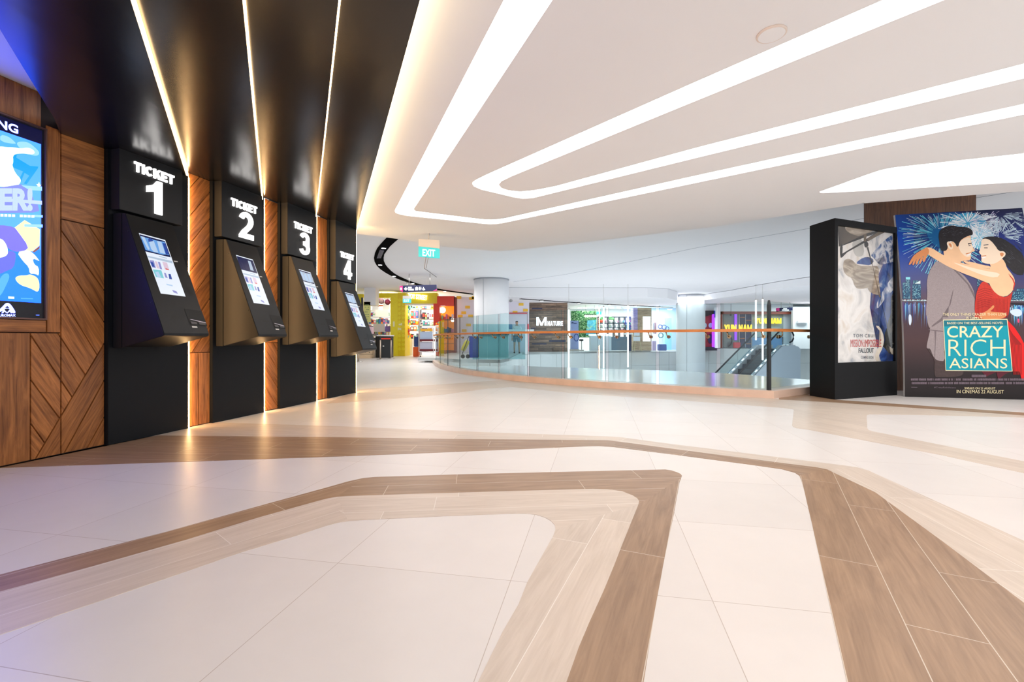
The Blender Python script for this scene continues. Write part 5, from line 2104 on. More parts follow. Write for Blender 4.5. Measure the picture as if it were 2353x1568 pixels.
fascia(edge[1:6], PZ - .0, -3.2, .35, 1.0, 'trim_21')
fascia([edge[5], edge[6]], PZ, -3.2, .5, 1.3, 'trim_22')
fascia([edge[6], edge[7]], PZ, -3.2, 2.2, 3.4, 'trim_23')
fascia([edge[7] + Vector((-1, -.05, 0)), edge[8]], PZ + .12, -3.2, .9, 2.4, 'trim_24')
# lower floor of the opening
b = MB()
b.prism([Vector((-8, 8, -3.3)), Vector((26, 8, -3.3)), Vector((26, 31, -3.3)), Vector((-8, 31, -3.3))], (0, 0, -.1))
struct('floor', b, M_slab)
# rear and side walls of the mall
b = MB()
b.box(-16, 26, 37.0, 37.2, -0.2, UZ)
struct('wall_back', b, M_white)
b = MB()
b.box(-16.2, -16, 7, 41, -.2, UZ)
struct('wall_left', b, M_white)
b = MB()
b.box(24.0, 24.2, 14, 41, -3.3, UZ)
struct('wall_right', b, M_white)
# soffit over the shops across the opening
b = MB()
b.prism([Vector((-0.35, 23.4, 3.1)), Vector((7.0, 23.5, 3.1)), Vector((8.2, 24.0, 3.1)), Vector((9.2, 25.4, 3.1)), Vector((9.9, 27.2, 3.1)), Vector((11.2, 30.0, 3.1)), Vector((14.4, 36.9, 3.1)), Vector((-0.35, 36.9, 3.1))], (0, 0, UZ - 3.1 - .01))
struct('ceiling_soffit', b, M_upper)

# round columns
def column(xc, Y, wpx, z0, zt, ring):
    r = wpx / 2 / F * Y
    c = at(xc, CY, Y)
    b = MB()
    b.lathe((c.x, c.y + r * .15, z0), [(r, 0), (r, zt - z0)], 64)
    if ring:
        b.lathe((c.x, c.y + r * .15, z0), [(r + .004, .03), (r + .006, .04), (r + .006, .06), (r + .004, .07)], 64, 1)
    b.lathe((c.x, c.y + r * .15, zt - .05), [(r + .003, 0), (r + .02, .02), (r + .02, .05)], 64, 1)
    a = -2.0 if not ring else -2.2
    p = Vector((c.x + r * math.cos(a), c.y + r * .15 + r * math.sin(a), 0))
    b.box(p.x - .006, p.x + .006, p.y - .012, p.y + .01, z0, zt, 1)
    return struct('column', b, [M_white, mat('column_joint', srgb(160, 164, 172), .6)])


column(1129, 20.2, 80, PZ, UZ, False)
column(1588.5, 27.4, 63, -3.2, 3.59, True)

# ================================================================== hanging tube lights
M_tube = glow('tube_light', (1, 0.99, 0.96), 2.6)
for (x, y0, y1, lab) in ((1307, 712, 850, 'at the right edge of the plank wall'), (1387, 706, 846, 'between the leaf wall and the bottle rack'), (1443, 703, 844, 'beside the potted plant'), (1737, 690, 782, 'left of the two near the escalator'), (1752.5, 688, 828, 'reaching lowest over the escalator steps')):
    a, c = at(x, y0, 22), at(x, y1, 22)
    root = thing('tube_light', 'white vertical tube light over the opening ' + lab, 'hanging light', c, 0, 'vertical tube lights')
    b = MB()
    b.cyl(c, a, .036, 12)
    b.build('tube', M_tube, root)
    b = MB()
    b.cyl(a, a + Vector((0, 0, .05)), .04, 12)
    b.build('end_cap', M_steel, root)
    b = MB()
    b.cyl(a + Vector((0, 0, .05)), Vector((a.x, a.y, UZ)), .006, 6)
    b.build('cable', M_steel, root)

# ================================================================== dark curved lighting channel in the ceiling
tk = lambda pts: [(850 + x / 12.06, 530 + y / 12.06) for x, y in pts]
t_out = tk([(495, 165), (400, 260), (290, 380), (200, 490), (140, 620), (115, 750), (130, 850), (190, 960), (290, 1060), (420, 1150), (560, 1230), (700, 1300), (850, 1362), (1000, 1412), (1120, 1450), (1327, 1522)]) + [(975, 659.5), (1000, 665.3), (1023, 668.8), (1043, 671.4), (1087, 677)]
t_in = tk([(805, 205), (680, 310), (560, 420), (470, 540), (400, 640), (380, 740), (385, 840), (430, 940), (500, 1030), (580, 1110), (680, 1190), (800, 1260), (950, 1330), (1080, 1388), (1190, 1425), (1327, 1470)]) + [(975, 655.5), (1000, 662.5), (1023, 666.5), (1043, 669.3), (1087, 675.2)]
b = MB()
po, pi_ = plan(t_out, UZ), plan(t_in, UZ)
dn = Vector((0, 0, -.02))
for i in range(len(po) - 1):
    b.hexa([po[i] + dn, po[i + 1] + dn, pi_[i + 1] + dn, pi_[i] + dn, po[i], po[i + 1], pi_[i + 1], pi_[i]])
M_track = mat('track_black', srgb(8, 8, 10), .9, spec=.02)
root = thing('lighting_track', 'wide black curved lighting channel in the ceiling near the exit sign', 'lighting track', po[6])
b.build('channel', M_track, root)
b = MB()
for t in (.35, .5, .65):
    a0, a1 = lerp(po[3], pi_[3], t), lerp(po[5], pi_[5], t)
    s = (a1 - a0).normalized()
    n = Vector((-s.y, s.x, 0)) * .02
    b.hexa([a0 - n + dn * 1.6, a0 + n + dn * 1.6, a1 + n + dn * 1.6, a1 - n + dn * 1.6, a0 - n + dn, a0 + n + dn, a1 + n + dn, a1 - n + dn])
b.build('air_grille', mat('grille_violet_grey', srgb(70, 70, 92), .5), root)
M_spot = glow('spot_lens', (1, .98, .95), 6)


def spotlight(x, y, z, r, lab):
    p = hz(x, y, z)
    root = thing('spotlight', 'small round white downlight ' + lab, 'spotlight', (p.x, p.y, z - .03), 0, 'downlights along the ceiling channel')
    b = MB()
    b.lathe((p.x, p.y, z - .045), [(r * .98, 0), (r * 1.12, .004), (r * 1.12, .045)], 20)
    b.build('ring', M_darkmetal, root)
    b = MB()
    b.lathe((p.x, p.y, z - .049), [(r * .9, 0), (r * .92, .004)], 20)
    b.build('lens', M_spot, root)


for x, y, r, lab in ((881.5, 567.5, .07, 'at the near end of the black ceiling channel'), (873.5, 606.5, .07, 'just below the grille of the black ceiling channel'), (905.5, 633, .075, 'where the black ceiling channel starts to narrow'), (948.5, 650, .075, 'above the navy direction sign'), (1022, 668, .08, 'right of the navy direction sign')):
    spotlight(x, y, UZ - .018, r, lab)
b = MB()
th_ = plan([(1196, 686.5), (1245, 690.2), (1340, 696.5), (1450, 702), (1545, 706.5)], 3.1)
for i in range(len(th_) - 1):
    a, c = th_[i], th_[i + 1]
    t = (c - a).normalized()
    n = Vector((-t.y, t.x, 0)) * .09
    b.hexa([a - n + dn, c - n + dn, c + n + dn, a + n + dn, a - n, c - n, c + n, a + n])
tag(b.build('lighting_track', M_track), 'thin dark lighting channel over the shops across the opening', 'lighting track')
for x, y, lab in ((1245, 690, 'over the plank wall with the sign NATURE'), (1330, 695.8, 'over the leaf wall'), (1400, 699.6, 'over the bottle rack'), (1460, 702.5, 'over the easel sign'), (1515, 705, 'over the clothes shop')):
    spotlight(x, y, 3.082, .1, lab)

# ================================================================== exit signs and direction signs
M_exit = glow('exit_teal', srgb(60, 196, 204), .5)
M_exitw = glow('exit_white', (1, 1, 1), 1.0)
M_navy = mat('sign_navy', srgb(24, 32, 78), .35)
M_mag = mat('sign_magenta', srgb(200, 40, 120), .4, emit=srgb(230, 60, 150), es=.35)
M_signw = glow('sign_white', (1, 1, 1), 1.1)
M_housing = mat('sign_housing', srgb(226, 220, 214), .5)


def pxquad(mb, pts, Y, depth, mi=0):
    """prism with its front outline given by pixels at depth Y"""
    mb.prism([at(x, y, Y) for x, y in pts], (0, depth, 0), mi)


def rect(x0, y0, x1, y1):
    return [(x0, y1), (x1, y1), (x1, y0), (x0, y0)]


YE = 8.6
root = thing('exit_sign', 'lit teal EXIT sign hanging from the edge of the white ceiling', 'exit sign', at(985, 592, YE), 0, 'teal exit signs')
b = MB()
pxquad(b, [(961.5, 566), (1010, 571), (1010, 552.5), (961.5, 549)], YE, .07)
b.build('housing', M_housing, root, bevel=.003)
b = MB()
pxquad(b, [(961.5, 590), (1010, 594), (1010, 571.3), (961.5, 566.3)], YE + .02, .025)
b.build('panel', M_exit, root)
b = MB()
o0, o1, o2 = at(971, 588.3, YE + .018), at(1000, 590.3, YE + .018), at(971, 572.5, YE + .018)
solid_text(b, 'EXIT', o0, o1 - o0, o2 - o0, Vector((0, -1, 0)), .003, 0, .015)
b.build('lettering', M_exitw, root)
b = MB()
b.cyl(at(985, 550, YE + .04), Vector((at(985, 550, YE).x, YE + .04, MZ + .01)), .012, 8)
b.build('stem', M_housing, root)
# access hatch and slim bracket hanging below the sign
b = MB()
b.tube([at(979, 591, YE + .02), at(975, 617, YE + .02), at(1003, 637, 9.6)], .008, 6)
b.tube([at(984, 592, YE + .02), at(979, 617, YE + .02)], .006, 6)
b.build('cable', mat('cable_grey', srgb(150, 150, 156), .6), root)

YS = 18.5
root = thing('direction_sign', 'navy hanging direction sign with a white left arrow, magenta ends and small pictograms', 'sign', at(961, 671, YS), 0)
b = MB()
pxquad(b, [(922, 671.5), (1003, 669), (1003, 654.5), (922, 656.5)], YS, .16)
b.build('board', M_navy, root, bevel=.004)
b = MB()
pxquad(b, [(918.5, 668), (925.5, 671.5), (925.5, 657), (918.5, 657)], YS - .01, .18)
b.build('end_block', M_mag, root)
b = MB()
pxquad(b, [(994, 669.3), (1003.5, 669), (1003.5, 664.5)], YS - .01, .008)
b.build('corner_flash', M_mag, root)
b = MB()
Yt = YS - .012
pxquad(b, [(928, 664), (933.5, 668.4), (933.5, 665.6), (936, 665.5), (936, 662.4), (933.5, 662.4), (933.5, 659.4)], Yt, .01)
for row, (x0, x1, y0, y1) in enumerate(((937.5, 947, 659.4, 663), (938, 952, 664, 668))):
    x = x0
    while x < x1 - 1:
        pxquad(b, rect(x, y0, x + 1.7, y1), Yt, .01)
        x += 2.2
pxquad(b, [(954, 667.3), (960.5, 667.1), (960.8, 661.5), (957.5, 659), (954, 661.7)], Yt, .01)
for x in (963.6, 967):
    b.prism([at(x + .9 * math.cos(a), 660.2 + .9 * math.sin(a), Yt) for a in [k * math.pi / 5 for k in range(10)]], (0, .01, 0))
    pxquad(b, [(x - .8, 667), (x + .8, 667), (x + 1.3, 661.6), (x - 1.3, 661.6)], Yt, .01)
ring = [at(973.2 + 2.2 * math.cos(a), 665 + 2.2 * math.sin(a), Yt) for a in [k * math.pi / 8 for k in range(17)]]
b.tube(ring, .012, 6)
pxquad(b, [(972.2, 665), (976.5, 666.5), (977.2, 665.6), (973.8, 663.8), (973.6, 660), (972.2, 660)], Yt, .01)
b.build('lettering', M_signw, root)
b = MB()
b.prism([at(921.5 + 2 * math.cos(a), 664 + 3 * math.sin(a), YS - .02) for a in [k * math.pi / 8 for k in range(16)]], (0, .008, 0))
b.build('end_logo', glow('pink_logo', (1, .75, 1), 1.2), root)
for x in (940, 988):
    b = MB()
    a = at(x, 656, YS + .08)
    b.cyl(a, Vector((a.x, a.y, UZ)), .012, 6)
    b.build('hanger', M_steel, root)

YX = 20.5
root = thing('exit_sign', 'small teal EXIT sign in front of the yellow shop front, below the navy sign', 'exit sign', at(935, 696, YX), 0, 'teal exit signs')
b = MB()
pxquad(b, rect(925.5, 680, 944, 687), YX, .08)
b.build('housing', M_housing, root)
b = MB()
pxquad(b, rect(925.5, 687, 944.5, 696), YX + .02, .03)
b.build('panel', M_exit, root)
b = MB()
o0, o1, o2 = at(928, 694.5, YX + .015), at(941, 694.5, YX + .015), at(928, 688.3, YX + .015)
solid_text(b, 'EXIT', o0, o1 - o0, o2 - o0, Vector((0, -1, 0)), .003, 0, .015)
b.build('lettering', M_exitw, root)
b = MB()
a = at(935, 680, YX + .04)
b.cyl(a, Vector((a.x, a.y, UZ)), .01, 6)
b.build('stem', M_steel, root)

YR = 28.5
root = thing('direction_sign', 'small navy hanging sign with white lettering at the right, above the brown shop front', 'sign', at(1804, 715, YR), 0)
b = MB()
pxquad(b, [(1787, 716), (1821, 713.5), (1821, 706.5), (1787, 708)], YR, .16)
b.build('board', M_navy, root)
b = MB()
pxquad(b, [(1786.5, 714.5), (1791, 715.5), (1791, 708), (1786.5, 708.5)], YR - .01, .17)
b.build('end_block', M_mag, root)
b = MB()
for x0, x1, y0, y1 in ((1800, 1809, 708.6, 710.8), (1797, 1813, 711.6, 713.8)):
    x = x0
    while x < x1 - .8:
        pxquad(b, rect(x, y0, x + 1.3, y1), YR - .012, .01)
        x += 1.8
b.build('lettering', M_signw, root)
for x in (1795, 1815):
    b = MB()
    a = at(x, 708, YR + .08)
    b.cyl(a, Vector((a.x, a.y, 3.26)), .012, 6)
    b.build('hanger', M_steel, root)
# round convex camera on the column
b = MB()
c = at(1174, 691.5, 20.25)
b.ball(c, .075, 16, 0)
b.cyl(c + Vector((-.16, .0, .03)), c, .02, 8, 1)
b.cyl(c + Vector((-.02, 0, .07)), c + Vector((-.02, 0, .16)), .02, 8, 1)
tag(b.build('dome_camera', [mat('camera_dome', srgb(150, 150, 150), .15), M_white]), 'small round grey dome camera on the right side of the first white column', 'camera')

# ================================================================== escalator
d2 = Vector((1.75, 1.1, 0)).normalized()
n2 = Vector((d2.y, -d2.x, 0))     # towards the camera
T0 = Vector((13.5, 24.0, 0.40))
SLP = 0.577


def ep(s, l, h):
    z = T0.z + (s * SLP if s < 0 else 0) + h
    return Vector((T0.x, T0.y, 0)) + d2 * s + n2 * l + Vector((0, 0, z))


root = thing('escalator', 'escalator rising to the far floor with dark steps, glass sides and black handrails', 'escalator', T0)
LEN = -5.5
b = MB()
s = LEN
while s < 0:
    b.hexa([ep(s, -.5, -.35) - Vector((0, 0, 0)), ep(s, .5, -.35), ep(s + .4, .5, -.35), ep(s + .4, -.5, -.35), ep(s + .0, -.5, .2 * 0 + .1), ep(s, .5, .1), Vector(ep(s, .5, .1)) + d2 * .4, Vector(ep(s, -.5, .1)) + d2 * .4])
    s += .4
b.hexa([ep(0, -.5, -.3), ep(0, .5, -.3), ep(1.4, .5, -.3), ep(1.4, -.5, -.3), ep(0, -.5, .02), ep(0, .5, .02), ep(1.4, .5, .02), ep(1.4, -.5, .02)])
b.build('steps', mat('step_dark', srgb(30, 44, 62), .4), root)
M_skirt = mat('skirt_silver', srgb(206, 212, 220), .3, metal=.3)
M_dot = glow('skirt_light', (.95, .97, 1), 2.5)
for l0, l1 in ((-.68, -.5), (.5, .68)):
    b = MB()
    for s0, s1 in ((LEN, 0), (0, 1.4)):
        b.hexa([ep(s0, l0, -.4), ep(s0, l1, -.4), ep(s1, l1, -.4), ep(s1, l0, -.4), ep(s0, l0, .22), ep(s0, l1, .22), ep(s1, l1, .22), ep(s1, l0, .22)] if s0 < 0 else [ep(.001, l0, -.4), ep(.001, l1, -.4), ep(s1, l1, -.4), ep(s1, l0, -.4), ep(.001, l0, .22), ep(.001, l1, .22), ep(s1, l1, .22), ep(s1, l0, .22)])
    o = b.build('skirt', M_skirt, root)
    s = LEN + 2.0
    while s < 1.0:
        e = s + .16
        lm = (l0 + l1) / 2
        if not (s < 0 < e):
            b = MB()
            b.hexa([ep(s, lm - .03, .22), ep(s, lm + .03, .22), ep(e, lm + .03, .22), ep(e, lm - .03, .22), ep(s, lm - .03, .232), ep(s, lm + .03, .232), ep(e, lm + .03, .232), ep(e, lm - .03, .232)])
            b.build('skirt_light', M_dot, o)
        s += .42
for l in (-.6, .6):
    b = MB()
    for s0, s1 in ((LEN, -.001), (0.001, 1.0)):
        b.hexa([ep(s0, l - .006, .22), ep(s0, l + .006, .22), ep(s1, l + .006, .22), ep(s1, l - .006, .22), ep(s0, l - .006, .93), ep(s0, l + .006, .93), ep(s1, l + .006, .93), ep(s1, l - .006, .93)])
    b.build('glass_side', M_glass, root)
    path = [ep(LEN, l, .97), ep(-.25, l, .97), ep(0.0, l, .955), ep(.25, l, .96), ep(1.0, l, .97), ep(1.25, l, .9), ep(1.38, l, .74), ep(1.36, l, .56), ep(1.22, l, .42), ep(1.0, l, .36)]
    b = MB()
    b.tube(path, .04, 10)
    b.build('handrail', mat('rubber_black', srgb(18, 24, 34), .4), root)
b = MB()
poly = [ep(LEN, .72, -1.1), ep(-.05, .72, -1.1), ep(1.75, .72, -1.1), ep(1.75, .72, .0), ep(1.5, .72, .14), ep(.9, .72, .2), ep(0.0, .72, .18), ep(-.4, .72, .22), ep(LEN, .72, .22)]
poly[1] = ep(1.75, .72, -3.0)
poly[2] = ep(1.75, .72, -2.9)
b.prism(poly, n2 * .05)
b.build('side_cladding', mat('cladding_grey', srgb(196, 206, 220), .35), root)
b = MB()
b.prism([p - n2 * 1.49 for p in poly], n2 * .05)
b.build('side_cladding', mat('cladding_grey', (0, 0, 0)), root)
def yf(Y, z=0.0):
    """pixel row of the floor z at depth Y"""
    return CY + (H - z) * F / Y


# ================================================================== shop fronts beyond the walkway and the opening
def fb(parent, name, x0, y0, x1, y1, Y, depth, m, bevel=0.0, label=None):
    b = MB()
    pxquad(b, rect(x0, y0, x1, y1), Y, depth)
    o = b.build(name, m, parent, bevel=bevel)
    if label:
        o['label'] = label
    return o


def sb(name, x0, y0, x1, y1, Y, depth, m):
    b = MB()
    pxquad(b, rect(x0, y0, x1, y1), Y, depth)
    return struct(name, b, m)


def fthing(name, x0, y0, x1, y1, Y, depth, m, label, cat, group=None, bevel=0.0):
    b = MB()
    pxquad(b, rect(x0, y0, x1, y1), Y, depth)
    o = b.build(name, m, bevel=bevel)
    return tag(o, label, cat, group)


M_yel = mat('shop_yellow', srgb(242, 226, 40), .4, var=.03)
M_yel2 = mat('shop_yellow_deep', srgb(236, 212, 24), .4)
M_redp = mat('shop_red', srgb(222, 46, 20), .4)
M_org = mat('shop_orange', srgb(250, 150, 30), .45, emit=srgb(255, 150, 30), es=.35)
M_interior = mat('shop_interior_white', srgb(246, 246, 246), .6)

# --- yellow toy shop ---------------------------------------------------------------
YT = 25.0
ZF = 819.0
root = thing('toy_shop', 'bright yellow toy shop with round studs on its pillar and a white lit sign', 'shop front', at(912, ZF, YT))
b = MB()
pxquad(b, rect(897, 674, 914, ZF + 1), YT, 1.2, 0)
b.build('pillar', M_yel, root)
b = MB()
pxquad(b, [(914, ZF + 2), (930.5, ZF), (930.5, 673.2), (914, 673.2)], YT, 1.2, 0)
b.build('stud_pillar', M_yel2, root)
for i in range(12):
    y = 690 + i * 10.2
    for x in (918.5, 926.5):
        c = at(x, y, YT)
        b = MB()
        b.cyl(c, c + Vector((0, -.035, 0)), .085, 16)
        b.build('stud', M_yel, root)
for x0, y0, x1, y1 in ((903, 739, 907, 751), (916, 742, 924, 748), (914, 752, 922, 760)):
    b = MB()
    pxquad(b, rect(x0, y0, x1, y1), YT - .006, .006)
    b.build('poster', mat('pale_sticker', srgb(248, 244, 200), .5), root)
fb(root, 'fascia', 930.5, 673.5, 1004.5, 698, YT, .5, M_yel)
fb(root, 'fascia', 838, 674, 897, 684, YT, .5, M_yel)
fb(root, 'side_panel', 812, 676, 834, yf(24.4), 24.4, .4, M_yel)
b = MB()
o0, o1, o2 = at(938, 685.5, YT - .01), at(981.5, 690.5, YT - .01), at(938, 674.5, YT - .01)
solid_text(b, 'TOY STREET', o0, o1 - o0, o2 - o0, Vector((0, -1, 0)), .06, 0, .02)
b.build('lettering', glow('letter_pink_white', (1, .93, .97), 2.0), root)
fb(root, 'lintel_light', 930.5, 698, 1000, 701, YT + .05, .4, M_interior)
# pale square column in front of the shop and its notice board
sb('column', 836.5, 655, 863, 702, 23.6, .6, M_white)
root = thing('notice_board', 'pale yellow notice board with small print, left of the toy shop window', 'sign', at(843, 742, 23.6))
fb(root, 'board', 836, 694, 851, 741, 23.6, .05, mat('notice_yellow', srgb(236, 236, 150), .5))
b = MB()
for i in range(7):
    y = 700 + i * 5.5
    for x in (838.5, 842, 845.5):
        if R.random() < .8:
            pxquad(b, rect(x, y, x + 2.4, y + 1.6), 23.59, .01)
b.build('print', mat('notice_print', srgb(150, 170, 120), .6), root)
sb('trim_25', 830, 684, 834, 740, 24.2, .1, M_darkmetal)
# shop interior: white room with shelves
b = MB()
pxquad(b, rect(812, 676, 1004, 822), 30.0, .1)
struct('wall_back', b, M_interior)
area_lamp('toy_shop_lamp', (-6.0, 27.0, 3.3), 3.0, 330, (1, .99, .97))
TOYC = [(70, 110, 200), (220, 60, 60), (240, 240, 245), (40, 44, 60), (250, 200, 50), (120, 190, 210), (220, 120, 170), (90, 60, 110), (240, 246, 250), (150, 200, 150), (60, 150, 180), (250, 130, 50), (200, 206, 220)]
TM_ = [mat('toy_colour_%d' % i, srgb(*c), .4) for i, c in enumerate(TOYC)]


def toy(x0, y0, x1, y1, Y, dep, lab, grp, mi=None):
    root = thing('toy_box', lab, 'toy box', at((x0 + x1) / 2, y1, Y), 0, grp)
    m_ = R.choice(TM_) if mi is None else TM_[mi]
    fb(root, 'carton', x0, y0, x1, y1, Y, dep, m_)
    m2 = R.choice([q for q in TM_ if q != m_])
    w, h = x1 - x0, y1 - y0
    fb(root, 'front_picture', x0 + w * .12, y0 + h * .2, x1 - w * .12, y1 - h * .3, Y - .006, .006, m2)


# shelving seen through the left window
root = thing('display_shelf', 'white stepped display shelf behind the left window of the yellow toy shop', 'shelf', at(870, 772, 26.4))
for y in (713, 727, 744, 757, 772):
    fb(root, 'shelf_board', 845, y, 897, y + 1.6, 26.2, .8, M_interior)
for x in (845, 870, 895):
    fb(root, 'upright', x, 690, x + 1.5, yf(26.3), 26.3, .7, M_interior)
G1 = 'toy boxes on the shelf behind the left shop window'
L1 = 'small colourful toy box on the shelf behind the left toy shop window'
for row, (yb, hmax) in enumerate(((727, 9), (744, 13), (757, 11), (772, 13))):
    x = 847.5
    while x < 893:
        w = 2.6 + R.random() * 3
        h = hmax * (.6 + .4 * R.random())
        toy(x, yb - h, x + w, yb, 26.3, .25, L1, G1)
        x += w + .5
fthing('display_card', 863, 712, 892, 728, 25.9, .05, mat('card_white', srgb(252, 252, 250), .4, emit=(1, 1, 1), es=.45), 'large white lit card hanging behind the left toy shop window', 'card')
fthing('display_card', 858, 744, 884, 763, 25.7, .3, mat('card_lilac', srgb(214, 210, 244), .4), 'lilac printed display box in the left toy shop window', 'box')
fthing('display_card', 885.5, 750, 897, 763, 25.7, .3, mat('card_violet', srgb(120, 96, 200), .4), 'violet and white display box beside the yellow pillar', 'box')
fthing('display_card', 840, 751, 855, 767.5, 22.2, .3, mat('card_pink', srgb(240, 206, 220), .4), 'pink and white box standing on the wooden counter', 'box')
# round hanging badges
for x, y, r, c, lab in ((861, 698, 6.2, (196, 188, 200), 'grey round sign hanging leftmost in the toy shop window'), (876, 692, 7.2, (140, 110, 150), 'mauve round sign hanging in the middle of the toy shop window'), (890.5, 694.5, 6.4, (112, 20, 78), 'dark magenta round sign hanging next to the yellow pillar')):
    root = thing('round_sign', lab, 'sign', at(x, y, 25.6), 0)
    b = MB()
    c0 = at(x, y, 25.6)
    rr = r / F * 25.6
    b.cyl(c0, c0 + Vector((0, .06, 0)), rr, 28)
    b.build('disc', mat('badge_%d' % c[0], srgb(*c), .4), root)
    b = MB()
    b.cyl(c0 + Vector((0, -.012, 0)), c0, rr * .62, 24)
    b.build('centre', mat('badge_in_%d' % c[0], srgb(*[min(255, v + 40) for v in c]), .4), root)
    b = MB()
    b.cyl(c0 + Vector((0, .03, rr)), Vector((c0.x, c0.y + .03, UZ)), .01, 6)
    b.build('cord', M_steel, root)
fthing('shelf_sign', 868, 701, 880, 704.5, 25.7, .05, mat('tag_orange', srgb(240, 110, 30), .5), 'small orange tag on the white panel in the toy shop window', 'tag')

# right opening of the toy shop: shelves, soft toys, racks
root = thing('display_shelf', 'tall white shelf unit inside the open doorway of the yellow toy shop', 'shelf', at(952, 800, 27.0))
fb(root, 'upright', 961, 709, 965, yf(26.9), 26.9, .6, mat('upright_grey', srgb(176, 174, 178), .5))
for y in (710, 731, 746, 760, 778):
    fb(root, 'shelf_board', 938, y, 962, y + 1.4, 26.8, .6, M_interior)
for y in (710, 733, 748, 762):
    fb(root, 'shelf_board', 965, y, 996, y + 1.4, 26.8, .6, M_interior)
G2 = 'toy boxes on the shelves inside the shop doorway'
L2 = 'small colourful toy box on the shelves inside the toy shop doorway'
for (xa, xb), rows in (((939, 961), ((710, 9), (731, 18), (746, 11), (760, 10), (778, 12))), ((966, 996), ((710, 9), (733, 17), (748, 11), (762, 10)))):
    for yb, hm in rows:
        x = xa
        while x < xb - 2.5:
            w = 3 + R.random() * 3.5
            h = hm * (.65 + .35 * R.random())
            toy(x, yb - h, min(x + w, xb), yb, 26.7, .3, L2, G2)
            x += w + .5
# hanging soft toys at the doorway's left edge
for i in range(11):
    y = 702 + i * 7.2
    x = 937.5 + 2.2 * math.sin(i * 1.7)
    c0 = at(x, y, 25.8)
    b = MB()
    b.ball(c0, .095, 12, 0, (1, .8, 1.15))
    b.ball(c0 + Vector((.02, -.04, .12)), .062, 10, 1)
    for sx in (-.05, .09):
        b.ball(c0 + Vector((sx, -.03, .17)), .025, 8, 0)
    tag(b.build('soft_toy', [TM_[[0, 10, 5, 12, 9, 6, 5, 4, 6, 11, 5][i]], TM_[[3, 0, 8, 5, 2, 9, 0, 8, 4, 1, 9][i]]]), 'small soft toy in the hanging string just right of the studded yellow pillar', 'soft toy', 'soft toys hanging beside the pillar')
# white wire rack on a trolley
root = thing('display_rack', 'white trolley rack with pale blue boards and dark red trays before the shop doorway', 'rack', at(978, 812, 23.8))
Yk = 23.6
b = MB()
for p, q in (((962.5, 754), (962.5, 808)), ((962.5, 754), (996, 754)), ((996, 754), (996, 810)), ((962.5, 808), (996, 810))):
    b.cyl(at(*p, Yk), at(*q, Yk), .02, 8)
    b.cyl(at(*p, Yk + .7), at(*q, Yk + .7), .02, 8)
b.build('frame', M_white, root)
fb(root, 'board', 965, 763, 994, 780, Yk + .1, .05, mat('board_blue', srgb(184, 204, 232), .5))
fb(root, 'tray', 964.5, 780, 995, 785, Yk + .02, .6, mat('tray_maroon', srgb(112, 24, 34), .5))
fb(root, 'board', 965, 786, 994, 803, Yk + .1, .05, mat('board_pale', srgb(200, 204, 226), .5))
fb(root, 'tray', 964.5, 803, 995, 808, Yk + .02, .6, mat('tray_maroon', (0, 0, 0)))
fb(root, 'price_strip', 968, 756, 993, 761, Yk + .05, .03, mat('strip_yellow', srgb(250, 190, 50), .5))
for x in (966, 993):
    b = MB()
    c0 = Vector((at(x, 813.5, Yk).x, Yk, .025))
    b.cyl(c0 + Vector((-.02, 0, .02)), c0 + Vector((.02, 0, .02)), .045, 10)
    b.build('wheel', M_darkmetal, root)
fthing('toy_bin', 949, 798, 960, yf(24.2), 24.2, .5, mat('bin_orange', srgb(236, 96, 20), .5), 'orange bin at the foot of the toy shop doorway', 'bin', bevel=.02)
fthing('toy_stack', 951, 774, 960, 797.5, 24.2, .5, mat('stack_blue', srgb(44, 70, 130), .5), 'dark blue stacked toy cartons standing on the orange bin', 'cartons', bevel=.02)
fthing('display_plinth', 934, 779, 947, yf(26.3), 26.3, .5, mat('plinth_cream', srgb(244, 240, 214), .5), 'cream display plinth inside the toy shop doorway', 'plinth', bevel=.02)

# --- red and orange shop ------------------------------------------------------------
root = thing('orange_shop', 'red shop with a glowing orange interior beside the yellow toy shop', 'shop front', at(1025, 812, 24.6))
fb(root, 'header', 1004.5, 681, 1044, 703, 24.6, .4, M_redp)
fb(root, 'jamb', 996, 698, 1010, 748, 24.7, .5, M_redp)
fb(root, 'jamb', 1043, 683, 1047.5, 812, 24.6, .6, mat('jamb_maroon', srgb(128, 34, 20), .5))
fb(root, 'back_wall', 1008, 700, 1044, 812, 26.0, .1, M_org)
fb(root, 'base', 1008, 806, 1044, 813, 24.8, 1.0, mat('base_rust', srgb(150, 66, 24), .5))
for y, c in ((734, 'cabinet_amber'), (764, 'cabinet_amber'), (789, 'cabinet_amber')):
    fb(root, 'shelf', 1009, y, 1043, y + 1.6, 25.0, .8, mat(c, srgb(206, 120, 40), .5))
b = MB()
b.ball(at(1017, 713, 25.2), .17, 16)
b.build('globe_lamp', glow('globe', (1, .94, .8), 5), root)
b = MB()
b.ball(at(1040, 736, 25.2), .1, 14)
b.build('globe_lamp', glow('globe', (1, 1, 1), 5), root)
for i in range(7):
    x0 = 1010 + i * 4.6
    fthing('display_item', x0, 722 + 3 * (i % 3), x0 + 3.4, 734, 25.1, .3, TM_[(i * 5 + 4) % 13], 'small boxed item on the upper shelf of the orange shop interior', 'box', 'boxed items in the orange shop')
for i in range(6):
    x0 = 1011 + i * 5.2
    fthing('display_item', x0, 752 + 2 * (i % 3), x0 + 4, 764, 25.1, .3, TM_[(i * 3 + 4) % 13], 'small boxed item on the middle shelf of the orange shop interior', 'box', 'boxed items on the middle shelf')

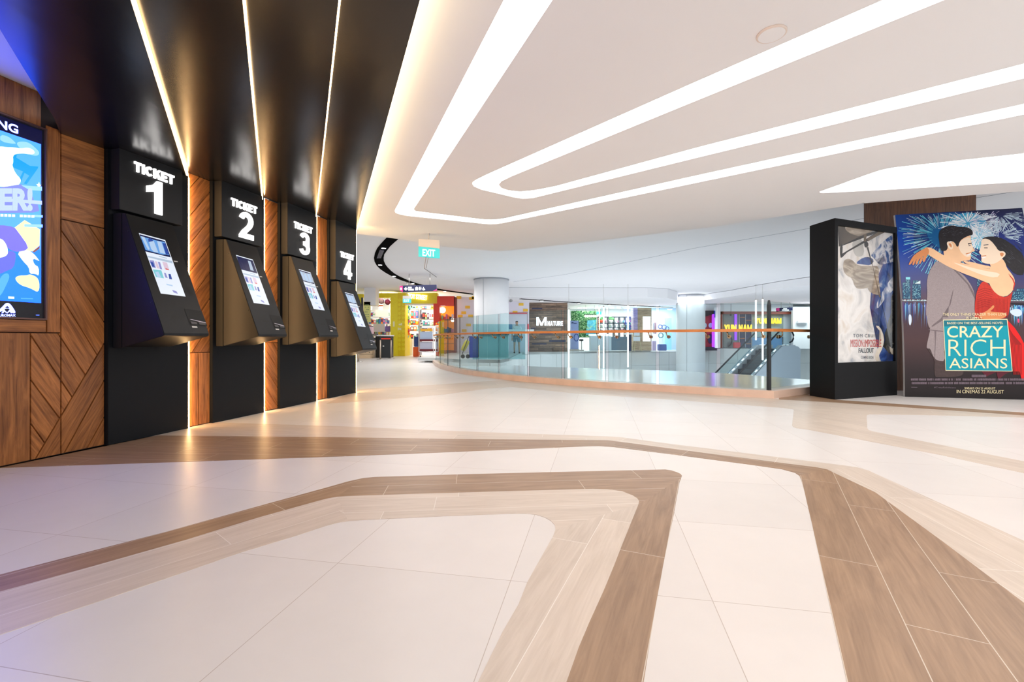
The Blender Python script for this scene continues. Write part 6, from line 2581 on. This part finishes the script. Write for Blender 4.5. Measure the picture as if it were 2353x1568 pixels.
# --- pale wall with yellow bricks ----------------------------------------------------
M_lil = mat('pale_lilac_wall', srgb(232, 230, 244), .6)
Yw = 26.2
b = MB()
pxquad(b, rect(1047.5, 683, 1216, 822), Yw, .2)
struct('wall_back', b, M_lil)
b = MB()
for x, y in ((1078, 686), (1069, 706), (1060, 719), (1076, 726.5), (1071, 747), (1061, 760), (1049, 684), (1052, 727), (1084, 684), (1192, 699.5), (1202, 713), (1178, 718), (1186, 686)):
    pxquad(b, rect(x, y - 3, x + 11, y + 3.2), Yw - .02, .02)
struct('trim_26', b, mat('wall_brick_yellow', srgb(244, 200, 70), .5))
b = MB()
pxquad(b, rect(1170, 718.8, 1212, 721.3), Yw - .06, .05)
pxquad(b, rect(1212.5, 745, 1215, 808), Yw - .06, .05)
struct('trim_27', b, mat('trim_red', srgb(226, 60, 76), .5))
# --- counter, bins, person on the platform
root = thing('sales_counter', 'white counter before the man, its bright top seen above the handrail', 'counter', at(1190, yf(22.6, PZ), 22.6))
fb(root, 'top', 1155, 757, 1227, 761, 22.6, .8, M_white)
fb(root, 'front', 1206, 761, 1214, yf(22.7, PZ), 22.7, .6, M_white)
fb(root, 'front', 1157, 761, 1165, yf(22.7, PZ), 22.7, .6, M_white)
root = thing('counter', 'long pale teal service counter wrapped round the first white column', 'counter', at(1140, 820, 18.6))
fb(root, 'body', 1101, 770, 1168, yf(18.4, PZ), 18.4, .5, mat('counter_teal', srgb(128, 178, 182), .3))
fb(root, 'top', 1099, 767, 1170, 770.5, 18.35, .6, mat('counter_top_dark', srgb(58, 84, 90), .3))
fthing('storage_bin', 1078, 773, 1098.5, yf(18.4, PZ), 18.4, .55, mat('bin_blue', srgb(44, 62, 150), .4), 'tall dark blue cabinet bin beside the teal counter', 'bin', bevel=.015)
root = thing('golf_bag', 'yellow golf bag on a two-wheeled black trolley beside the blue bin', 'golf bag', at(1068, 822, 17.6))
b = MB()
a, c = at(1063, 806, 17.6), at(1075, 783, 17.6)
b.tube([a, lerp(a, c, .3), lerp(a, c, .75), c], [.075, .095, .10, .085], 14)
b.build('bag', mat('bag_yellow', srgb(206, 184, 40), .5), root)
b = MB()
b.tube([at(1062, 814, 17.5), at(1076, 776, 17.45), at(1078, 773, 17.4)], .014, 8)
b.build('trolley_frame', M_darkmetal, root)
for x in (1063.5, 1075):
    b = MB()
    c0 = Vector((at(x, 818, 17.5).x, 17.5, PZ + .085))
    b.tube([c0 + Vector((.065 * math.cos(t), 0, .065 * math.sin(t))) for t in [k * math.pi / 10 for k in range(20)]], .018, 8, closed=True)
    b.cyl(c0 + Vector((0, -.01, 0)), c0 + Vector((0, .01, 0)), .055, 12)
    b.build('wheel', M_darkmetal, root)
# inner teal glass along the platform edge
M_teal = glass_mat('platform_glass', (.66, .84, .86), 0, 1.0)
for i, (x0, x1) in enumerate(((1086, 1120), (1120.5, 1165), (1165.5, 1207))):
    p0, p1 = at(x0, 822, 0), None
    yy = 17.0
    path = [Vector((at(x0, 800, yy).x, yy, 0)), Vector((at((x0 + x1) / 2, 800, yy).x, yy, 0)), Vector((at(x1, 800, yy).x, yy, 0))]
    glass_panel(path, 'teal-tinted glass panel on the far platform ' + ['before the blue bin', 'before the teal counter', 'before the man in the white shirt'][i], PZ, 1.5, M_teal, group='teal glass panels of the platform')

# person seen from behind, standing at the counter
PX, PY = at(1187.5, 800, 24.0).x, 24.0
root = thing('person', 'man seen from behind in a white T-shirt and teal shorts, standing beyond the glass', 'person', (PX, PY, PZ))


def skin_body(chains, name, m, parent, sub=1):
    """chains: lists of (x, z, y, radius); first chain first vertex is the root"""
    me = bpy.data.meshes.new(name)
    vs, es, rad = [], [], []
    idx = {}
    for ch in chains:
        prev = None
        for (x, z, y, r) in ch:
            k = (round(x, 3), round(z, 3), round(y, 3))
            if k not in idx:
                idx[k] = len(vs)
                vs.append((x, y, z))
                rad.append(r)
            if prev is not None and prev != idx[k]:
                es.append((prev, idx[k]))
            prev = idx[k]
    me.from_pydata(vs, es, [])
    o = bpy.data.objects.new(name, me)
    COL.objects.link(o)
    sk = o.modifiers.new('skin', 'SKIN')
    for i, r in enumerate(rad):
        me.skin_vertices[0].data[i].radius = (r, r)
    me.skin_vertices[0].data[0].use_root = True
    s = o.modifiers.new('sub', 'SUBSURF')
    s.levels = s.render_levels = sub + 1
    dg = bpy.context.evaluated_depsgraph_get()
    dg.update()
    m2 = bpy.data.meshes.new_from_object(o.evaluated_get(dg))
    bpy.data.objects.remove(o)
    m2.materials.clear()
    m2.materials.append(m)
    m2.polygons.foreach_set('use_smooth', [True] * len(m2.polygons))
    o = bpy.data.objects.new(name, m2)
    COL.objects.link(o)
    o.parent = parent
    WM[o.name] = WM[parent.name]
    return o


M_skinp = mat('person_skin', srgb(196, 150, 124), .5)
fingers = []
for sx in (-1, 1):
    hx, hz_, hy = sx * .25, .80, -.10
    for q, (dx, ln) in enumerate(((-.022, .075), (-.007, .085), (.008, .08), (.022, .065))):
        fingers.append([(hx, hz_, hy, .026), (hx + dx, hz_ - .06, hy - .01, .010), (hx + dx, hz_ - .06 - ln * .5, hy - .022, .009), (hx + dx * .9, hz_ - .06 - ln, hy - .012, .008)])
    fingers.append([(hx, hz_, hy, .026), (hx - sx * .03, hz_ - .02, hy - .03, .011), (hx - sx * .035, hz_ - .06, hy - .045, .009)])
skin_body([
    [(0, .92, 0, .125), (0, 1.05, 0, .12), (0, 1.22, -.01, .13), (0, 1.38, -.01, .115), (0, 1.47, -.005, .06), (0, 1.54, .01, .056), (0, 1.60, .02, .088), (0, 1.68, .015, .085)],
    [(0, .92, 0, .125), (-.10, .86, 0, .09), (-.12, .49, .01, .058), (-.125, .30, -.02, .052), (-.13, .08, 0, .036), (-.135, .035, .13, .034)],
    [(0, .92, 0, .125), (.10, .86, 0, .09), (.12, .49, .01, .058), (.125, .30, -.02, .052), (.13, .08, 0, .036), (.135, .035, .13, .034)],
    [(0, 1.38, -.01, .115), (-.17, 1.38, -.01, .062), (-.24, 1.12, -.03, .044), (-.25, .86, -.08, .03), (-.25, .80, -.10, .026)],
    [(0, 1.38, -.01, .115), (.17, 1.38, -.01, .062), (.24, 1.12, -.03, .044), (.25, .86, -.08, .03), (.25, .80, -.10, .026)]] + fingers, 'body', M_skinp, root)
skin_body([[(0, .98, 0, .15), (0, 1.1, 0, .145), (0, 1.24, -.01, .152), (0, 1.37, -.01, .128), (0, 1.44, -.005, .075)],
           [(0, 1.37, -.01, .128), (-.175, 1.385, -.01, .078), (-.215, 1.22, -.02, .068)],
           [(0, 1.37, -.01, .128), (.175, 1.385, -.01, .078), (.215, 1.22, -.02, .068)]], 'shirt', mat('shirt_white', srgb(236, 238, 240), .7), root)
skin_body([[(0, .93, 0, .145), (-.10, .84, 0, .112), (-.12, .56, .01, .092)], [(0, .93, 0, .145), (.10, .84, 0, .112), (.12, .56, .01, .092)]], 'shorts', mat('shorts_teal', srgb(70, 130, 150), .7), root)
skin_body([[(0, 1.63, -.012, .088), (0, 1.70, 0, .086)]], 'hair', mat('hair_brown', srgb(52, 38, 32), .7), root)
for sx in (-1, 1):
    b = MB()
    b.box(PX + sx * .132 - .045, PX + sx * .132 + .045, PY - .06, PY + .2, PZ, PZ + .075)
    b.build('shoe', M_darkmetal, root, bevel=.02)
b = MB()
c0 = at(1173, 763, 23)
b.lathe((c0.x, 23, at(0, 757, 22.9).z), [(.09, 0), (.10, .2), (.07, .26)], 16)
tag(b.build('water_jar', mat('jar_blue', srgb(40, 140, 190), .2)), 'round blue jar on the white counter, left of the man', 'jar')

# --- wooden counter, cases and queue posts on the left --------------------------------
M_crate = wood('crate_pine', srgb(206, 176, 138), srgb(232, 206, 170), .5, plank=None, tint=.05)
root = thing('wooden_counter', 'pale wooden slatted counter with drawers in front of the toy shop window', 'counter', at(845, 825, 22.0))
b = MB()
for i in range(5):
    y0 = 772 + i * 10.6
    pxquad(b, rect(818, y0 + .8, 851.5, y0 + 10.6), 22.0 + .02, .6)
b.build('slats', mat('pine', srgb(226, 198, 160), .5, var=.05, vscale=3), root)
fb(root, 'shadow_gap', 819, 773, 851, yf(22.06), 22.06, .5, mat('crate_gap', srgb(110, 84, 60), .7))
fb(root, 'top', 816, 767.5, 855, 772, 21.95, .75, mat('counter_grey', srgb(96, 92, 92), .4))
for i in range(4):
    for x in (838, 847.5):
        fb(root, 'handle', x, 777.5 + 10.6 * i, x + 2.6, 778.8 + 10.6 * i, 21.98, .04, M_darkmetal)
M_casek = mat('case_black_lacquer', srgb(20, 22, 24), .3)
for x0, x1, lab in ((862.5, 872, 'narrow black display case between the two left queue posts'), (875, 897, 'wide black display case with a small white tag, next to the yellow pillar')):
    root = thing('display_case', lab, 'case', at((x0 + x1) / 2, 819, 22.8))
    fb(root, 'body', x0, 773, x1, yf(22.8), 22.8, .6, M_casek, bevel=.01)
    fb(root, 'top', x0 - .4, 770, x1 + .4, 773, 22.75, .7, M_interior)
    if x1 > 890:
        fb(root, 'tag', 879.5, 794.5, 882.5, 797, 22.79, .01, M_interior)
for x, yb, lab in ((823.5, 832, 'chrome queue post at the corner of the ticket wall'), (861, 823.5, 'chrome queue post at the right end of the wooden counter'), (874, 826.5, 'chrome queue post nearest in front of the black display cases'), (898.5, 824, 'chrome queue post beside the yellow pillar')):
    p = hz(x, yb)
    root = thing('queue_post', lab, 'queue post', p, 0, 'chrome queue posts')
    b = MB()
    b.lathe(p, [(.17, 0), (.17, .012), (.05, .035), (.03, .05)], 24)
    b.build('base', M_steel, root)
    b = MB()
    b.lathe(p + Vector((0, 0, .045)), [(.032, 0), (.032, .86)], 16)
    b.build('pole', mat('post_champagne', srgb(206, 190, 172), .3, metal=.7), root)
    b = MB()
    b.lathe(p + Vector((0, 0, .90)), [(.036, 0), (.04, .01), (.04, .10), (.03, .11)], 16)
    b.build('belt_head', M_darkmetal, root)
pa, pb = hz(861, 823.5), hz(874, 826.5)
pc = hz(898.5, 824)
for a, c, m_, lab in ((pb, pc, mat('belt_red', srgb(224, 50, 30), .6), 'red queue belt stretched to the post beside the yellow pillar'), (hz(823.5, 832), pa, mat('belt_black', srgb(40, 34, 34), .6), 'black queue belt stretched in front of the wooden counter')):
    b = MB()
    t = (c - a).normalized()
    a2, c2 = a + t * .045, c - t * .045
    nn = Vector((-t.y, t.x, 0)) * .003
    b.hexa([a2 - nn + Vector((0, 0, .925)), c2 - nn + Vector((0, 0, .925)), c2 + nn + Vector((0, 0, .925)), a2 + nn + Vector((0, 0, .925)), a2 - nn + Vector((0, 0, .985)), c2 - nn + Vector((0, 0, .985)), c2 + nn + Vector((0, 0, .985)), a2 + nn + Vector((0, 0, .985))])
    tag(b.build('queue_belt', m_), lab, 'queue belt')

# --- plank wall with the sign NATURE ---------------------------------------------------
M_patch = wood('patchwork_plank', srgb(96, 84, 78), srgb(166, 136, 112), .5, plank=.12, length=.9, joint=(.07, .06, .06), jw=.006, tint=.42)


def uvwall(name, x0, y0, x1, y1, Y, m, depth=.2):
    b = MB()
    a, c, d, e = at(x0, y1, Y), at(x1, y1, Y), at(x1, y0, Y), at(x0, y0, Y)
    b.face([a, c, d, e], 0, [(p.x, p.z + 5) for p in (a, c, d, e)])
    q = [p + Vector((0, depth, 0)) for p in (a, c, d, e)]
    b.face([c, q[1], q[2], d], 0, [(c.x, c.z + 5), (c.x + depth, c.z + 5), (c.x + depth, d.z + 5), (c.x, d.z + 5)])
    b.face([q[0], a, e, q[3]], 0, [(a.x - depth, a.z + 5), (a.x, a.z + 5), (a.x, e.z + 5), (a.x - depth, e.z + 5)])
    return struct(name, b, m, fix=False)


YN = 27.0
uvwall('wall_back', 1216, 694, 1304, 812, YN, M_patch)
b = MB()
for x0, y0, x1, y1, in ((1220, 753, 1230, 756), (1262, 782, 1300, 786), (1222, 789, 1256, 792), (1240, 766, 1270, 769), (1222, 708, 1246, 711)):
    pxquad(b, rect(x0, y0, x1, y1), YN - .01, .01)
struct('trim_28', b, mat('plank_blue', srgb(52, 60, 92), .5))
root = thing('shop_sign', 'white lit letters M NATURE on the patchwork plank wall', 'sign', at(1262, 749, YN))
M_cool = glow('letter_cool_white', (.86, .9, 1), 1.8)
for body, x0, x1, y0, y1, bd in (('M', 1232.5, 1256, 729.5, 748.5, .03), ('NATURE', 1258, 1293.5, 738.5, 749, .02)):
    b = MB()
    o0, o1, o2 = at(x0, y1, YN - .01), at(x1, y1, YN - .01), at(x0, y0, YN - .01)
    sign_text(b, body, o0, o1 - o0, o2 - o0, Vector((0, -1, 0)), .06)
    b.build('lettering', M_cool, root)

# --- health shop -------------------------------------------------------------------------
b = MB()
pxquad(b, rect(1304, 704, 1500, 812), 33.0, .1)
struct('wall_back', b, M_interior)
area_lamp('health_shop_lamp', (6.4, 30.5, 3.05), 4.0, 330, (1, 1, 1), sy=2.5)
for x, y in ((1332, 709.5), (1344, 712.5), (1371, 710.5), (1406, 712.5), (1422, 717.5), (1442, 714.5)):
    c0 = at(x, y, 31.5)
    b = MB()
    b.lathe((c0.x, c0.y, 3.1 - .05), [(.10, 0), (.13, .01), (.13, .05)], 18)
    tag(b.build('ceiling_lamp', M_spot), 'small round white ceiling lamp inside the shop with the leaf wall', 'ceiling lamp', 'ceiling lamps in the leaf-wall shop')
M_leafw = ramp_noise('leaf_wall', [(.3, C(24, 70, 40)), (.48, C(60, 128, 70)), (.6, C(150, 190, 130)), (.72, C(40, 100, 60))], 9, 7, .8, .5)
root = thing('leaf_wall', 'green hanging wall of leaves with a blue painted patch behind the banner', 'plant wall', at(1340, 776, 30.0))
fb(root, 'backing', 1312, 715, 1371, 776, 30.02, .1, M_leafw)
b = MB()
for i in range(700):
    x, y = 1313 + R.random() * 57, 716 + R.random() * 59
    if x > 1345 and y > 733 and R.random() < .75:
        continue
    c0 = at(x, y, 30.0)
    a = R.random() * 6.28
    s = .05 + .06 * R.random()
    t1 = Vector((math.cos(a), -.4 * R.random(), math.sin(a))) * s
    t2 = Vector((-math.sin(a), -.3, math.cos(a))) * s * .45
    b.face([c0, c0 + t1 * .5 + t2, c0 + t1, c0 + t1 * .5 - t2], R.randint(0, 2))
o = b.build('foliage', [mat('leaf_dark', srgb(34, 92, 48), .5), mat('leaf_mid', srgb(84, 150, 84), .5), mat('leaf_pale', srgb(166, 204, 150), .5)], root, fix=False)
o['kind'] = 'stuff'
b = MB()
pxquad(b, [(1346, 770), (1369, 770), (1369, 735), (1350, 737)], 29.98, .02)
b.build('mural', ramp_noise('mural_blue', [(.3, C(40, 120, 150)), (.5, C(80, 180, 200)), (.6, C(150, 200, 170)), (.72, C(90, 150, 110))], 4, 5, 1.0, .4), root)
root = thing('pendant_lamp', 'row of round warm bulbs on a bar in front of the leaf wall', 'lamp', at(1356, 733, 29.0))
b = MB()
b.cyl(at(1342, 722.5, 29), at(1370, 722.5, 29), .02, 8)
for x in (1346, 1366):
    a = at(x, 722.5, 29)
    b.cyl(a, Vector((a.x, 29, 3.1)), .008, 6)
b.build('bar', M_darkmetal, root)
for i in range(6):
    b = MB()
    b.ball(at(1345 + i * 4.6, 727, 29), .07, 12)
    b.build('bulb', glow('warm_bulb', (1, .86, .56), 4), root)
root = thing('shop_sign', 'small cyan hanging sign right of the warm bulbs', 'sign', at(1376, 723, 29.4))
fb(root, 'panel', 1371, 716.5, 1382, 723, 29.4, .05, glow('sign_cyan', srgb(90, 210, 226), .7))
for x in (1373, 1380):
    b = MB()
    a = at(x, 716.5, 29.42)
    b.cyl(a, Vector((a.x, a.y, 3.1)), .008, 6)
    b.build('cord', M_steel, root)
root = thing('banner_stand', 'pale blue upright banner with a blue ring, in front of the leaf wall', 'banner', at(1320, 806, 28.4))
fb(root, 'sheet', 1310.5, 737.5, 1329.5, 803.5, 28.4, .02, mat('banner_blue', srgb(170, 186, 236), .5, var=.08, vscale=3))
fb(root, 'foot', 1309, 803, 1331, yf(28.35, PZ), 28.35, .3, M_steel)
b = MB()
b.tube([at(1324.5 + 5.2 * math.cos(t), 776 + 8 * math.sin(t), 28.38) for t in [k * math.pi / 12 for k in range(24)]], .028, 8, closed=True)
b.build('ring', mat('banner_ring', srgb(84, 106, 176), .5), root)
b = MB()
o0, o1, o2 = at(1313.5, 744, 28.39), at(1317.5, 744, 28.39), at(1313.5, 740, 28.39)
solid_text(b, 'M', o0, o1 - o0, o2 - o0, Vector((0, -1, 0)), .008, 0, .03)
pxquad(b, rect(1318.5, 742.6, 1325, 744), 28.385, .008)
b.build('lettering', mat('banner_navy', srgb(36, 50, 120), .5), root)
root = thing('stool', 'slim chrome stool with a dark seat beside the pale blue banner', 'stool', at(1336, 801, 28.6))
fb(root, 'seat', 1332, 780, 1341, 784, 28.6, .3, M_darkmetal, bevel=.02)
b = MB()
c0 = at(1336.5, 804, 28.75)
b.cyl(at(1336.5, 784, 28.75), c0, .025, 8)
b.build('stem', M_steel, root)
fb(root, 'foot', 1330, 804, 1342, yf(28.6, PZ), 28.6, .3, M_steel)
root = thing('shop_counter', 'white shop counter with a bright top, left of the dark bottle rack', 'counter', at(1381, 806, 29.2))
for x0, x1 in ((1357, 1373), (1373.6, 1390), (1390.6, 1405)):
    fb(root, 'panel', x0, 773, x1, yf(29.2, PZ), 29.2, .5, mat('counter_panel', srgb(206, 222, 232), .4))
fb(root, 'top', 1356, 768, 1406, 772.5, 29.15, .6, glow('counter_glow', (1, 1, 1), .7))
root = thing('bottle_rack', 'dark grey open shelf rack filled with small bottles', 'rack', at(1410, 806, 30.6))
M_rk = mat('rack_grey', srgb(52, 62, 74), .5)
for x in (1375, 1397.5, 1411, 1424, 1437, 1450):
    fb(root, 'upright', x, 728, x + 1.2, yf(30.5, PZ), 30.5, .5, M_rk)
for y in (728, 742.5, 752.5, 762):
    fb(root, 'shelf', 1375, y, 1451, y + 1.6, 30.5, .5, M_rk)
fb(root, 'base_cabinet', 1405, 774, 1450, yf(30.3, PZ), 30.3, .45, mat('cabinet_slate', srgb(86, 104, 120), .5))
for yb, rows in ((742.3, 0), (752.3, 1), (761.8, 2)):
    x = 1377
    while x < 1449:
        if R.random() < .82:
            h = 5.5 + R.random() * 2.5
            c0 = at(x, yb, 30.6)
            hh = h / F * 30.6
            b = MB()
            r = .034 + .012 * R.random()
            b.lathe((c0.x, c0.y + .05, c0.z), [(r, 0), (r, hh * .62), (r * .45, hh * .78), (r * .45, hh)], 10, 0)
            cm = R.choice([8, 8, 2, 12, 6, 9, 5])
            tag(b.build('bottle', TM_[cm]), 'small bottle standing on the dark grey shelf rack across the opening', 'bottle', 'bottles on the dark rack')
        x += 3.1
for x, y, c, lab in ((1381.5, 742, (206, 70, 40), 'leftmost on the dark rack, in an orange-red pot'), (1405, 742, (210, 206, 196), 'on the dark rack in a pale pot')):
    root = thing('potted_plant', 'small bushy green plant ' + lab, 'plant', at(x, y, 30.4))
    b = MB()
    c0 = at(x, y, 30.4)
    b.lathe(c0, [(.09, 0), (.12, .2)], 14)
    b.build('pot', mat('pot_%d' % c[0], srgb(*c), .5), root)
    b = MB()
    for k in range(12):
        b.ball(c0 + Vector((R.uniform(-.12, .12), R.uniform(-.06, .06), .22 + .16 * R.random())), .07, 8)
    b.build('foliage', mat('leaf_mid', (0, 0, 0)), root)
root = thing('potted_plant', 'large round green planter bush in a dark stand, left of the stone pillar', 'plant', at(1446, 772, 29.4))
b = MB()
c0 = at(1446, 750, 29.4)
for k in range(60):
    v = Vector((R.gauss(0, 1), R.gauss(0, 1), R.gauss(0, 1))).normalized()
    b.ball(c0 + Vector((v.x * .16, v.y * .16, v.z * .24)), .05, 6)
b.build('foliage', mat('bush_grey_green', srgb(96, 140, 104), .6), root)
b = MB()
b.cyl(at(1446, 758, 29.4), at(1446, yf(29.4, PZ), 29.4), .05, 10)
b.build('stand', M_darkmetal, root)
# stone-plank pillar with a lit white poster
uvwall('column_stone', 1455.5, 708, 1497, 806, 28.6, wood('stone_plank', srgb(150, 128, 104), srgb(206, 184, 156), .5, plank=.25, length=1.4, joint=(.3, .25, .2), jw=.008, tint=.15), .6)
fthing('light_poster', 1477.5, 727.5, 1495, 785, 28.5, .06, glow('poster_white', (1, .98, .99), .95), 'tall white lit poster on the stone-coloured pillar', 'poster')
root = thing('easel_sign', 'white board on a wooden easel with splayed legs in front of the stone pillar', 'easel', at(1464, 806, 27.8))
fb(root, 'board', 1455.5, 774, 1471, 784, 27.8, .03, mat('easel_white', srgb(226, 232, 240), .5))
fb(root, 'board', 1457, 764, 1470, 772, 27.82, .03, mat('easel_white', (0, 0, 0)))
for xa, xb in ((1458, 1451.5), (1461, 1457.5), (1468, 1474.5)):
    b = MB()
    b.cyl(at(xa, 770, 27.85), at(xb, yf(27.8, PZ), 27.8), .02, 8)
    b.build('leg', mat('easel_wood', srgb(200, 188, 150), .5), root)
root = thing('round_table', 'small white topped tasting table with a dark base near the easel', 'table', at(1446, 805, 28.2))
fb(root, 'top', 1439, 765.5, 1455, 769, 28.1, .5, M_white)
fb(root, 'base', 1445, 769, 1451, yf(28.3, PZ), 28.3, .3, mat('table_navy', srgb(52, 64, 92), .5))

# --- pale blue clothes shop --------------------------------------------------------------
b = MB()
pxquad(b, rect(1497.5, 707, 1562, 808), 32.0, .1)
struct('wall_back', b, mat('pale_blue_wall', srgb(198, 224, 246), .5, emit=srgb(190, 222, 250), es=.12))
root = thing('clothes_rail', 'white clothes rail with pale garments at the left of the blue clothes shop', 'clothes rail', at(1504, 800, 30.2))
b = MB()
b.tube([at(1499, yf(30.2, PZ), 30.2), at(1499, 738, 30.2), at(1509, 738, 30.2), at(1509, yf(30.2, PZ), 30.2)], .02, 8)
b.build('frame', M_white, root)
for i, c in enumerate(((246, 246, 248), (232, 236, 246), (240, 214, 220), (214, 180, 200))):
    fb(root, 'garment', 1499.6 + i * 2.3, 741, 1501.4 + i * 2.3, 768, 30.15, .35, mat('garment_%d' % i, srgb(*c), .7), bevel=.02)
root = thing('wreath_display', 'display stand with blue and green leafy rings in the blue clothes shop', 'display', at(1522, 800, 30.0))
b = MB()
b.cyl(at(1522, yf(30, PZ), 30), at(1522, 755, 30), .02, 8)
b.build('stem', M_white, root)
for x, y, r, c in ((1517, 751, 4.5, 'wreath_blue'), (1526, 752, 5, 'wreath_blue'), (1533, 755, 4, 'wreath_blue'), (1518.5, 771, 5.5, 'wreath_green')):
    b = MB()
    b.tube([at(x + r * math.cos(t), y + r * math.sin(t), 29.95) for t in [k * math.pi / 10 for k in range(20)]], .035, 7, closed=True)
    b.build('ring', mat(c, srgb(140, 150, 220) if 'blue' in c else srgb(120, 170, 180), .5), root)
fthing('fitting_mirror', 1528, 731, 1543, 806, 31.4, .08, mat('mirror_blue', srgb(150, 206, 236), .1), 'tall pale blue mirror panel at the back of the clothes shop', 'mirror')
fthing('shoe_bench', 1516, 791.5, 1532, yf(29.0, PZ), 29.0, .5, mat('bench_blue', srgb(84, 110, 170), .5), 'low blue bench in the clothes shop', 'bench', bevel=.02)
fthing('display_block', 1500, 784, 1508, yf(29.3, PZ), 29.3, .5, mat('block_lilac', srgb(206, 190, 226), .5), 'lilac display block below the clothes rail', 'block', bevel=.02)
b = MB()
b.lathe(at(1539, 712.5, 31.0), [(.14, 0), (.16, .04)], 18)
tag(b.build('ceiling_lamp', M_spot), 'round bright ceiling lamp in the blue clothes shop', 'ceiling lamp')
sb('trim_29', 1497, 806, 1562, 809, 29.0, .2, M_white)

# --- red booth with violet light -----------------------------------------------------------
root = thing('photo_booth', 'red arched booth with a violet glowing edge, right of the second white column', 'booth', at(1633, 801, 29.6))
fb(root, 'back', 1616, 714, 1641, yf(29.9, PZ), 29.9, .4, mat('booth_red', srgb(170, 40, 50), .45))
b = MB()
pxquad(b, [(1616, 729), (1641, 722), (1641, 714), (1616, 714)], 29.7, .3)
b.build('canopy', mat('booth_black', srgb(30, 32, 44), .5), root)
fb(root, 'light_edge', 1638, 722, 1647.5, 801, 29.6, .15, glow('violet_light', srgb(176, 60, 246), 1.1))
fb(root, 'corner_panel', 1643, 714, 1648, 730, 29.5, .3, mat('booth_blue', srgb(40, 60, 170), .5))
for x, y, rx, ry, m_ in ((1633, 748, 4.5, 5.5, mat('booth_pale', srgb(190, 214, 220), .3)), (1621, 748, 3, 5, mat('booth_pale', (0, 0, 0))), (1632.5, 779, 6, 11, mat('booth_navy', srgb(28, 40, 66), .3))):
    b = MB()
    b.prism([at(x + rx * math.cos(t), y + ry * math.sin(t), 29.85) for t in [k * math.pi / 12 for k in range(24)]], (0, .05, 0))
    b.build('window', m_, root)
fb(root, 'foot', 1616, 798, 1648, yf(29.6, PZ), 29.6, .4, mat('booth_navy', (0, 0, 0)))
sb('column', 1648.5, 706, 1655.5, 800, 29.2, .5, M_white)

area_lamp('blue_shop_lamp', (10.0, 30.6, 3.05), 2.0, 160, (1, 1, 1), sy=1.5)
area_lamp('right_wall_lamp', (19.0, 28.6, 3.1), 3.0, 160, (1, 1, 1), sy=1.0)
# --- brown framed shop with yellow lettering --------------------------------------------------
YY = 30.2
root = thing('brown_shop', 'shop with a brown frame, dark glass and yellow lit letters YUN NAM', 'shop front', at(1730, 800, YY))
M_bf = mat('frame_brown', srgb(150, 74, 58), .45)
fb(root, 'header', 1654, 716, 1822, 722, YY - .1, .4, M_bf)
fb(root, 'jamb', 1654, 716, 1660, 800, YY - .1, .4, M_bf)
fb(root, 'glass_panel', 1660, 722, 1700, 799, YY + .05, .05, mat('tinted_grey', srgb(116, 124, 124), .15))
fb(root, 'glass_panel', 1700.5, 722, 1727.5, 799, YY + .05, .05, mat('tinted_navy', srgb(34, 40, 84), .15))
fb(root, 'glass_panel', 1727.5, 722, 1800, 775, YY + .3, .05, mat('tinted_pale', srgb(158, 176, 178), .2))
fb(root, 'glass_panel', 1800, 722, 1822, 799, YY + .3, .05, mat('tinted_white', srgb(226, 236, 246), .2))
for x in (1660, 1698.5, 1712.5, 1727):
    fb(root, 'mullion', x, 722, x + 1.2, 800, YY, .1, mat('mullion_silver', srgb(170, 174, 186), .4))
for x0, x1, y in ((1701, 1712, 729), (1714, 1727, 735.5), (1701, 1712, 777.5), (1714, 1727, 790)):
    fb(root, 'shelf', x0, y, x1, y + 1, YY + .02, .04, mat('shelf_amber', srgb(220, 130, 70), .5))
fb(root, 'light_column', 1688.5, 717, 1693.5, 782, YY - .05, .06, glow('violet_strip', srgb(150, 70, 250), .9))
b = MB()
b.tube([at(1672 + 10 * math.cos(t), 783 + 13 * math.sin(t), YY + .02) for t in [-.9 + k * .2 for k in range(13)]], .03, 7)
b.build('arc_trim', M_darkmetal, root)
M_ylet = glow('letter_yellow', srgb(255, 200, 50), 1.6)
for x0, x1, y0, y1, yy in ((1664, 1727, 746.5, 763, YY - .25), (1734.5, 1794.5, 731.5, 744, YY + .1)):
    b = MB()
    o0, o1, o2 = at(x0, y1, yy), at(x1, y1, yy), at(x0, y0, yy)
    sign_text(b, 'YUN NAM', o0, o1 - o0, o2 - o0, Vector((0, -1, 0)), .06)
    b.build('lettering', M_ylet, root)
fthing('reception_desk', 1728, 776, 1798, 801, YY + .2, .6, mat('desk_blue', srgb(104, 150, 200), .4), 'blue reception desk in the brown framed shop, behind the escalator', 'desk', bevel=.02)
b = MB()
c0 = at(1679.5, 724, YY - .3)
b.ball(c0, .07, 12)
b.cyl(c0, Vector((c0.x, c0.y, 3.59)), .01, 6)
tag(b.build('dome_camera', M_darkmetal), 'small dark dome camera under the brown shop frame', 'camera')
fthing('display_block', 1687, 787, 1702, 800, YY - .5, .2, mat('stand_red', srgb(222, 70, 80), .5), 'low red display block at the foot of the violet light', 'block', bevel=.03)
# pale wall on the right with a wall lamp
b = MB()
pxquad(b, rect(1822.5, 705, 2100, 802), 29.6, .2)
struct('wall_back', b, M_white)
root = thing('wall_lamp', 'white wall lamp shelf glowing on the pale wall left of the poster case', 'lamp', at(1846, 742, 29.5))
fb(root, 'shade', 1834, 737, 1861, 742, 29.35, .2, mat('lamp_white', srgb(236, 236, 238), .4))
fb(root, 'diffuser', 1836, 734.5, 1859, 737, 29.4, .12, glow('lamp_glow', (1, 1, 1), 1.6))
b = MB()
c0 = at(1847.5, 725.5, 29.58)
b.cyl(c0, c0 + Vector((0, .03, 0)), .07, 18)
tag(b.build('wall_badge', mat('badge_grey', srgb(176, 176, 186), .5)), 'small grey round badge above the white wall lamp', 'badge')
b = MB()
pxquad(b, rect(1622, 699.5, 1822, 716), 30.0, .3)
struct('trim_30', b, M_white)
